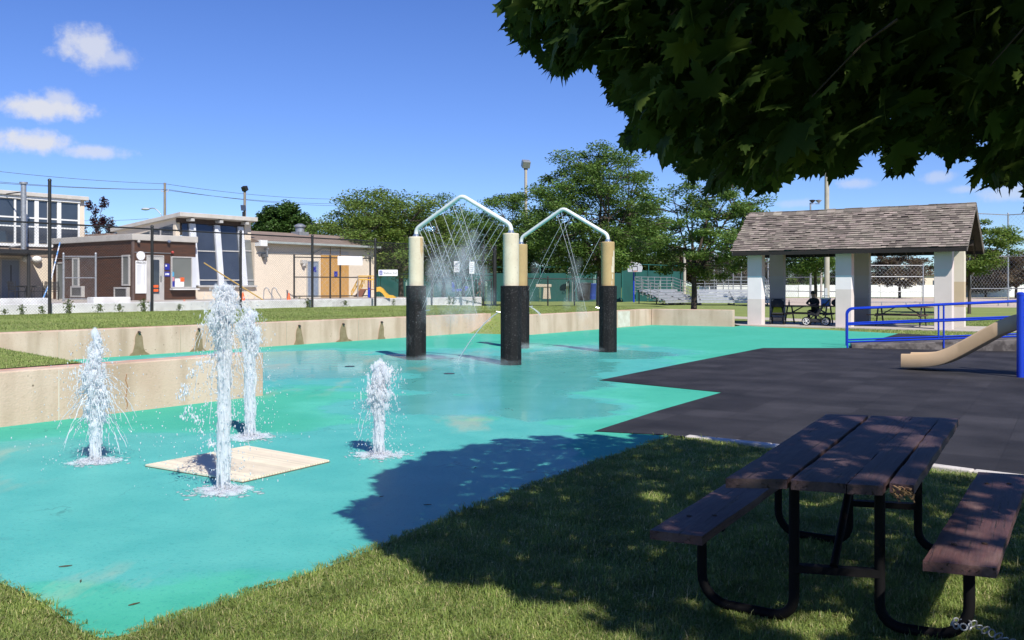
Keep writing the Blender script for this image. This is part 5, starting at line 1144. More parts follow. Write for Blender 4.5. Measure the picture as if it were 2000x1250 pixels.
# --- bleachers
ALU = MAT('aluminium_plank', (.55, .56, .58), (.45, .46, .48), 4, .4, metal=.5); DKST = MAT('dark_steel_frame', (.035, .035, .045), (.025, .025, .03), 5, .5)
def bleacher(label, c, ang, Lb, rows=5):
    t = thing('bleachers', label, 'bleachers', (0, 0, 0))
    for k in range(rows):
        x = k * .62; z = .42 + k * .22; m = MB(); m.box((x, 0, z), (.27, Lb, .05)); m.build('seat_plank', ALU, t)
        m = MB(); m.box((x + .32, 0, z - .18), (.25, Lb, .04)); m.build('footboard', ALU, t)
        m = MB(); m.box((x - .13, 0, z - .13), (.03, Lb, .16)); m.build('riser_board', ALU, t)
    n = 3
    for i in range(n):
        y = -Lb / 2 + .3 + i * (Lb - .6) / (n - 1); m = MB(); m.beam((0, y, .36), (rows * .62 - .4, y, .36 + (rows - 1) * .22 - .02), .07, .09); m.beam((-.2, y, .05), (rows * .62, y, .05), .08, .1); m.beam((0, y, .05), (0, y, .38), .07, .07); m.beam((rows * .62 - .5, y, .05), (rows * .62 - .5, y, 1.2), .07, .07); m.beam((.1, y, .1), (rows * .62 - .5, y, 1.1), .05, .05); m.build('support_frame', DKST, t)
    xb = rows * .62 - .3; zb = .42 + (rows - 1) * .22; m = MB()
    for i in range(7): y = -Lb / 2 + i * Lb / 6; m.tube([(xb, y, zb - .4), (xb, y, zb + 1.05)], .03, 6)
    for zz in (.25, .5, .78, 1.05): m.tube([(xb, -Lb / 2, zb + zz), (xb, Lb / 2, zb + zz)], .028, 6)
    m.build('back_guard_rail', GALV, t)
    for s_ in (-1, 1):
        y = s_ * Lb / 2; m = MB()
        for zz in (.25, .52, .80, 1.05): m.tube([(.55, y, .62 + zz), (xb, y, zb + zz)], .028, 6)
        for x in (.55, .55 + (xb - .55) * .33, .55 + (xb - .55) * .66): f_ = (x - .55) / (xb - .55); m.tube([(x, y, .3 + f_ * .7), (x, y, .62 + f_ * (zb - .62) + 1.05)], .028, 6)
        m.build('side_guard_rail', GALV, t)
    t.location = c; t.rotation_euler = (0, 0, ang); return t
bl1 = bleacher('silver aluminium bleachers seen end-on descending towards the tree trunk', Vector((14.3, 77.0, -.02)), math.radians(139), 6.0)
bl2 = dup(bl1, Vector((18.2, 75.5, -.02)), math.radians(86), 'silver aluminium bleachers facing the camera just left of the shelter')
# --- ball diamond fences and boards on the right
def gfence(label, pts, hh, rails, n=1, pitch=.35):
    P = [gp(*q) if len(q) == 2 else at(q[0], q[1], q[2]) for q in pts]; out = []
    for a, b in zip(P[:-1], P[1:]):
        for k in range(n): out.append(a.lerp(b, k / n))
    out.append(P[-1])
    for q in out: q.z = 0
    return fence('ball_fence', label, out, [-.02] * len(out), hh, rails, pr=.06, mat=GALV, wire=WIREG, rr=.035, mesh=True, pitch=pitch, wr=.0045)
gfence('tall galvanised backstop fence behind the bleachers', [(1362, 580), (1432, 583), (1500, 585)], 6.6, [6.55, 4.4, 2.2], 4)
gfence('tall galvanised ball fence running right behind the shelter', [(1500, 589), (1640, 594), (1700, 594), (1803, 594)], 3.4, [3.38, 2.4, 1.1], 1)
gfence('tall galvanised ball fence at the right edge beyond the young tree', [(1895, 599), (1969, 598), (2080, 600)], 7.2, [7.15, 3.9, 1.4], 1)
m = thing('boards_wall', 'long white rink boards wall beyond the ball diamond', 'boards', (70, 131, 0)); pts = [at(1400, 580, 134), at(1560, 580, 131), at(1800, 580, 131), at(2120, 580, 138)]
for a, b in zip(pts[:-1], pts[1:]):
    k = max(1, int((b - a).length / 5))
    for i in range(k): p, q = a.lerp(b, i / k), a.lerp(b, (i + .99) / k); w_ = MB(); p.z = q.z = -.02; w_.obox(p, q - p, (0, .12, 0), (0, 0, 1.72)); w_.build('board_panel', WHITEP, m)
lr = thing('low_rail', 'low galvanised pipe rail on the dirt beyond the shelter', 'rail', at(1720, 596, 75)); pr_ = [at(p, 590, 75) for p in (1640, 1722, 1770, 1797, 1950, 2020)]
for p in pr_: m = MB(); m.tube([Vector((p.x, p.y, -.02)), p], .05, 6); m.build('post', GALV, lr)
m = MB(); m.tube([pr_[0], pr_[-1]], .04, 6); m.build('rail', GALV, lr)
# --- distant houses and sheds
def shed(name, label, px0, px1, ytop, Y, dep, wall, roof, rise, win=3):
    a, b = at(px0, ytop, Y), at(px1, ytop, Y); zt = a.z; t = thing(name, label, 'building', Vector(((a.x + b.x) / 2, Y, 0))); m = MB(); m.obox(Vector((a.x, Y, -.05)), (b.x - a.x, 0, 0), (0, dep, 0), (0, 0, zt + .05)); m.build('wall', wall, t)
    m = MB(); m.extrude([Vector((a.x - .4, Y - .5, zt)), Vector((a.x - .4, Y + dep / 2, zt + rise)), Vector((a.x - .4, Y + dep + .5, zt))], (b.x - a.x + .8, 0, 0)); m.build('roof', roof, t)
    for k in range(win): x = a.x + (b.x - a.x) * (k + .5) / win; m = MB(); m.box((x, Y - .03, zt * .55), (1.4, .05, 1.2)); m.build('window', DARKGL, t)
GRF = MAT('grey_far_roof', (.30, .29, .28), (.25, .24, .24), 2, .9)
shed('far_building', 'long low tan building beyond the white rink boards', 1690, 1845, 537, 165, 12, CREAM, CREAM, .2, 5); shed('far_house', 'white house with grey roof far beyond the backstop fence', 1385, 1440, 552, 170, 9, WHITEP, GRF, 2.2); shed('far_house', 'pale house roof far right beyond the rink boards', 1880, 1960, 553, 175, 9, WHITEP, GRF, 2.0)
# --- bins, fountain, signs, toy
def bin_(label, px, py, Y, r, hh, mat, cat='bin'):
    c = at(px, py, Y); t = thing('rubbish_bin', label, cat, c); m = MB(); m.lathe([(r * .82, 0), (r, hh * .9), (r * 1.06, hh * .92), (r * 1.06, hh * .97), (r * .9, hh * .975), (r * .88, hh * .2)], c, 18); m.build('bin_body', mat, t, smooth=40); m = MB(); m.torus(c + Vector((0, 0, hh * .97)), r * 1.0, .025, (0, 0, 1), 18, 6); m.build('bin_rim', mat, t, smooth=True)
bin_('round black rubbish bin behind the farther tan column', 1140, 587, 53.5, .42, 1.05, MAT('black_bin', (.02, .02, .022), (.03, .03, .03), 3, .5)); bin_('slim blue recycling bin beside the black rubbish bin', 1157, 585, 54, .24, .95, MAT('blue_bin', (.02, .06, .30), (.015, .05, .26), 3, .5))
df = thing('drinking_fountain', 'pale concrete drinking fountain behind the low black fence', 'drinking fountain', at(1060, 584, 56)); c = ORG[df.name]
m = MB(); m.extrude([c + Vector((.0, 0, 0)), c + Vector((.5, 0, 0)), c + Vector((.42, 0, .85)), c + Vector((.06, 0, .85))], (0, .4, 0)); m.build('pedestal', CONC, df, bevel=.02); m = MB(); m.obox(c + Vector((-.42, -.05, .72)), (.95, 0, 0), (0, .5, 0), (0, 0, .18)); m.build('basin', CONC, df, bevel=.03)
def sign(label, px, py, Y, w, hh, lean_=0, pole_=True):
    c = at(px, py, Y); t = thing('park_sign', label, 'sign', c); m = MB(); m.box(c, (w, .02, hh)); pl_ = m.build('sign_plate', SIGNW, t, bevel=.01); m = MB()
    for k in range(5): m.box(c + Vector((0, -.0125, hh * (.32 - k * .15))), (w * (.7 - .1 * (k % 2)), .004, hh * .05))
    m.build('text_lines', MAT('faded_text', (.25, .2, .2), (.3, .25, .25), 3, .7) if 'faded_text' not in bpy.data.materials else bpy.data.materials['faded_text'], pl_)
    if pole_: m = MB(); m.tube([c + Vector((-lean_, .04, hh * .9)), c + Vector((lean_, .04, -1.6))], .035, 8); m.build('sign_post', GALV, t)
sign('white rectangular notice sign on a leaning grey post', 921.5, 523, 47.5, .26, .62, .12); sign('faded blotchy white notice hung on the dark fence', 892, 521, 48.3, .30, .58, 0, False)
ty = thing('spring_rider', 'small blue spring rider seat on the playground beyond the fence', 'spring rider', at(895, 582, 62)); c = ORG[ty.name]
m = MB(); m.lathe([(.09, 0), (.11, .1), (.09, .2), (.11, .3), (.09, .38)], c, 10); m.build('spring', BLACKM, ty); m = MB(); m.extrude([c + Vector(q) for q in ((-.45, 0, .4), (.5, 0, .45), (.7, 0, .75), (.45, 0, .8), (.3, 0, .62), (-.2, 0, .6), (-.3, 0, 1.05), (-.45, 0, 1.1))], (0, .25, 0)); m.build('seat', BLUEP, ty, bevel=.05)
# ------------------------------------------------------------------ people
def skinbody(name, joints, edges, mats, assign, parent=None, root=0, lvl=2):
    me = bpy.data.meshes.new(name); me.from_pydata([Vector(j[0]) for j in joints], edges, []); o = bpy.data.objects.new(name, me); COL.objects.link(o)
    sk = o.modifiers.new('skin', 'SKIN'); sk.use_smooth_shade = True
    for i, j in enumerate(joints):
        r_ = j[1]; me.skin_vertices[0].data[i].radius = r_ if hasattr(r_, '__len__') else (r_, r_); me.skin_vertices[0].data[i].use_root = (i == root)
    ss = o.modifiers.new('sub', 'SUBSURF'); ss.levels = lvl; ss.render_levels = lvl
    bpy.context.view_layer.update(); m2 = bpy.data.meshes.new_from_object(o.evaluated_get(bpy.context.evaluated_depsgraph_get()))
    bpy.data.objects.remove(o); m2.name = name
    for m in mats: m2.materials.append(m)
    for p in m2.polygons: p.material_index = assign(p.center); p.use_smooth = True
    o = bpy.data.objects.new(name, m2); COL.objects.link(o)
    if parent: o.parent = parent; ORG[o.name] = ORG[parent.name]
    return o
SKIN = MAT('skin', (.42, .24, .16), (.38, .21, .14), 6, .6); DKSH = MAT('dark_shirt', (.02, .02, .025), (.03, .03, .035), 6, .9); JEANS = MAT('dark_trousers', (.03, .035, .05), (.02, .025, .04), 8, .9); HAIRM = MAT('dark_hair', (.02, .014, .01), (.03, .02, .015), 30, .6); ORSH = MAT('orange_shirt', (.75, .10, .03), (.65, .08, .03), 5, .8); PALESK = MAT('pale_skin', (.50, .33, .25), (.46, .30, .22), 6, .6); SHORTS = MAT('pale_shorts', (.30, .27, .22), (.25, .22, .18), 6, .9)
def hand(js, es, wrist, d, side, r=.011):
    """palm and five fingers growing from a wrist joint"""
    w = len(js) - 1 if wrist is None else wrist; p = Vector(js[w][0]); d = Vector(d).normalized(); s_ = Vector(side).normalized(); js.append((p + d * .07, (.034, .018))); es.append((w, len(js) - 1)); k = len(js) - 1
    for f_, (o_, ln) in enumerate([(-.03, .075), (-.01, .085), (.012, .08), (.032, .062)]):
        a = Vector(js[k][0]) + s_ * o_ + d * .025; js.append((a, r)); es.append((k, len(js) - 1)); js.append((a + d * ln * .6 + Vector((0, 0, -.01)), r * .9)); es.append((len(js) - 2, len(js) - 1)); js.append((a + d * ln + Vector((0, 0, -.03)), r * .8)); es.append((len(js) - 2, len(js) - 1))
    a = p + d * .035 - s_ * .045; js.append((a, r)); es.append((w, len(js) - 1)); js.append((a + d * .04 - s_ * .02, r * .9)); es.append((len(js) - 2, len(js) - 1))
def headparts(t, c, fwd, sc=1.0, hair=HAIRM):
    fwd = Vector(fwd).normalized(); sd_ = fwd.cross(Vector((0, 0, 1))).normalized(); m = MB(); m.ball(c + fwd * -.018 + Vector((0, 0, .035)), (.088 * sc, .098 * sc, .098 * sc), 14, 9); m.build('hair', hair, t, smooth=True)
    for s_ in (-1, 1):
        m = MB(); m.ball(c + fwd * .088 + sd_ * .032 * s_ + Vector((0, 0, .005)), .010, 8, 6); m.build('eye', INK, t, smooth=True)
# seated person leaning on the shelter table, facing the camera side
pc = pv(2.02, 2.42, .03); fw_ = -PB; rt = fw_.cross(Vector((0, 0, 1)))
def L3(r_, f_, u_): return pc + rt * r_ + fw_ * f_ + Vector((0, 0, u_))
p1 = thing('person', 'seated person in dark clothes leaning on the shelter picnic table', 'person', pc)
js = [(L3(0, 0, .52), (.16, .12)), (L3(0, .08, .70), (.15, .11)), (L3(0, .20, .92), (.18, .11)), (L3(0, .28, 1.04), (.10, .08)), (L3(0, .33, 1.11), .05), (L3(0, .37, 1.18), (.072, .08)), (L3(0, .38, 1.26), (.075, .088)), (L3(0, .375, 1.31), (.055, .065)),
      (L3(-.17, .24, .98), .06), (L3(-.24, .36, .84), .043), (L3(-.12, .55, .80), .032), (L3(.17, .24, .98), .06), (L3(.25, .38, .84), .043), (L3(.10, .58, .80), .032),
      (L3(-.11, .05, .50), .095), (L3(-.14, .45, .52), .07), (L3(-.14, .42, .10), .05), (L3(-.14, .56, .05), .04), (L3(.11, .05, .50), .095), (L3(.14, .45, .52), .07), (L3(.14, .42, .10), .05), (L3(.14, .56, .05), .04)]
es = [(0, 1), (1, 2), (2, 3), (3, 4), (4, 5), (5, 6), (6, 7), (2, 8), (8, 9), (9, 10), (2, 11), (11, 12), (12, 13), (0, 14), (14, 15), (15, 16), (16, 17), (0, 18), (18, 19), (19, 20), (20, 21)]
hand(js, es, 10, fw_ + rt * .5, rt); hand(js, es, 13, fw_ - rt * .5, rt)
js = [(Vector(j[0]) - pc, j[1]) for j in js]; skb = (L3(0, .33, 1.10) - pc)
def asg(c):
    f_ = c.dot(fw_)
    if c.z > 1.06 and f_ > .26: return 0
    if f_ > .50 and c.z > .70: return 0
    return 1 if c.z > .56 else 2
skinbody('body', js, es, [SKIN, DKSH, JEANS], asg, p1); headparts(p1, L3(0, .385, 1.235), fw_)
# standing person in orange shirt far behind the fence
pc2 = at(936, 580, 66); p2 = thing('person', 'distant person in a bright orange shirt walking behind the fence', 'person', pc2); rt = Vector((0, -1, 0)); fw_ = Vector((1, 0, 0))
def L4(r_, f_, u_): return rt * r_ + fw_ * f_ + Vector((0, 0, u_))
js = [(L4(0, 0, .84), (.13, .11)), (L4(0, .03, 1.0), (.13, .10)), (L4(0, .08, 1.22), (.16, .11)), (L4(0, .10, 1.34), (.09, .07)), (L4(0, .12, 1.40), .045), (L4(0, .14, 1.47), (.07, .078)), (L4(0, .15, 1.55), (.072, .085)), (L4(0, .15, 1.60), (.05, .06)),
      (L4(-.17, .08, 1.28), .055), (L4(-.22, .00, 1.04), .04), (L4(-.20, .14, .84), .03), (L4(.17, .08, 1.28), .055), (L4(.22, .20, 1.06), .04), (L4(.18, .42, 1.0), .03), (L4(-.09, .0, .80), .085), (L4(-.10, .14, .46), .06), (L4(-.10, .02, .09), .042), (L4(-.10, .15, .03), .035), (L4(.09, .0, .80), .085), (L4(.10, .02, .46), .06), (L4(.10, -.24, .12), .042), (L4(.10, -.14, .03), .035)]
es = [(0, 1), (1, 2), (2, 3), (3, 4), (4, 5), (5, 6), (6, 7), (2, 8), (8, 9), (9, 10), (2, 11), (11, 12), (12, 13), (0, 14), (14, 15), (15, 16), (16, 17), (0, 18), (18, 19), (19, 20), (20, 21)]
hand(js, es, 10, (0, 0, -1), (1, 0, 0)); hand(js, es, 13, (1, 0, -.2), (0, 1, 0))
def asg2(c):
    if c.z > 1.36: return 0
    if c.z > .86 and abs(c.y) < .27 and not (c.x > .30): return 1
    if .42 < c.z <= .86 and abs(c.y) < .17: return 2
    return 0
skinbody('body', js, es, [PALESK, ORSH, SHORTS], asg2, p2); headparts(p2, pc2 + L4(0, .145, 1.52), fw_)
# ------------------------------------------------------------------ strollers, cooler, bag, bottle in the shelter
STF = MAT('stroller_fabric', (.018, .018, .022), (.03, .03, .035), 6, .9); RUB = MAT('tyre_rubber', (.015, .015, .015), (.02, .02, .02), 6, .8)
def stroller(label, c, ang, hood, wheel_r=.15):
    t = thing('stroller', label, 'stroller', (0, 0, 0))
    wr_ = wheel_r
    for (x, y) in ((-.27, .30), (.27, .30), (-.22, -.42), (.22, -.42)):
        m = MB(); m.torus((x, y, wr_), wr_ - .02, .024, (1, 0, 0), 20, 8); w_ = m.build('wheel', RUB, t, smooth=True); m = MB(); m.torus((x, y, wr_), wr_ - .05, .012, (1, 0, 0), 18, 6); m.ball((x, y, wr_), .03, 8, 6)
        for k in range(5): a = k * 2 * math.pi / 5; m.tube([(x, y, wr_), (x, y + (wr_ - .05) * math.cos(a), wr_ + (wr_ - .05) * math.sin(a))], .010, 6)
        m.build('rim', WHITEP, w_, smooth=True)
    m = MB()
    for s_ in (-1, 1): m.tube([(s_ * .25, .30, wr_), (s_ * .25, -.1, .5), (s_ * .25, -.55, 1.02)], .014, 6); m.tube([(s_ * .22, -.42, wr_), (s_ * .25, 0, .48), (s_ * .25, .28, .58)], .014, 6)
    m.tube([(-.25, -.55, 1.02), (.25, -.55, 1.02)], .018, 8); m.build('frame', BLACKM, t, smooth=True)
    m = MB(); m.extrude([(-.22, .25, .42), (-.22, -.12, .36), (-.22, -.38, .86), (-.22, -.32, .88), (-.22, -.06, .44), (-.22, .25, .48)], (.44, 0, 0)); m.build('seat', STF, t, bevel=.02)
    if hood:
        m = MB(); vs = []; fs = []; n = 9
        for i in range(7):
            a = .2 + 1.5 * i / 6
            for k in range(n): b = math.pi * k / (n - 1); vs.append((.25 * math.cos(b), -.34 + .42 * math.cos(a) * math.sin(b) + .03, .62 + .42 * math.sin(a) * (.55 + .45 * math.sin(b))))
        for i in range(6):
            for k in range(n - 1): q = i * n + k; fs.append((q, q + 1, q + n + 1, q + n))
        m.add(vs, fs); h_ = m.build('hood', STF, t, smooth=True); s_ = h_.modifiers.new('thick', 'SOLIDIFY'); s_.thickness = .012
    m = MB(); m.box((0, -.05, .2), (.36, .5, .14)); m.build('basket', STF, t, bevel=.03)
    t.location = c; t.rotation_euler = (0, 0, ang); return t
s1 = stroller('black hooded stroller with a yellow backrest beside the shelter back pillar', pv(.95, .85, .03), PANG + math.pi + .3, True)
m = MB(); m.extrude([(-.20, -.045, .45), (.20, -.045, .45), (.10, -.25, .86), (-.10, -.25, .86)], (0, .012, .004)); m.build('yellow_liner', MAT('yellow_fabric', (.62, .55, .04), (.5, .45, .03), 8, .8), s1, origin=(0, 0, 0))
s2_ = stroller('low dark stroller with white spoked wheels in front of the crowded table', pv(2.55, .55, .03), PANG + math.pi / 2 + .2, False, .17)
cx = thing('cooler', 'small blue and white picnic cooler on the crowded shelter table', 'cooler', pv(2.62, 1.8, .79)); c = ORG[cx.name]
m = MB(); m.box(c + Vector((0, 0, .13)), (.34, .24, .26), rotz(PANG)); m.build('cooler_body', MAT('cooler_blue', (.03, .13, .48), (.02, .1, .4), 3, .4), cx, bevel=.02); m = MB(); m.box(c + Vector((0, 0, .29)), (.36, .26, .06), rotz(PANG)); m.build('lid', WHITEP, cx, bevel=.02)
m = MB(); m.tube([c + PA * -.16 + Vector((0, 0, .3)), c + PA * -.14 + Vector((0, 0, .40)), c + PA * .14 + Vector((0, 0, .40)), c + PA * .16 + Vector((0, 0, .3))], .012, 6); m.build('handle', WHITEP, cx)
bg = thing('tote_bag', 'slouching black bag at the end of the crowded shelter table', 'bag', pv(3.12, 1.75, .79)); c = ORG[bg.name]
m = MB(); m.ball(c + Vector((0, 0, .13)), (.28, .19, .16), 14, 9); m.build('bag_body', STF, bg, smooth=True); m = MB(); m.tube([c + PA * -.15 + Vector((0, 0, .22)), c + PA * -.08 + Vector((0, 0, .36)), c + PA * .08 + Vector((0, 0, .36)), c + PA * .15 + Vector((0, 0, .22))], .014, 6); m.build('bag_strap', STF, bg)
bt = thing('drink_bottle', 'dark drink bottle on the left end of the shelter table', 'bottle', pv(1.15, 1.7, .76)); c = ORG[bt.name]; m = MB(); m.lathe([(.035, 0), (.035, .14), (.014, .20), (.014, .23)], c, 12); m.build('bottle_body', MAT('bottle', (.05, .03, .03), (.08, .04, .03), 5, .2), bt, smooth=40); m = MB(); m.lathe([(.016, .23), (.016, .25)], c, 10); m.build('cap', MAT('cap_red', (.4, .05, .04), (.35, .04, .03), 5, .4), bt)
# ------------------------------------------------------------------ trees
LOCUST = leafmat('locust_leaf', (.060, .125, .026), (.115, .20, .040), (.19, .26, .07), .34, noise=.5)
LOCUST2 = leafmat('yellowish_locust_leaf', (.080, .140, .026), (.145, .22, .042), (.23, .27, .07), .34, noise=.5)
DENSE = leafmat('maple_far_leaf', (.030, .070, .014), (.060, .115, .022), None, .2, noise=.6)
PURP = leafmat('plum_leaf', (.035, .012, .016), (.07, .025, .03), None, .15, noise=.8)
BROWNL = leafmat('brownish_leaf', (.07, .055, .035), (.12, .085, .055), (.08, .09, .035), .2, noise=.6)
DARKL = leafmat('dark_green_leaf', (.030, .052, .013), (.065, .10, .024), None, .25, noise=.4)  # darker green for the backdrop trees
BARKG = MAT('grey_bark', (.11, .095, .075), (.06, .05, .04), 5, .95, bump=.8, bscale=20, stretch=(1, 1, .3))
def leafquads(C, rng, ln, wd, flat=.5, droop=0.0):
    """one small quad per centre, random yaw, tilted"""
    n = len(C); a = rng.uniform(0, 2 * np.pi, n); u = np.stack([np.cos(a), np.sin(a), rng.normal(-droop, .45, n)], 1); u /= np.linalg.norm(u, axis=1)[:, None]
    nn = rng.normal(0, 1, (n, 3)); nn[:, 2] = np.abs(nn[:, 2]) + flat * 2; w = np.cross(u, nn); w /= np.linalg.norm(w, axis=1)[:, None] + 1e-9
    L_ = (ln * rng.uniform(.6, 1.3, n))[:, None]; W_ = (wd * rng.uniform(.7, 1.3, n))[:, None]
    V = np.stack([C - u * L_ * .5, C + w * W_ * .5 - u * L_ * .05, C + u * L_ * .5, C - w * W_ * .5 - u * L_ * .05], 1).reshape(-1, 3)
    return V, np.arange(4 * n).reshape(n, 4)
def tree(name, label, base, h, cr, fork, tr, leaf, bark=BARK, seed=1, nclus=60, per=150, ln=.20, wd=.09, low=.35, flat=.35, clus=(.9, .9, .42), limbs=6, lean=(0, 0), ragged=.25, cat='tree', bare=0, cx=(0, 0), group=None, dome=1.0, vis=True):
    rng = np.random.default_rng(seed); rr = random.Random(seed); base = Vector(base); t = thing(name, label, cat, base, group=group); nclus = int(nclus * 1.3)
    cz = fork + (h - fork) * low; cen = base + Vector((cx[0], cx[1], cz)); top = h - cz; bot = cz - fork * .85
    C = []; tries = 0
    while len(C) < nclus and tries < 20000:
        tries += 1; p = rng.uniform(-1, 1, 3); r_ = np.linalg.norm(p)
        if r_ > 1 or r_ < .35: continue
        if rr.random() > r_ ** 1.2: continue
        if p[2] < 0 and math.hypot(p[0], p[1]) < .2: continue
        s_ = 1 + ragged * math.sin(3.1 * math.atan2(p[1], p[0]) + seed) * .6 + rng.normal(0, ragged * .25)
        q = Vector((p[0] * cr * s_, p[1] * cr * s_, p[2] * (top if p[2] > 0 else bot) * (s_ if p[2] > 0 else 1)))
        if all((q - c).length > cr * .16 for c in C): C.append(q)
    C = [cen + q for q in C]
    # trunk and limbs
    m = MB(); fk = base + Vector((lean[0], lean[1], fork)); m.tube([base + Vector((0, 0, -.15)), base + Vector((0, 0, .06)), base.lerp(fk, .5) + Vector((rr.uniform(-.05, .05), 0, 0)), fk], [tr * 1.5, tr * 1.15, tr, tr * .85], 10)
    tips = []
    for i in range(limbs):
        a = 2 * math.pi * i / limbs + rr.uniform(-.3, .3); rr_ = cr * rr.uniform(.38, .6); e = cen + Vector((math.cos(a) * rr_, math.sin(a) * rr_, rr.uniform(-.05, .45) * top)); pts = [fk + (e - fk) * u + Vector((0, 0, .25 * math.sin(math.pi * u) * (e - fk).length * (-.25 if i % 2 else .22))) + Vector((rr.uniform(-.1, .1), rr.uniform(-.1, .1), 0)) * (0 < u < 1) for u in (0, .25, .5, .75, 1)]
        m.tube(pts, [tr * .62, tr * .5, tr * .4, tr * .3, tr * .2], 7); tips += pts[1:]
    e = cen + Vector((0, 0, top * .6)); pts = [fk.lerp(e, u) + Vector((rr.uniform(-.12, .12), rr.uniform(-.12, .12), 0)) for u in (0, .35, .7, 1)]; m.tube(pts, [tr * .7, tr * .5, tr * .33, tr * .2], 7); tips += pts[1:]
    for c in C:
        b = min(tips, key=lambda q: (q - c).length + .4 * max(0, q.z - c.z)); k = b.lerp(c, .5) + Vector((rr.uniform(-.2, .2), rr.uniform(-.2, .2), rr.uniform(-.1, .25))) * .6; m.tube([b, k, c + (c - b) * .2], [tr * .2, tr * .14, tr * .05], 5, caps=False)
        for _ in range(3): m.tube([k, k.lerp(c, .6) + Vector((rr.uniform(-.5, .5), rr.uniform(-.5, .5), rr.uniform(-.15, .3))) * clus[0]], [tr * .09, tr * .03], 4, caps=False)
    for _ in range(bare):
        c = rr.choice(C); d = (c - cen); d.z *= .4; d.normalize(); q = c + d * rr.uniform(.5, 1.3) + Vector((0, 0, rr.uniform(-.1, .4))); m.tube([c, c.lerp(q, .5) + Vector((0, 0, .08)), q], [tr * .09, tr * .06, tr * .025], 4, caps=False)
        for _ in range(3): s2 = c.lerp(q, rr.uniform(.3, .9)); m.tube([s2, s2 + d * .4 + Vector((rr.uniform(-.3, .3), rr.uniform(-.3, .3), rr.uniform(-.05, .3)))], [tr * .05, tr * .02], 4, caps=False)
    m.build('trunk', bark, t, smooth=70)
    P = []
    for c in C:
        k = int(per * 1.9 * rr.uniform(.5, 1.4)); g = rng.normal(0, .5, (k, 3)); g /= np.maximum(1, np.linalg.norm(g, axis=1) / 1.15)[:, None]; s_ = rr.uniform(.65, 1.2)
        P.append(np.array(c) + g * np.array(clus) * s_)
    P = np.concatenate(P); V, Fq = leafquads(P, rng, ln, wd, flat); npmesh('crown', V, Fq, leaf, t); return t
GL = 'trees beyond the pool and courts'
def tp(px, Y, z): return Vector(((px - 1000) * Y / F, Y, z))
tree('locust_tree', 'broad yellow-green locust tree with dark trunk left of the cream arch column', tp(783, 60, .4), 7.3, 3.8, 2.0, .17, LOCUST2, seed=3, nclus=85, per=170, low=.42, group=GL)
tree('locust_tree', 'ragged light locust tree overhanging the changing wing roof', tp(702, 64, .4), 7.8, 2.8, 2.4, .15, LOCUST2, seed=8, nclus=55, per=120, low=.5, bare=20, ragged=.4, group=GL)
tree('locust_tree', 'locust tree crown directly behind the nearer spray pipe', tp(866, 70, .2), 7.6, 3.4, 2.0, .16, LOCUST, seed=12, nclus=65, per=160, low=.42, group=GL)
tree('locust_tree', 'locust tree in front of the tall box lamp pole', tp(1000, 66, .2), 8.2, 3.1, 2.1, .16, LOCUST, seed=21, nclus=70, per=160, low=.45, ragged=.35, group=GL)
tree('locust_tree', 'largest full green locust tree rising above the farther arch', tp(1172, 58, .25), 9.8, 4.4, 2.4, .22, LOCUST, seed=31, nclus=120, per=190, low=.40, limbs=8, group=GL)
tree('locust_tree', 'airy locust tree with visible branches and single dark trunk beyond the bent wall', tp(1355, 45, .33), 6.7, 3.2, 1.75, .135, LOCUST, seed=43, nclus=85, per=150, low=.42, limbs=7, ragged=.45, bare=45, clus=(.6, .6, .26), ln=.17, wd=.075, cx=(.75, 0), group=GL)
tree('locust_tree', 'small young tree right of the shelter with light green tiered crown', tp(1893, 53, 0), 5.5, 1.9, 2.2, .085, LOCUST2, seed=52, nclus=34, per=170, low=.45, clus=(.62, .62, .24), ln=.17, wd=.08, cx=(.45, 0), group=GL)
tree('locust_tree', 'young tree with reddish trunk seen through the shelter opening', tp(1592, 70, 0), 6.2, 2.6, 2.6, .13, LOCUST, seed=57, nclus=55, per=150, low=.4, cx=(-.4, 0), group=GL)
tree('round_maple', 'dense round dark maple rising behind the changing wing roof', tp(556, 92, .5), 9.1, 3.1, 3.0, .25, DENSE, seed=61, nclus=95, per=230, low=.45, ln=.26, wd=.2, clus=(.8, .8, .6), ragged=.08, group=GL)
tree('plum_tree', 'dark purple plum tree with spiky shoots behind the pool hall', tp(195, 66, .5), 6.3, 1.4, 3.2, .12, PURP, seed=66, nclus=26, per=90, low=.3, ln=.18, wd=.1, clus=(.3, .3, .45), ragged=.5, group=GL)
for i, (px, Y, h, cr, lf, lb) in enumerate([(862, 100, 8.2, 4.8, DARKL, 'dark green tree behind the tennis fence left of the nearer column'), (955, 104, 8.0, 4.6, DARKL, 'dark green tree behind the tennis fence between the arches'), (1085, 100, 8.5, 5.2, DARKL, 'dark green tree behind the tennis fence between the farther columns'), (1240, 104, 8.4, 4.6, DARKL, 'dark green tree behind the large basketball backboard'), (740, 98, 7.6, 4.2, DARKL, 'dark green tree just right of the changing wing roof'), (1400, 140, 6.2, 4.8, BROWNL, 'brownish distant tree behind the bleachers and backstop'), (1470, 145, 5.6, 4.0, BROWNL, 'brownish distant tree beside the left shelter pillar'), (1330, 128, 6.4, 4.2, BROWNL, 'brownish distant tree behind the airy locust trunk')]):
    tree('park_tree', lb, tp(px, Y, 0), h, cr, 2.0, .2, lf, seed=70 + i, nclus=60, per=130, ln=.34, wd=.22, low=.4, clus=(1.15, 1.15, .7), group=GL)
tree('park_tree', 'purplish brown spreading tree in front of the white boards', tp(1757, 118, 0), 5.6, 4.0, 1.8, .17, BROWNL, seed=81, nclus=60, per=130, ln=.28, wd=.14, low=.42, clus=(.85, .85, .45), ragged=.3, group=GL)
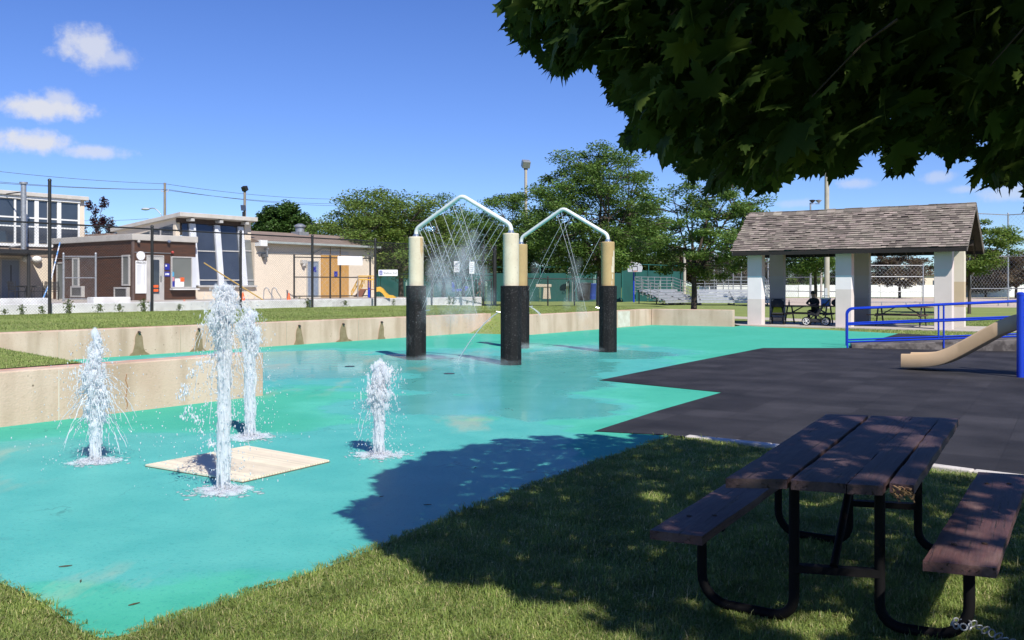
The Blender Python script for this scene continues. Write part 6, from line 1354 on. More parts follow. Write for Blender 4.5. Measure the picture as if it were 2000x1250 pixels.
tree('park_tree', 'brownish tree at the right edge in front of the boards', tp(1985, 115, 0), 6.0, 3.9, 1.5, .17, BROWNL, seed=82, nclus=60, per=130, ln=.28, wd=.14, low=.42, clus=(.85, .85, .45), ragged=.3, group=GL)
tree('park_tree', 'dark brownish tree just right of the young tree crown', tp(1925, 132, 0), 6.4, 4.6, 1.2, .17, BROWNL, seed=83, nclus=70, per=140, ln=.3, wd=.18, low=.4, clus=(1, 1, .6), group=GL)
tree('park_tree', 'low dark tree far behind the shelter middle pillar', tp(1660, 150, 0), 5.0, 4.0, 1.0, .17, DARKL, seed=84, nclus=55, per=130, ln=.34, wd=.2, low=.4, clus=(1, 1, .6), group=GL)
tree('park_tree', 'low green tree beyond the boards left in the shelter opening', tp(1548, 152, 0), 5.2, 4.2, 1.0, .17, LOCUST2, seed=85, nclus=55, per=130, ln=.34, wd=.2, low=.4, clus=(1, 1, .6), group=GL)
# ------------------------------------------------------------------ the big maple overhead
def maple():
    rng = np.random.default_rng(23); base = Vector((5.6, 1.0, -.02)); t = thing('maple_tree', 'big maple whose dark leafy boughs hang over the picnic table', 'tree', base)
    A = [(940, -400), (955, -30), (972, 18), (985, 42), (1005, 62), (1000, 100), (1022, 108), (1050, 72), (1062, 130), (1072, 160), (1108, 150), (1138, 125), (1165, 120), (1185, 168), (1208, 185), (1195, 215), (1225, 232), (1222, 262), (1236, 286), (1262, 312), (1290, 335), (1320, 332), (1345, 355), (1375, 362), (1372, 388), (1392, 404), (1408, 396), (1422, 370), (1446, 356), (1470, 388), (1500, 398), (1524, 376), (1540, 346), (1590, 362), (1622, 356), (1655, 332), (1650, 308), (1680, 306), (1702, 326), (1752, 346), (1780, 320), (1800, 315), (1832, 302), (1868, 322), (1890, 318), (1908, 332), (1872, 350), (1884, 374), (1905, 386), (1950, 378), (1992, 366), (2080, 380), (2080, -400)]
    hole = [(1880, 262), (1900, 252), (1932, 262), (1938, 282), (1928, 300), (1905, 318), (1882, 290)]
    Bp = [(1310, 850), (1240, 849), (1180, 848), (1060, 850), (960, 858), (870, 878), (820, 885), (785, 905), (745, 918), (715, 940), (735, 962), (690, 985), (655, 1000), (690, 1018), (698, 1040), (730, 1060), (742, 1078), (800, 1098), (835, 1142), (872, 1138), (960, 1152), (990, 1178), (1060, 1188), (1110, 1182), (1165, 1165), (1180, 1195), (1118, 1208), (1150, 1238), (1225, 1252), (1270, 1330), (2300, 1330), (2300, 1035), (2010, 985), (1900, 930), (1800, 912), (1700, 893), (1580, 876), (1430, 862)]
    holes = [(1275, 972, 30, 12), (1880, 1160, 95, 42), (1600, 1222, 120, 24), (1800, 1225, 110, 24), (1720, 1165, 20, 8), (1450, 1205, 35, 10), (1230, 1066, 9, 7), (1560, 1135, 16, 8), (1860, 918, 60, 10), (1905, 1060, 36, 14), (1400, 1140, 14, 6), (1700, 1010, 18, 6)]
    dap = []
    for (qx, qy, a, b, z) in [(1677, 818, 30, 5, .75), (1616, 827, 16, 6, .75), (1734, 838, 62, 8, .75), (1802, 861, 62, 11, .75), (1597, 871, 30, 8, .75), (1757, 816, 30, 5, .75), (1656, 903, 22, 5, .75), (1468, 934, 30, 6, .75), (1544, 935, 34, 6, .75), (1752, 944, 52, 14, .75), (1806, 911, 26, 10, .75), (1692, 925, 34, 6, .75),
                              (1948, 947, 46, 7, .45), (1903, 992, 44, 7, .45), (1925, 1036, 70, 20, .45), (1905, 1072, 22, 9, .45), (1912, 1104, 52, 9, .45)]:
        w = gp(qx, qy, z); g = w - Vector((SUN_AZ.x * z, SUN_AZ.y * z, z)); k_ = (F * H / g.y) / (qy - HY); dap.append((1000 + F * g.x / g.y, HY + F * H / g.y, a * .62 + 3, b * k_ * .85 + 2))
    def ok(P, lr):
        x, y, z = P[:, 0], P[:, 1], P[:, 2]; good = np.ones(len(P), bool)
        ys = np.maximum(y, .05); px = 1000 + F * x / ys; py = HY - F * (z - H) / ys; rp = lr * F / ys; px = px + 10 * np.sin(py * .055 + 1.3 * np.sin(px * .03)); py = py + 9 * np.sin(px * .06)
        front = y > .25; inframe = front & (px > -rp) & (px < 2000 + rp) & (py > -rp * 1.1) & (py < 1250 + rp)
        inA = inpoly(np.stack([px, py - rp * .75], 1), A) & inpoly(np.stack([px - rp * .6, py], 1), A) & inpoly(np.stack([px, py + rp * .80], 1), A) & ~inpoly(np.stack([px, py], 1), hole)
        good &= ~inframe | (inA & (np.sqrt(x * x + y * y + (z - H) ** 2) > 2.6))
        k = math.cos(SUN_EL) / math.sin(SUN_EL); gx = x - SUN_AZ.x * k * z; gy = y - SUN_AZ.y * k * z
        gys = np.maximum(gy, .3); sx = 1000 + F * gx / gys; sy = HY + F * H / gys; vis = (gy > .5) & (sx > -40) & (sx < 2040) & (sy < 1275)
        wob = 26 * np.sin(gx * 10 + 2.2 * np.sin(gy * 6)) + 12 * np.sin(gx * 23 + gy * 9); woy = 9 * np.cos(gx * 11 + gy * 8); inB = inpoly(np.stack([sx + wob, sy + woy], 1), Bp) & inpoly(np.stack([sx - 6, sy], 1), Bp)
        for (hx, hy, a, b) in holes + dap: inB &= ((sx - hx) / a) ** 2 + ((sy - hy) / b) ** 2 > 1
        good &= ~vis | inB
        # no leaf may shade the sunlit ground just off the right edge either
        good &= ~((gy > 8.8) & (sx >= 2040))
        return good & (z > 1.75)
    def shoots(cn, per, spread):
        P = cn[:, None, :] + rng.normal(0, spread, (len(cn), per, 3)) * np.array([1, 1, .7]); return P.reshape(-1, 3)
    cen = np.array([4.0, 1.7, 5.1]); rad = np.array([6.0, 6.4, 3.8])
    q = rng.normal(0, 1, (9000, 3)); q /= np.linalg.norm(q, axis=1)[:, None]; q *= rng.uniform(.25, 1, 9000)[:, None] ** .4; P1 = shoots(cen + q * rad, 4, .22)
    # hanging fringe in view: sample inside the visible silhouette at 3 - 7 m
    n = 46000; px = rng.uniform(940, 2060, n); py = rng.uniform(-60, 400, n); Y = rng.uniform(2.9, 7.2, n); P2 = np.stack([(px - 1000) * Y / F, Y, H - (py - HY) * Y / F], 1)
    n3 = 24000; gx_ = rng.uniform(-1.5, 4.5, n3); gy_ = rng.uniform(3.6, 10.2, n3); z3 = rng.uniform(2.9, 7.5, n3); P3 = np.stack([gx_ + SUN_AZ.x * z3, gy_ + SUN_AZ.y * z3, z3], 1); k3 = (((P3 - cen) / rad) ** 2).sum(1) < 1.25; P3 = P3[k3 & ok(P3, .085)]
    k1 = ok(P1, .075); k2 = ok(P2, .065); P1 = P1[k1]; P2 = P2[k2]; print('maple', len(P1), len(P2), len(P3))
    n1 = min(len(P1), 17000); P1 = P1[rng.permutation(len(P1))[:n1]]; pxx = 1000 + F * P2[:, 0] / P2[:, 1]; eg = P2[pxx < 1235]; ot = P2[pxx >= 1235]; P2 = np.concatenate([eg[rng.permutation(len(eg))[:1500]], ot[rng.permutation(len(ot))[:4200]]]); P3 = P3[rng.permutation(len(P3))[:6500]]; P = np.concatenate([P1, P2, P3]); n = len(P)
    # Norway-maple leaf outline (five lobes, toothed), in unit length along +y
    half = [(0, -.06), (.10, -.12), (.30, -.17), (.24, -.04), (.42, .03), (.56, .00), (.47, .16), (.64, .30), (.46, .33), (.50, .50), (.33, .42), (.19, .38), (.25, .60), (.15, .62), (.13, .78), (.05, .80), (0, 1.0)]
    out = half + [(-x, y) for (x, y) in half[-2:0:-1]]; out = np.array(out); ctr = np.array([0, .22]); T = np.concatenate([[ctr], out]); m_ = len(T)
    s_ = rng.uniform(.062, .140, n)
    rad_ = P - cen; rad_[:, 2] *= .3; rad_ /= np.linalg.norm(rad_, axis=1)[:, None] + 1e-9
    u = rad_ * .45 + rng.normal(0, .42, (n, 3)); u[:, 2] -= .50; u /= np.linalg.norm(u, axis=1)[:, None]         # tips droop outwards
    up = np.array([0, 0, 1.0]) + rad_ * .5 + rng.normal(0, .38, (n, 3)); w = np.cross(u, up); w /= np.linalg.norm(w, axis=1)[:, None] + 1e-9; nn = np.cross(w, u)
    bend = rng.uniform(.0, .6, n); fold = rng.uniform(-.1, .55, n)
    X = T[:, 0][None, :]; Yv = (T[:, 1] - .35)[None, :]; Z = -bend[:, None] * (T[:, 1][None, :] - .2) ** 2 - fold[:, None] * np.abs(X) + .03 * np.sin(9 * X)
    V = P[:, None, :] + s_[:, None, None] * 1.12 * (X[..., None] * w[:, None, :] + Yv[..., None] * u[:, None, :] + Z[..., None] * nn[:, None, :]); V = V.reshape(-1, 3)
    k = len(out); tri = np.array([(0, 1 + i, 1 + (i + 1) % k) for i in range(k)]); Fq = (np.arange(n)[:, None, None] * m_ + tri[None]).reshape(-1, 3)
    LM = leafmat('maple_leaf', (.030, .058, .012), (.052, .090, .018), (.11, .16, .03), .42, rough=.6, noise=1.5, spec=.12)
    o = npmesh('crown', V, Fq, LM, t, smooth=False); o["kind"] = 'stuff'
    rr = random.Random(4); m = MB(); tw = MB(); top = base + Vector((-.5, .4, 3.2)); m.tube([base + Vector((0, 0, -.2)), base + Vector((0, 0, .15)), base + Vector((-.2, .15, 1.6)), top], [.44, .30, .25, .21], 16)
    for i in range(11):
        e = Vector((3.7, 2.3, 4.7)) + Vector((math.cos(i * .571 * 2) * rr.uniform(2.2, 4.2), math.sin(i * .571 * 2) * rr.uniform(2.2, 4.4), rr.uniform(.2, 2.2))); pts = [top.lerp(e, u_) + Vector((rr.uniform(-.1, .1), rr.uniform(-.1, .1), .5 * math.sin(math.pi * u_))) for u_ in (0, .3, .6, 1)]; tst = np.array([top.lerp(e, u_)[:] for u_ in np.linspace(.15, 1, 12)])
        if ok(tst, .12).all(): m.tube(pts, [.12, .09, .06, .025], 9)
    # twigs: only up to leaves that are there
    for i in rng.permutation(n)[:700]:
        c = Vector(P[i]); d = Vector(cen) - c; d.z = abs(d.z) + .2; d.normalize(); e = c + d * rr.uniform(.12, .35)
        tw.tube([c + Vector((0, 0, .02)), c.lerp(e, .6) + Vector((0, 0, .03)), e], [.002, .003, .005], 4, caps=False)
    m.build('trunk', BARK, t, smooth=70); tw.build('twigs', BARK, t)['kind'] = 'stuff'; return t
maple()
# ------------------------------------------------------------------ grass blades
GB1 = leafmat('grass_blade', (.145, .225, .045), (.25, .305, .080), (.55, .47, .25), .34, rough=.5, noise=2.2)
GB2 = leafmat('lawn_blade', (.17, .24, .06), (.24, .30, .085), (.37, .34, .15), .28, rough=.6, noise=.25)
def blades(name, P, h, w, lean, mat, rng):
    n = len(P); a = rng.uniform(0, 6.283, n); d = np.stack([np.cos(a), np.sin(a), np.zeros(n)], 1); s_ = np.stack([-np.sin(a), np.cos(a), np.zeros(n)], 1)
    h = h[:, None]; w = w[:, None]; ln = lean[:, None]; z = np.array([0, 0, 1.0])
    m1 = P + z * h * .55 * (1 - .25 * ln) + d * h * .32 * ln; tip = P + z * h * (1 - .45 * ln ** 1.2).clip(.12, 1) + d * h * .95 * ln
    V = np.stack([P - s_ * w * .5, P + s_ * w * .5, m1 - s_ * w * .42, m1 + s_ * w * .42, tip], 1).reshape(-1, 3); b = np.arange(n)[:, None] * 5
    o = npmesh(name, V, [b + np.array([[0, 1, 3, 2]]), b + np.array([[2, 3, 4]])], mat, origin=Vector((0, 0, 0))); return o
def near_grass():
    rng = np.random.default_rng(9); N_ = 820000
    Y = 3.6 + (rng.uniform(0, 1, N_) ** 1.25) * 6.4; X = rng.uniform(-.60, .60, N_) * Y + rng.uniform(-1, 1, N_) ** 3 * 2.0
    P = np.stack([X, Y], 1); J = P + .030 * np.stack([np.sin(P[:, 1] * 23 + 3 * np.sin(P[:, 0] * 17)), np.cos(P[:, 0] * 21 + 2 * np.sin(P[:, 1] * 29))], 1) + rng.normal(0, .012, P.shape) + np.array([.015, -.028]); k = ~inpoly(J, PAD) & ~inpoly(P, MATP)
    far_ok = (Y < 10.2); P = P[k & far_ok]
    # keep off the kerb strip
    a = np.array(xy(gp(1345, 853.5))); b = np.array(xy(gp(1905, 921.5))); d = (b - a) / np.linalg.norm(b - a); nrm = np.array([-d[1], d[0]]); dist = (P - a) @ nrm; P = P[~((dist > -.09) & (dist < .3) & (P[:, 0] > 1.7))]
    bare = np.sin(P[:, 0] * 3.1 + 1.7 * np.sin(P[:, 1] * 2.3)) * np.sin(P[:, 1] * 3.7 + np.sin(P[:, 0] * 4.1)); keep = rng.uniform(0, 1, len(P)) < np.where(bare > .72, .45, .96); P = P[keep]
    clump = np.sin(P[:, 0] * 9 + np.sin(P[:, 1] * 7)) * np.cos(P[:, 1] * 8.3 + np.sin(P[:, 0] * 5)); n = len(P)
    h = rng.uniform(.018, .050, n) * (1 + .35 * clump); tall = rng.uniform(0, 1, n) < .012; h[tall] *= 2.0
    lean = rng.beta(2.2, 1.7, n) * 1.25; fl = rng.uniform(0, 1, n) < .05; lean[fl] = 1.3; h[fl] *= 1.5; w = rng.uniform(.0018, .0042, n) * (1 + .12 * P[:, 1]) * .85
    P3 = np.concatenate([P, np.full((n, 1), -.008)], 1); o = blades('grass', P3, h, w, lean, GB1, rng); o["kind"] = 'stuff'; return n
NG = near_grass()
def lawn_grass():
    rng = np.random.default_rng(19); N_ = 260000; Y = rng.uniform(20, 46, N_); X = rng.uniform(-.60, .35, N_) * Y; P = np.stack([X, Y], 1)
    fl = (P - np.array([FP0.x, FP0.y])) @ np.array([FN.x, FN.y]); lwd = (P - np.array([LW0.x, LW0.y])) @ np.array([NWv.x, NWv.y]); rwd = (P - np.array([.583, 30.0])) @ np.array([-.825, .565])
    k = (fl < .1) & (((lwd > .33) & (P[:, 1] < 33)) | ((lwd <= .33) & (rwd > .33) & (P[:, 1] > 30) & (P[:, 0] < 5.2)) | ((P[:, 1] >= 33) & (rwd > .33) & (P[:, 0] < 5.2)))
    P = P[k]; z = terrain_h(P[:, 0].copy(), P[:, 1].copy()); k = z > .0; P = P[k]; z = z[k]; n = len(P)
    o = blades('lawn_grass', np.concatenate([P, z[:, None] - .01], 1), rng.uniform(.03, .07, n), rng.uniform(.008, .016, n), rng.uniform(.2, 1.1, n), GB2, rng); o["kind"] = 'stuff'
    # mound behind the planter wall and the strips by the shelter
    N_ = 60000; P = np.stack([rng.uniform(-9.5, -5.2, N_), rng.uniform(8.5, 16, N_)], 1); P = P[inpoly(P, MOUND_POLY)]; n = len(P); o = blades('mound_grass', np.concatenate([P, np.full((n, 1), .59)], 1), rng.uniform(.025, .05, n), rng.uniform(.006, .010, n), rng.uniform(.2, 1.1, n), GB2, rng); o["kind"] = 'stuff'
    N_ = 60000; P = np.stack([rng.uniform(12, 24, N_), rng.uniform(26, 46, N_)], 1); sl_ = [xy(pv(-.9, -.6)), xy(pv(8.75, -.6)), xy(pv(8.75, 3.55)), xy(pv(-.9, 3.55))]; P = P[~inpoly(P, sl_) & ~inpoly(P, PAD) & ~inpoly(P, MATP) & (P[:, 0] / P[:, 1] < .6) & (P[:, 0] / P[:, 1] > .2)]
    pth = [xy(gp(1425, 622)), xy(gp(1590, 629)), xy(gp(1740, 637)), xy(gp(1900, 647)), (21, 30.3), (21, 33.0), xy(gp(1900, 638.6)), xy(gp(1740, 630.5)), xy(gp(1590, 622.5)), xy(gp(1425, 616.5))]; P = P[~inpoly(P, pth)]; n = len(P)
    o = blades('shelter_grass', np.concatenate([P, np.full((n, 1), -.02)], 1), rng.uniform(.03, .07, n), rng.uniform(.010, .018, n), rng.uniform(.2, 1.1, n), GB2, rng); o["kind"] = 'stuff'
lawn_grass()
# ------------------------------------------------------------------ water: fountains and arch sprays
def watermat(name, white, clear):
    m, nt, b, N, L = newmat(name); out = nt.nodes['Material Output']; b.inputs['Base Color'].default_value = (.93, .96, 1, 1); b.inputs['Roughness'].default_value = .04; b.inputs['IOR'].default_value = 1.33; b.inputs['Transmission Weight'].default_value = 1.0
    d = N('ShaderNodeBsdfDiffuse'); d.inputs[0].default_value = (.97, .98, 1, 1); tr = N('ShaderNodeBsdfTranslucent'); tr.inputs[0].default_value = (.93, .96, 1, 1); mx = N('ShaderNodeMixShader'); mx.inputs[0].default_value = .45; L(d.outputs[0], mx.inputs[1]); L(tr.outputs[0], mx.inputs[2])
    m2 = N('ShaderNodeMixShader'); m2.inputs[0].default_value = white; L(b.outputs[0], m2.inputs[1]); L(mx.outputs[0], m2.inputs[2])
    tp_ = N('ShaderNodeBsdfTransparent'); m3 = N('ShaderNodeMixShader'); m3.inputs[0].default_value = clear; L(m2.outputs[0], m3.inputs[1]); L(tp_.outputs[0], m3.inputs[2]); L(m3.outputs[0], out.inputs[0]); return m
def softmat(name, k, pw=1.5):
    """fine spray: optically thin, so it fades towards the rim of each puff"""
    m, nt, b, N, L = newmat(name); out = nt.nodes['Material Output']; nt.nodes.remove(b); lw_ = N('ShaderNodeLayerWeight'); lw_.inputs[0].default_value = .5
    iv = N('ShaderNodeMath'); iv.operation = 'SUBTRACT'; iv.inputs[0].default_value = 1; L(lw_.outputs['Facing'], iv.inputs[1]); pw_ = N('ShaderNodeMath'); pw_.operation = 'POWER'; pw_.inputs[1].default_value = pw; L(iv.outputs[0], pw_.inputs[0]); mu = N('ShaderNodeMath'); mu.operation = 'MULTIPLY'; mu.inputs[1].default_value = k; L(pw_.outputs[0], mu.inputs[0])
    d = N('ShaderNodeBsdfDiffuse'); d.inputs[0].default_value = (.93, .96, 1, 1); tr = N('ShaderNodeBsdfTranslucent'); tr.inputs[0].default_value = (.93, .96, 1, 1); mx = N('ShaderNodeMixShader'); mx.inputs[0].default_value = .5; L(d.outputs[0], mx.inputs[1]); L(tr.outputs[0], mx.inputs[2])
    tp_ = N('ShaderNodeBsdfTransparent'); m3 = N('ShaderNodeMixShader'); L(mu.outputs[0], m3.inputs[0]); L(tp_.outputs[0], m3.inputs[1]); L(mx.outputs[0], m3.inputs[2]); L(m3.outputs[0], out.inputs[0]); return m
SOFT = softmat('soft_spray', .40, 1.5); THIN = softmat('thin_mist', .034, 1.6)
FOAM = watermat('white_water', .82, .30); DROP = watermat('water_drops', .7, .10); FILM = watermat('foam_film', .8, .45); MISTM = watermat('fine_spray', .7, .55)
def ico(sub):
    bm = bmesh.new(); bmesh.ops.create_icosphere(bm, subdivisions=sub, radius=1); bm.verts.ensure_lookup_table(); V = np.array([v.co[:] for v in bm.verts]); Fq = np.array([[v.index for v in f.verts] for f in bm.faces]); bm.free(); return V, Fq
ICO = {1: ico(1), 2: ico(2)}
def balls(P, S, sub, rng, jit=.25):
    T, Fi = ICO[sub]; n = len(P); j = 1 + rng.normal(0, jit, (n, len(T), 1)); V = P[:, None, :] + T[None] * j * S[:, None, :]; return V.reshape(-1, 3), (np.arange(n)[:, None, None] * len(T) + Fi[None]).reshape(-1, 3)
def fountain(label, c, h, r, seed, bush=1.0, skirt=0.0, headz=.8, headw=.13, hb=.13, side=False):
    rng = np.random.default_rng(seed); rr = random.Random(seed); t = thing('fountain_jet', label, 'fountain', c); C = np.array(c)
    m = MB(); m.lathe([(r * 1.7, .002), (r * 1.7, .012), (r * 1.2, .016)], c, 20); m.build('nozzle_plate', MAT('nozzle_plate', (.30, .30, .28), (.2, .2, .19), 10, .4) if 'nozzle_plate' not in bpy.data.materials else bpy.data.materials['nozzle_plate'], t)
    # bundle of strands, froth and thrown sheets, fused into one ragged skin of water
    m = MB(); ns = 26
    for i in range(ns):
        a = 2 * math.pi * i / ns + rr.uniform(-.1, .1); q = r * (1 if i % 3 else .45); hh = h * rr.uniform(.55, .97); pts = []; rs = []; wx = rr.uniform(-1, 1); wy = rr.uniform(-1, 1)
        for k in range(16):
            u = k / 15; z = u * hh; s_ = (z / h) ** 2; pts.append(Vector(c) + Vector((math.cos(a) * q * (1 - .25 * u) + wx * s_ * .045 * bush + math.sin(z * 21 + i) * .011 * (.3 + u), math.sin(a) * q * (1 - .25 * u) + wy * s_ * .045 * bush + math.cos(z * 17 + i * 2) * .011 * (.3 + u), z))); rs.append(r * .16 * (1 + .8 * u * rr.uniform(.2, 1.3)))
        m.tube(pts, rs, 6)
    for i in range(int(26 * bush + 46 * skirt)):
        a = rr.uniform(0, 6.28); v0 = rr.uniform(.12, .55) * (1 + skirt); z0 = h * rr.uniform(headz - .22, min(.98, headz + .1)); vz = rr.uniform(-.3, 1.1); pts = []; rs = []; T_ = rr.uniform(.10, .30) * math.sqrt(h); lat = rr.uniform(0, r * .8)
        for k in range(12):
            tt = T_ * k / 11; zz = z0 + vz * tt - 4.9 * tt * tt
            if zz < .05: break
            pts.append(Vector(c) + Vector((math.cos(a) * (lat + v0 * tt) + rr.uniform(-.008, .008), math.sin(a) * (lat + v0 * tt) + rr.uniform(-.008, .008), zz))); rs.append(rr.uniform(.0035, .0085) * (1 - .4 * k / 11))
        if len(pts) > 3: m.tube(pts, rs, 5)
    V0 = np.array([v[:] for v in m.v]); F4 = np.array([f for f in m.f if len(f) == 4])
    n = int(4300 * bush); nh = int(n * .55); z = np.concatenate([(1 - rng.beta(1.1, 1.4, n - nh)) * h, np.clip(rng.normal(headz, hb, nh), .2, 1.02) * h]); a = rng.uniform(0, 6.283, n); zz = z / h
    env = r * (.70 + .25 * zz) + headw * (.72 + .5 * np.sin(2 * a + 7 * zz + seed) * np.sin(3 * a + 11 * zz)) * np.exp(-((zz - headz) / hb) ** 2 * .55); env *= np.sqrt(np.clip((1.03 - zz) / .10, 0.02, 1)); q = np.abs(rng.normal(0, .52, n)) * env
    P = np.stack([np.cos(a) * q, np.sin(a) * q, z], 1) + .30 * env[:, None] * np.stack([np.sin(z * 13 + seed), np.cos(z * 11 + seed), 0 * z], 1) * zz[:, None]
    if side:
        k = 420; u = rng.uniform(0, 1, k); zc_ = 1.08 - .80 * u; xo = -.07 - .24 * np.sin(np.pi * np.clip(u * 1.15, 0, 1)) ** .8; cl = np.round(u * 13) / 13; P[:k] = np.stack([xo + rng.normal(0, .020, k) + .04 * np.sin(cl * 40), rng.normal(0, .035, k), zc_ + .03 * np.sin(cl * 57)], 1); z[:k] = h * .8
    S = rng.uniform(.0026, .0066, n)[:, None] * np.stack([np.ones(n), np.ones(n), rng.uniform(1.5, 4.0, n) + 4.5 * (1 - z / h) ** 1.5], 1); V1, F1 = balls(C + P, S, 1, rng, .18)
    o = npmesh('water_column', np.concatenate([V0, V1]), [F4, F1 + len(V0)], FOAM, t); rm = o.modifiers.new('fuse', 'REMESH'); rm.mode = 'VOXEL'; rm.voxel_size = .0044; rm.use_smooth_shade = True; sm = o.modifiers.new('relax', 'SMOOTH'); sm.factor = .5; sm.iterations = 4; o["kind"] = 'stuff'
    # falling drops
    n = int(1500 * bush); a = rng.uniform(0, 6.283, n); v0 = np.abs(rng.normal(0, .38, n)) * (1 + skirt); z0 = h * rng.uniform(.55, 1.0, n); vz = rng.uniform(-.2, .9, n); tm = rng.uniform(0, .62, n) * math.sqrt(h); zz = z0 + vz * tm - 4.9 * tm ** 2; k = zz > .01; P = np.stack([np.cos(a) * (r * .5 + v0 * tm), np.sin(a) * (r * .5 + v0 * tm), zz], 1)[k]; P += rng.normal(0, .012, P.shape)
    n = len(P); S = (rng.uniform(.0015, .0056, n) ** 1.0)[:, None] * np.stack([np.ones(n), np.ones(n), rng.uniform(1, 2.6, n)], 1); V2, F2 = balls(C + P, S, 1, rng, .15); npmesh('spray', V2, F2, DROP, t, smooth=180)["kind"] = 'stuff'
    # soft puffs of fine spray wrapping the jet, its head and its foot
    n = int(170 * bush); z = (1 - rng.beta(1.1, 1.5, n)) * h * 1.0; e_ = r * .5 + headw * .75 * np.exp(-((z / h - headz) / (hb * 1.5)) ** 2) * np.sqrt(np.clip((1.03 - z / h) / .12, 0, 1)); a = rng.uniform(0, 6.283, n); q = rng.uniform(0, 1, n) * e_; P = np.stack([np.cos(a) * q, np.sin(a) * q, z], 1); S = (r * rng.uniform(.22, .62, n))[:, None] * np.stack([np.ones(n), np.ones(n), rng.uniform(1.2, 2.6, n)], 1); Va, Fa = balls(C + P, S, 2, rng, .03)
    n = 130; a = rng.uniform(0, 6.283, n); q = np.abs(rng.normal(0, r * 2.2, n)); P = np.stack([np.cos(a) * q, np.sin(a) * q, np.full(n, .012)], 1); S = (r * rng.uniform(.4, 1.1, n))[:, None] * np.stack([np.ones(n), np.ones(n), rng.uniform(.15, .5, n)], 1); Vb, Fb = balls(C + P, S, 2, rng, .03)
    npmesh('soft_spray', np.concatenate([Va, Vb]), np.concatenate([Fa, Fb + len(Va)]), SOFT, t, smooth=180)["kind"] = 'stuff'
    # splash ring and thin foam on the floor
    n = 1900; a = rng.uniform(0, 6.283, n); rad = np.abs(rng.normal(r * 1.0, r * 2.0, n)); P = np.stack([np.cos(a) * rad, np.sin(a) * rad, .006 + np.abs(rng.normal(0, .028, n)) * np.exp(-rad / (r * 3))], 1); S = rng.uniform(.0012, .0048, n)[:, None] * np.stack([rng.uniform(.8, 1.8, n), rng.uniform(.8, 1.8, n), rng.uniform(.3, 1.0, n)], 1); V3, F3 = balls(C + P, S, 1, rng, .2); npmesh('splash', V3, F3, FOAM, t, smooth=180)["kind"] = 'stuff'
    n = 260; a = rng.uniform(0, 6.283, n); rad = np.abs(rng.normal(0, r * 2.6, n)); P = np.stack([np.cos(a) * rad, np.sin(a) * rad, np.full(n, .004)], 1); S = rng.uniform(.006, .022, n)[:, None] * np.stack([rng.uniform(.6, 2.2, n), rng.uniform(.6, 2.2, n), np.full(n, .06)], 1); V4, F4 = balls(C + P, S, 1, rng, .15); npmesh('foam_film', V4, F4, FILM, t, smooth=180)["kind"] = 'stuff'
fountain('leftmost fountain jet, pointed and spreading, in front of the planter wall', gp(187, 903), 1.18, .045, 101, 1.05, 1.3, .56, .15, .20)
fountain('tallest fountain jet at the near corner of the cream drain grate', gp(437, 960), 1.60, .049, 102, 1.35, .35, .90, .17, .11, True)
fountain('bushy topped fountain jet just behind the tallest one', gp(488, 855), 1.33, .056, 103, 1.1, .2, .86, .15, .12)
fountain('shortest fountain jet standing alone right of the drain grate', gp(740, 890), .88, .048, 104, 1.0, .3, .76, .15, .18)
def archspray(label, tops, ap, starts, dxs, zend, seed, mist):
    rng = np.random.default_rng(seed); rr = random.Random(seed); base = (tops[0] + tops[1]) / 2; base.z = 0; t = thing('arch_spray', label, 'water spray', base); ax = (tops[1] - tops[0]).normalized(); nrm = Vector((-ax.y, ax.x, 0))
    E = [tops[0] + Vector((0, 0, .13)), tops[1] + Vector((0, 0, .13))]; ends = []
    for side in (0, 1):
        for u in starts[side]:
            p = E[side].lerp(ap, u) - Vector((0, 0, .05)); sl_ = dxs[side] * rr.uniform(.85, 1.15); ln = p.z - zend * rr.uniform(.75, 1.5); pts = []; rs = []; off = rr.uniform(-.1, .1)
            for k in range(9): f_ = k / 8; pts.append(p + ax * (sl_ * ln * f_ * (1 + .12 * (1 - f_))) + nrm * off * f_ + Vector((0, 0, -ln * f_))); rs.append(.0046 * (1 - .45 * f_))
            m = MB(); m.tube(pts, rs, 5); m.build('water_stream', DROP, t, smooth=80); ends.append(pts)
    P = []
    for pts in ends:
        for k in range(mist):
            u = rng.uniform(.25, 1.25); i = min(7, int(u * 8)); q = pts[i].lerp(pts[i + 1], u * 8 - i) if u < 1 else pts[8] + (pts[8] - pts[7]) * (u - 1) * 8; s_ = .02 + .09 * u; P.append(np.array(q) + rng.normal(0, s_, 3))
    P = np.array(P); P = P[P[:, 2] > .02]; n = len(P); V, Fq = balls(P, rng.uniform(.002, .0055, n)[:, None] * np.array([[1, 1, 2.0]]), 1, rng, .1); npmesh('spray', V, Fq, MISTM, t, smooth=180)["kind"] = 'stuff'
    Q = []
    for pts in ends:
        for k in range(max(3, mist // 12)): u = rng.uniform(.5, 1.35); q = pts[0].lerp(pts[8], u); Q.append(np.array(q) + rng.normal(0, .10, 3))
    Q = np.array(Q); Q[:, 2] = np.maximum(Q[:, 2], .15); n = len(Q); V, Fq = balls(Q, rng.uniform(.06, .20, n)[:, None] * np.array([[1, 1, 1.5]]), 2, rng, .03); npmesh('thin_mist', V, Fq, THIN, t, smooth=180)["kind"] = 'stuff'
    n = 60; Q = np.stack([rng.uniform(-1.3, 1.3, n), rng.normal(0, .5, n), rng.uniform(.02, .10, n)], 1); Q = np.array(base)[None] + Q[:, :1] * np.array(ax.to_3d())[None] + Q[:, 1:2] * np.array(nrm)[None] + Q[:, 2:] * np.array([[0, 0, 1]]); V, Fq = balls(Q, rng.uniform(.15, .45, n)[:, None] * np.array([[1, 1, .3]]), 2, rng, .03); npmesh('floor_mist', V, Fq, THIN, t, smooth=180)["kind"] = 'stuff'
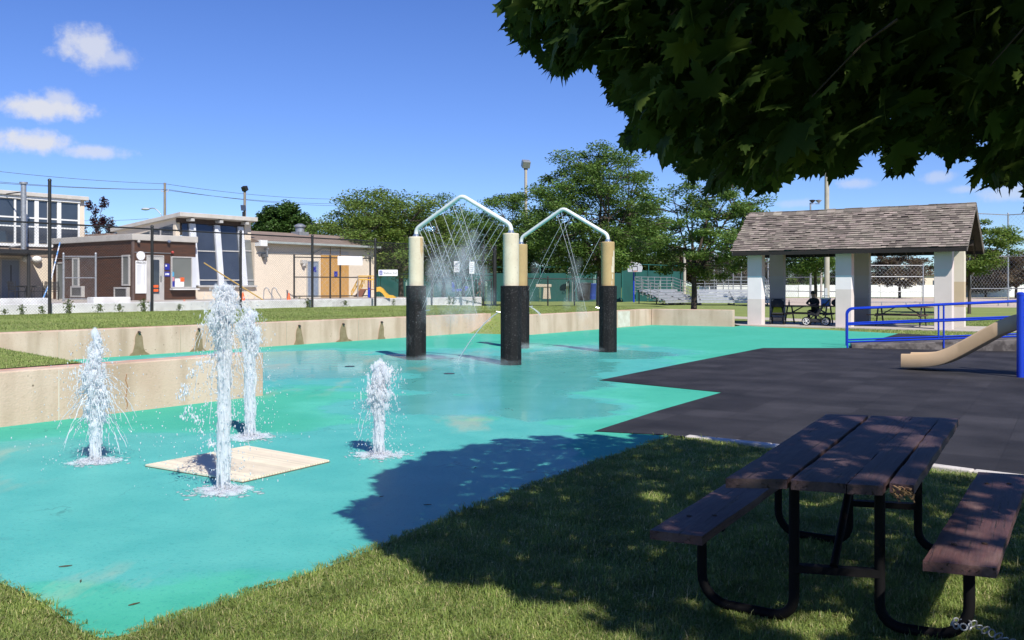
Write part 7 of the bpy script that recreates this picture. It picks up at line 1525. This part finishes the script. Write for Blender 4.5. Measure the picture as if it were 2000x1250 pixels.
archspray('criss-crossing thin water streams falling inside the nearer spray arch', arch1[1], arch1[2], ([.06, .14, .22, .30, .40, .58, .80, .92], [.10, .20, .30, .40, .52, .64, .78, .90]), (.42, -.60), 1.25, 5, 150)
archspray('sparse thin water streams falling inside the farther spray arch', arch2[1], arch2[2], ([.86, .95], [.12, .80, .9]), (.30, -.55), 1.1, 6, 60)
def sidejet(label, p, v, n, seed, kmax=14):
    rng = np.random.default_rng(seed); m = MB(); t = thing('side_spray', label, 'water spray', Vector((p.x, p.y, 0)))
    for dv in (-.04, .05):
        pts = []; rs = []
        for k in range(kmax):
            tt = k * .045; q = p + (v + Vector((dv * 1.5, dv, dv * 2))) * tt + Vector((0, 0, -4.9 * tt * tt))
            if q.z < .01: break
            pts.append(q); rs.append(.010 * (1 - .03 * k))
        m = MB(); m.tube(pts, rs, 5); m.build('water_stream', DROP, t, smooth=80)
    tt = rng.uniform(.05, .5, n); P = np.array(p)[None] + np.array(v)[None] * tt[:, None]; P[:, 2] -= 4.9 * tt ** 2; P += rng.normal(0, 1, P.shape) * (.02 + .12 * tt)[:, None]; P = P[P[:, 2] > .01]; V, Fq = balls(P, rng.uniform(.003, .007, len(P))[:, None] * np.ones((1, 3)), 1, rng, .1); npmesh('spray', V, Fq, MISTM, t, smooth=180)["kind"] = 'stuff'
sidejet('small jet arching left from the front cream column sleeve', CB + Vector((-.26, -.05, 1.06)), Vector((-2.6, 1.0, -1.6)), 220, 7); sidejet('short jet arching right from the back tan column sleeve', CC + Vector((.24, -.05, 1.05)), Vector((1.9, .2, -.8)), 20, 9, 4)
# scattered fallen leaves and twigs on the pad
lm = MAT('fallen_leaf', (.05, .05, .02), (.10, .07, .03), 5, .8)
for i, (px, py, s_, a) in enumerate([(128, 1106, .035, .4), (158, 1135, .025, 1.9), (262, 1180, .03, .8), (835, 986, .03, .2), (928, 914, .02, 1.0), (1005, 965, .02, 2.0), (745, 970, .02, .7)]):
    c = gp(px, py, .004); m = MB(); d = Vector((math.cos(a), math.sin(a), 0)); n_ = Vector((-d.y, d.x, 0)); m.extrude([c - d * s_, c + n_ * s_ * .22, c + d * s_, c - n_ * s_ * .15], (0, 0, .004)); m.build('fallen_twig', lm, label='small dark twig or leaf bit lying on the turquoise pad', cat='twig', group='bits of twig on the pad')
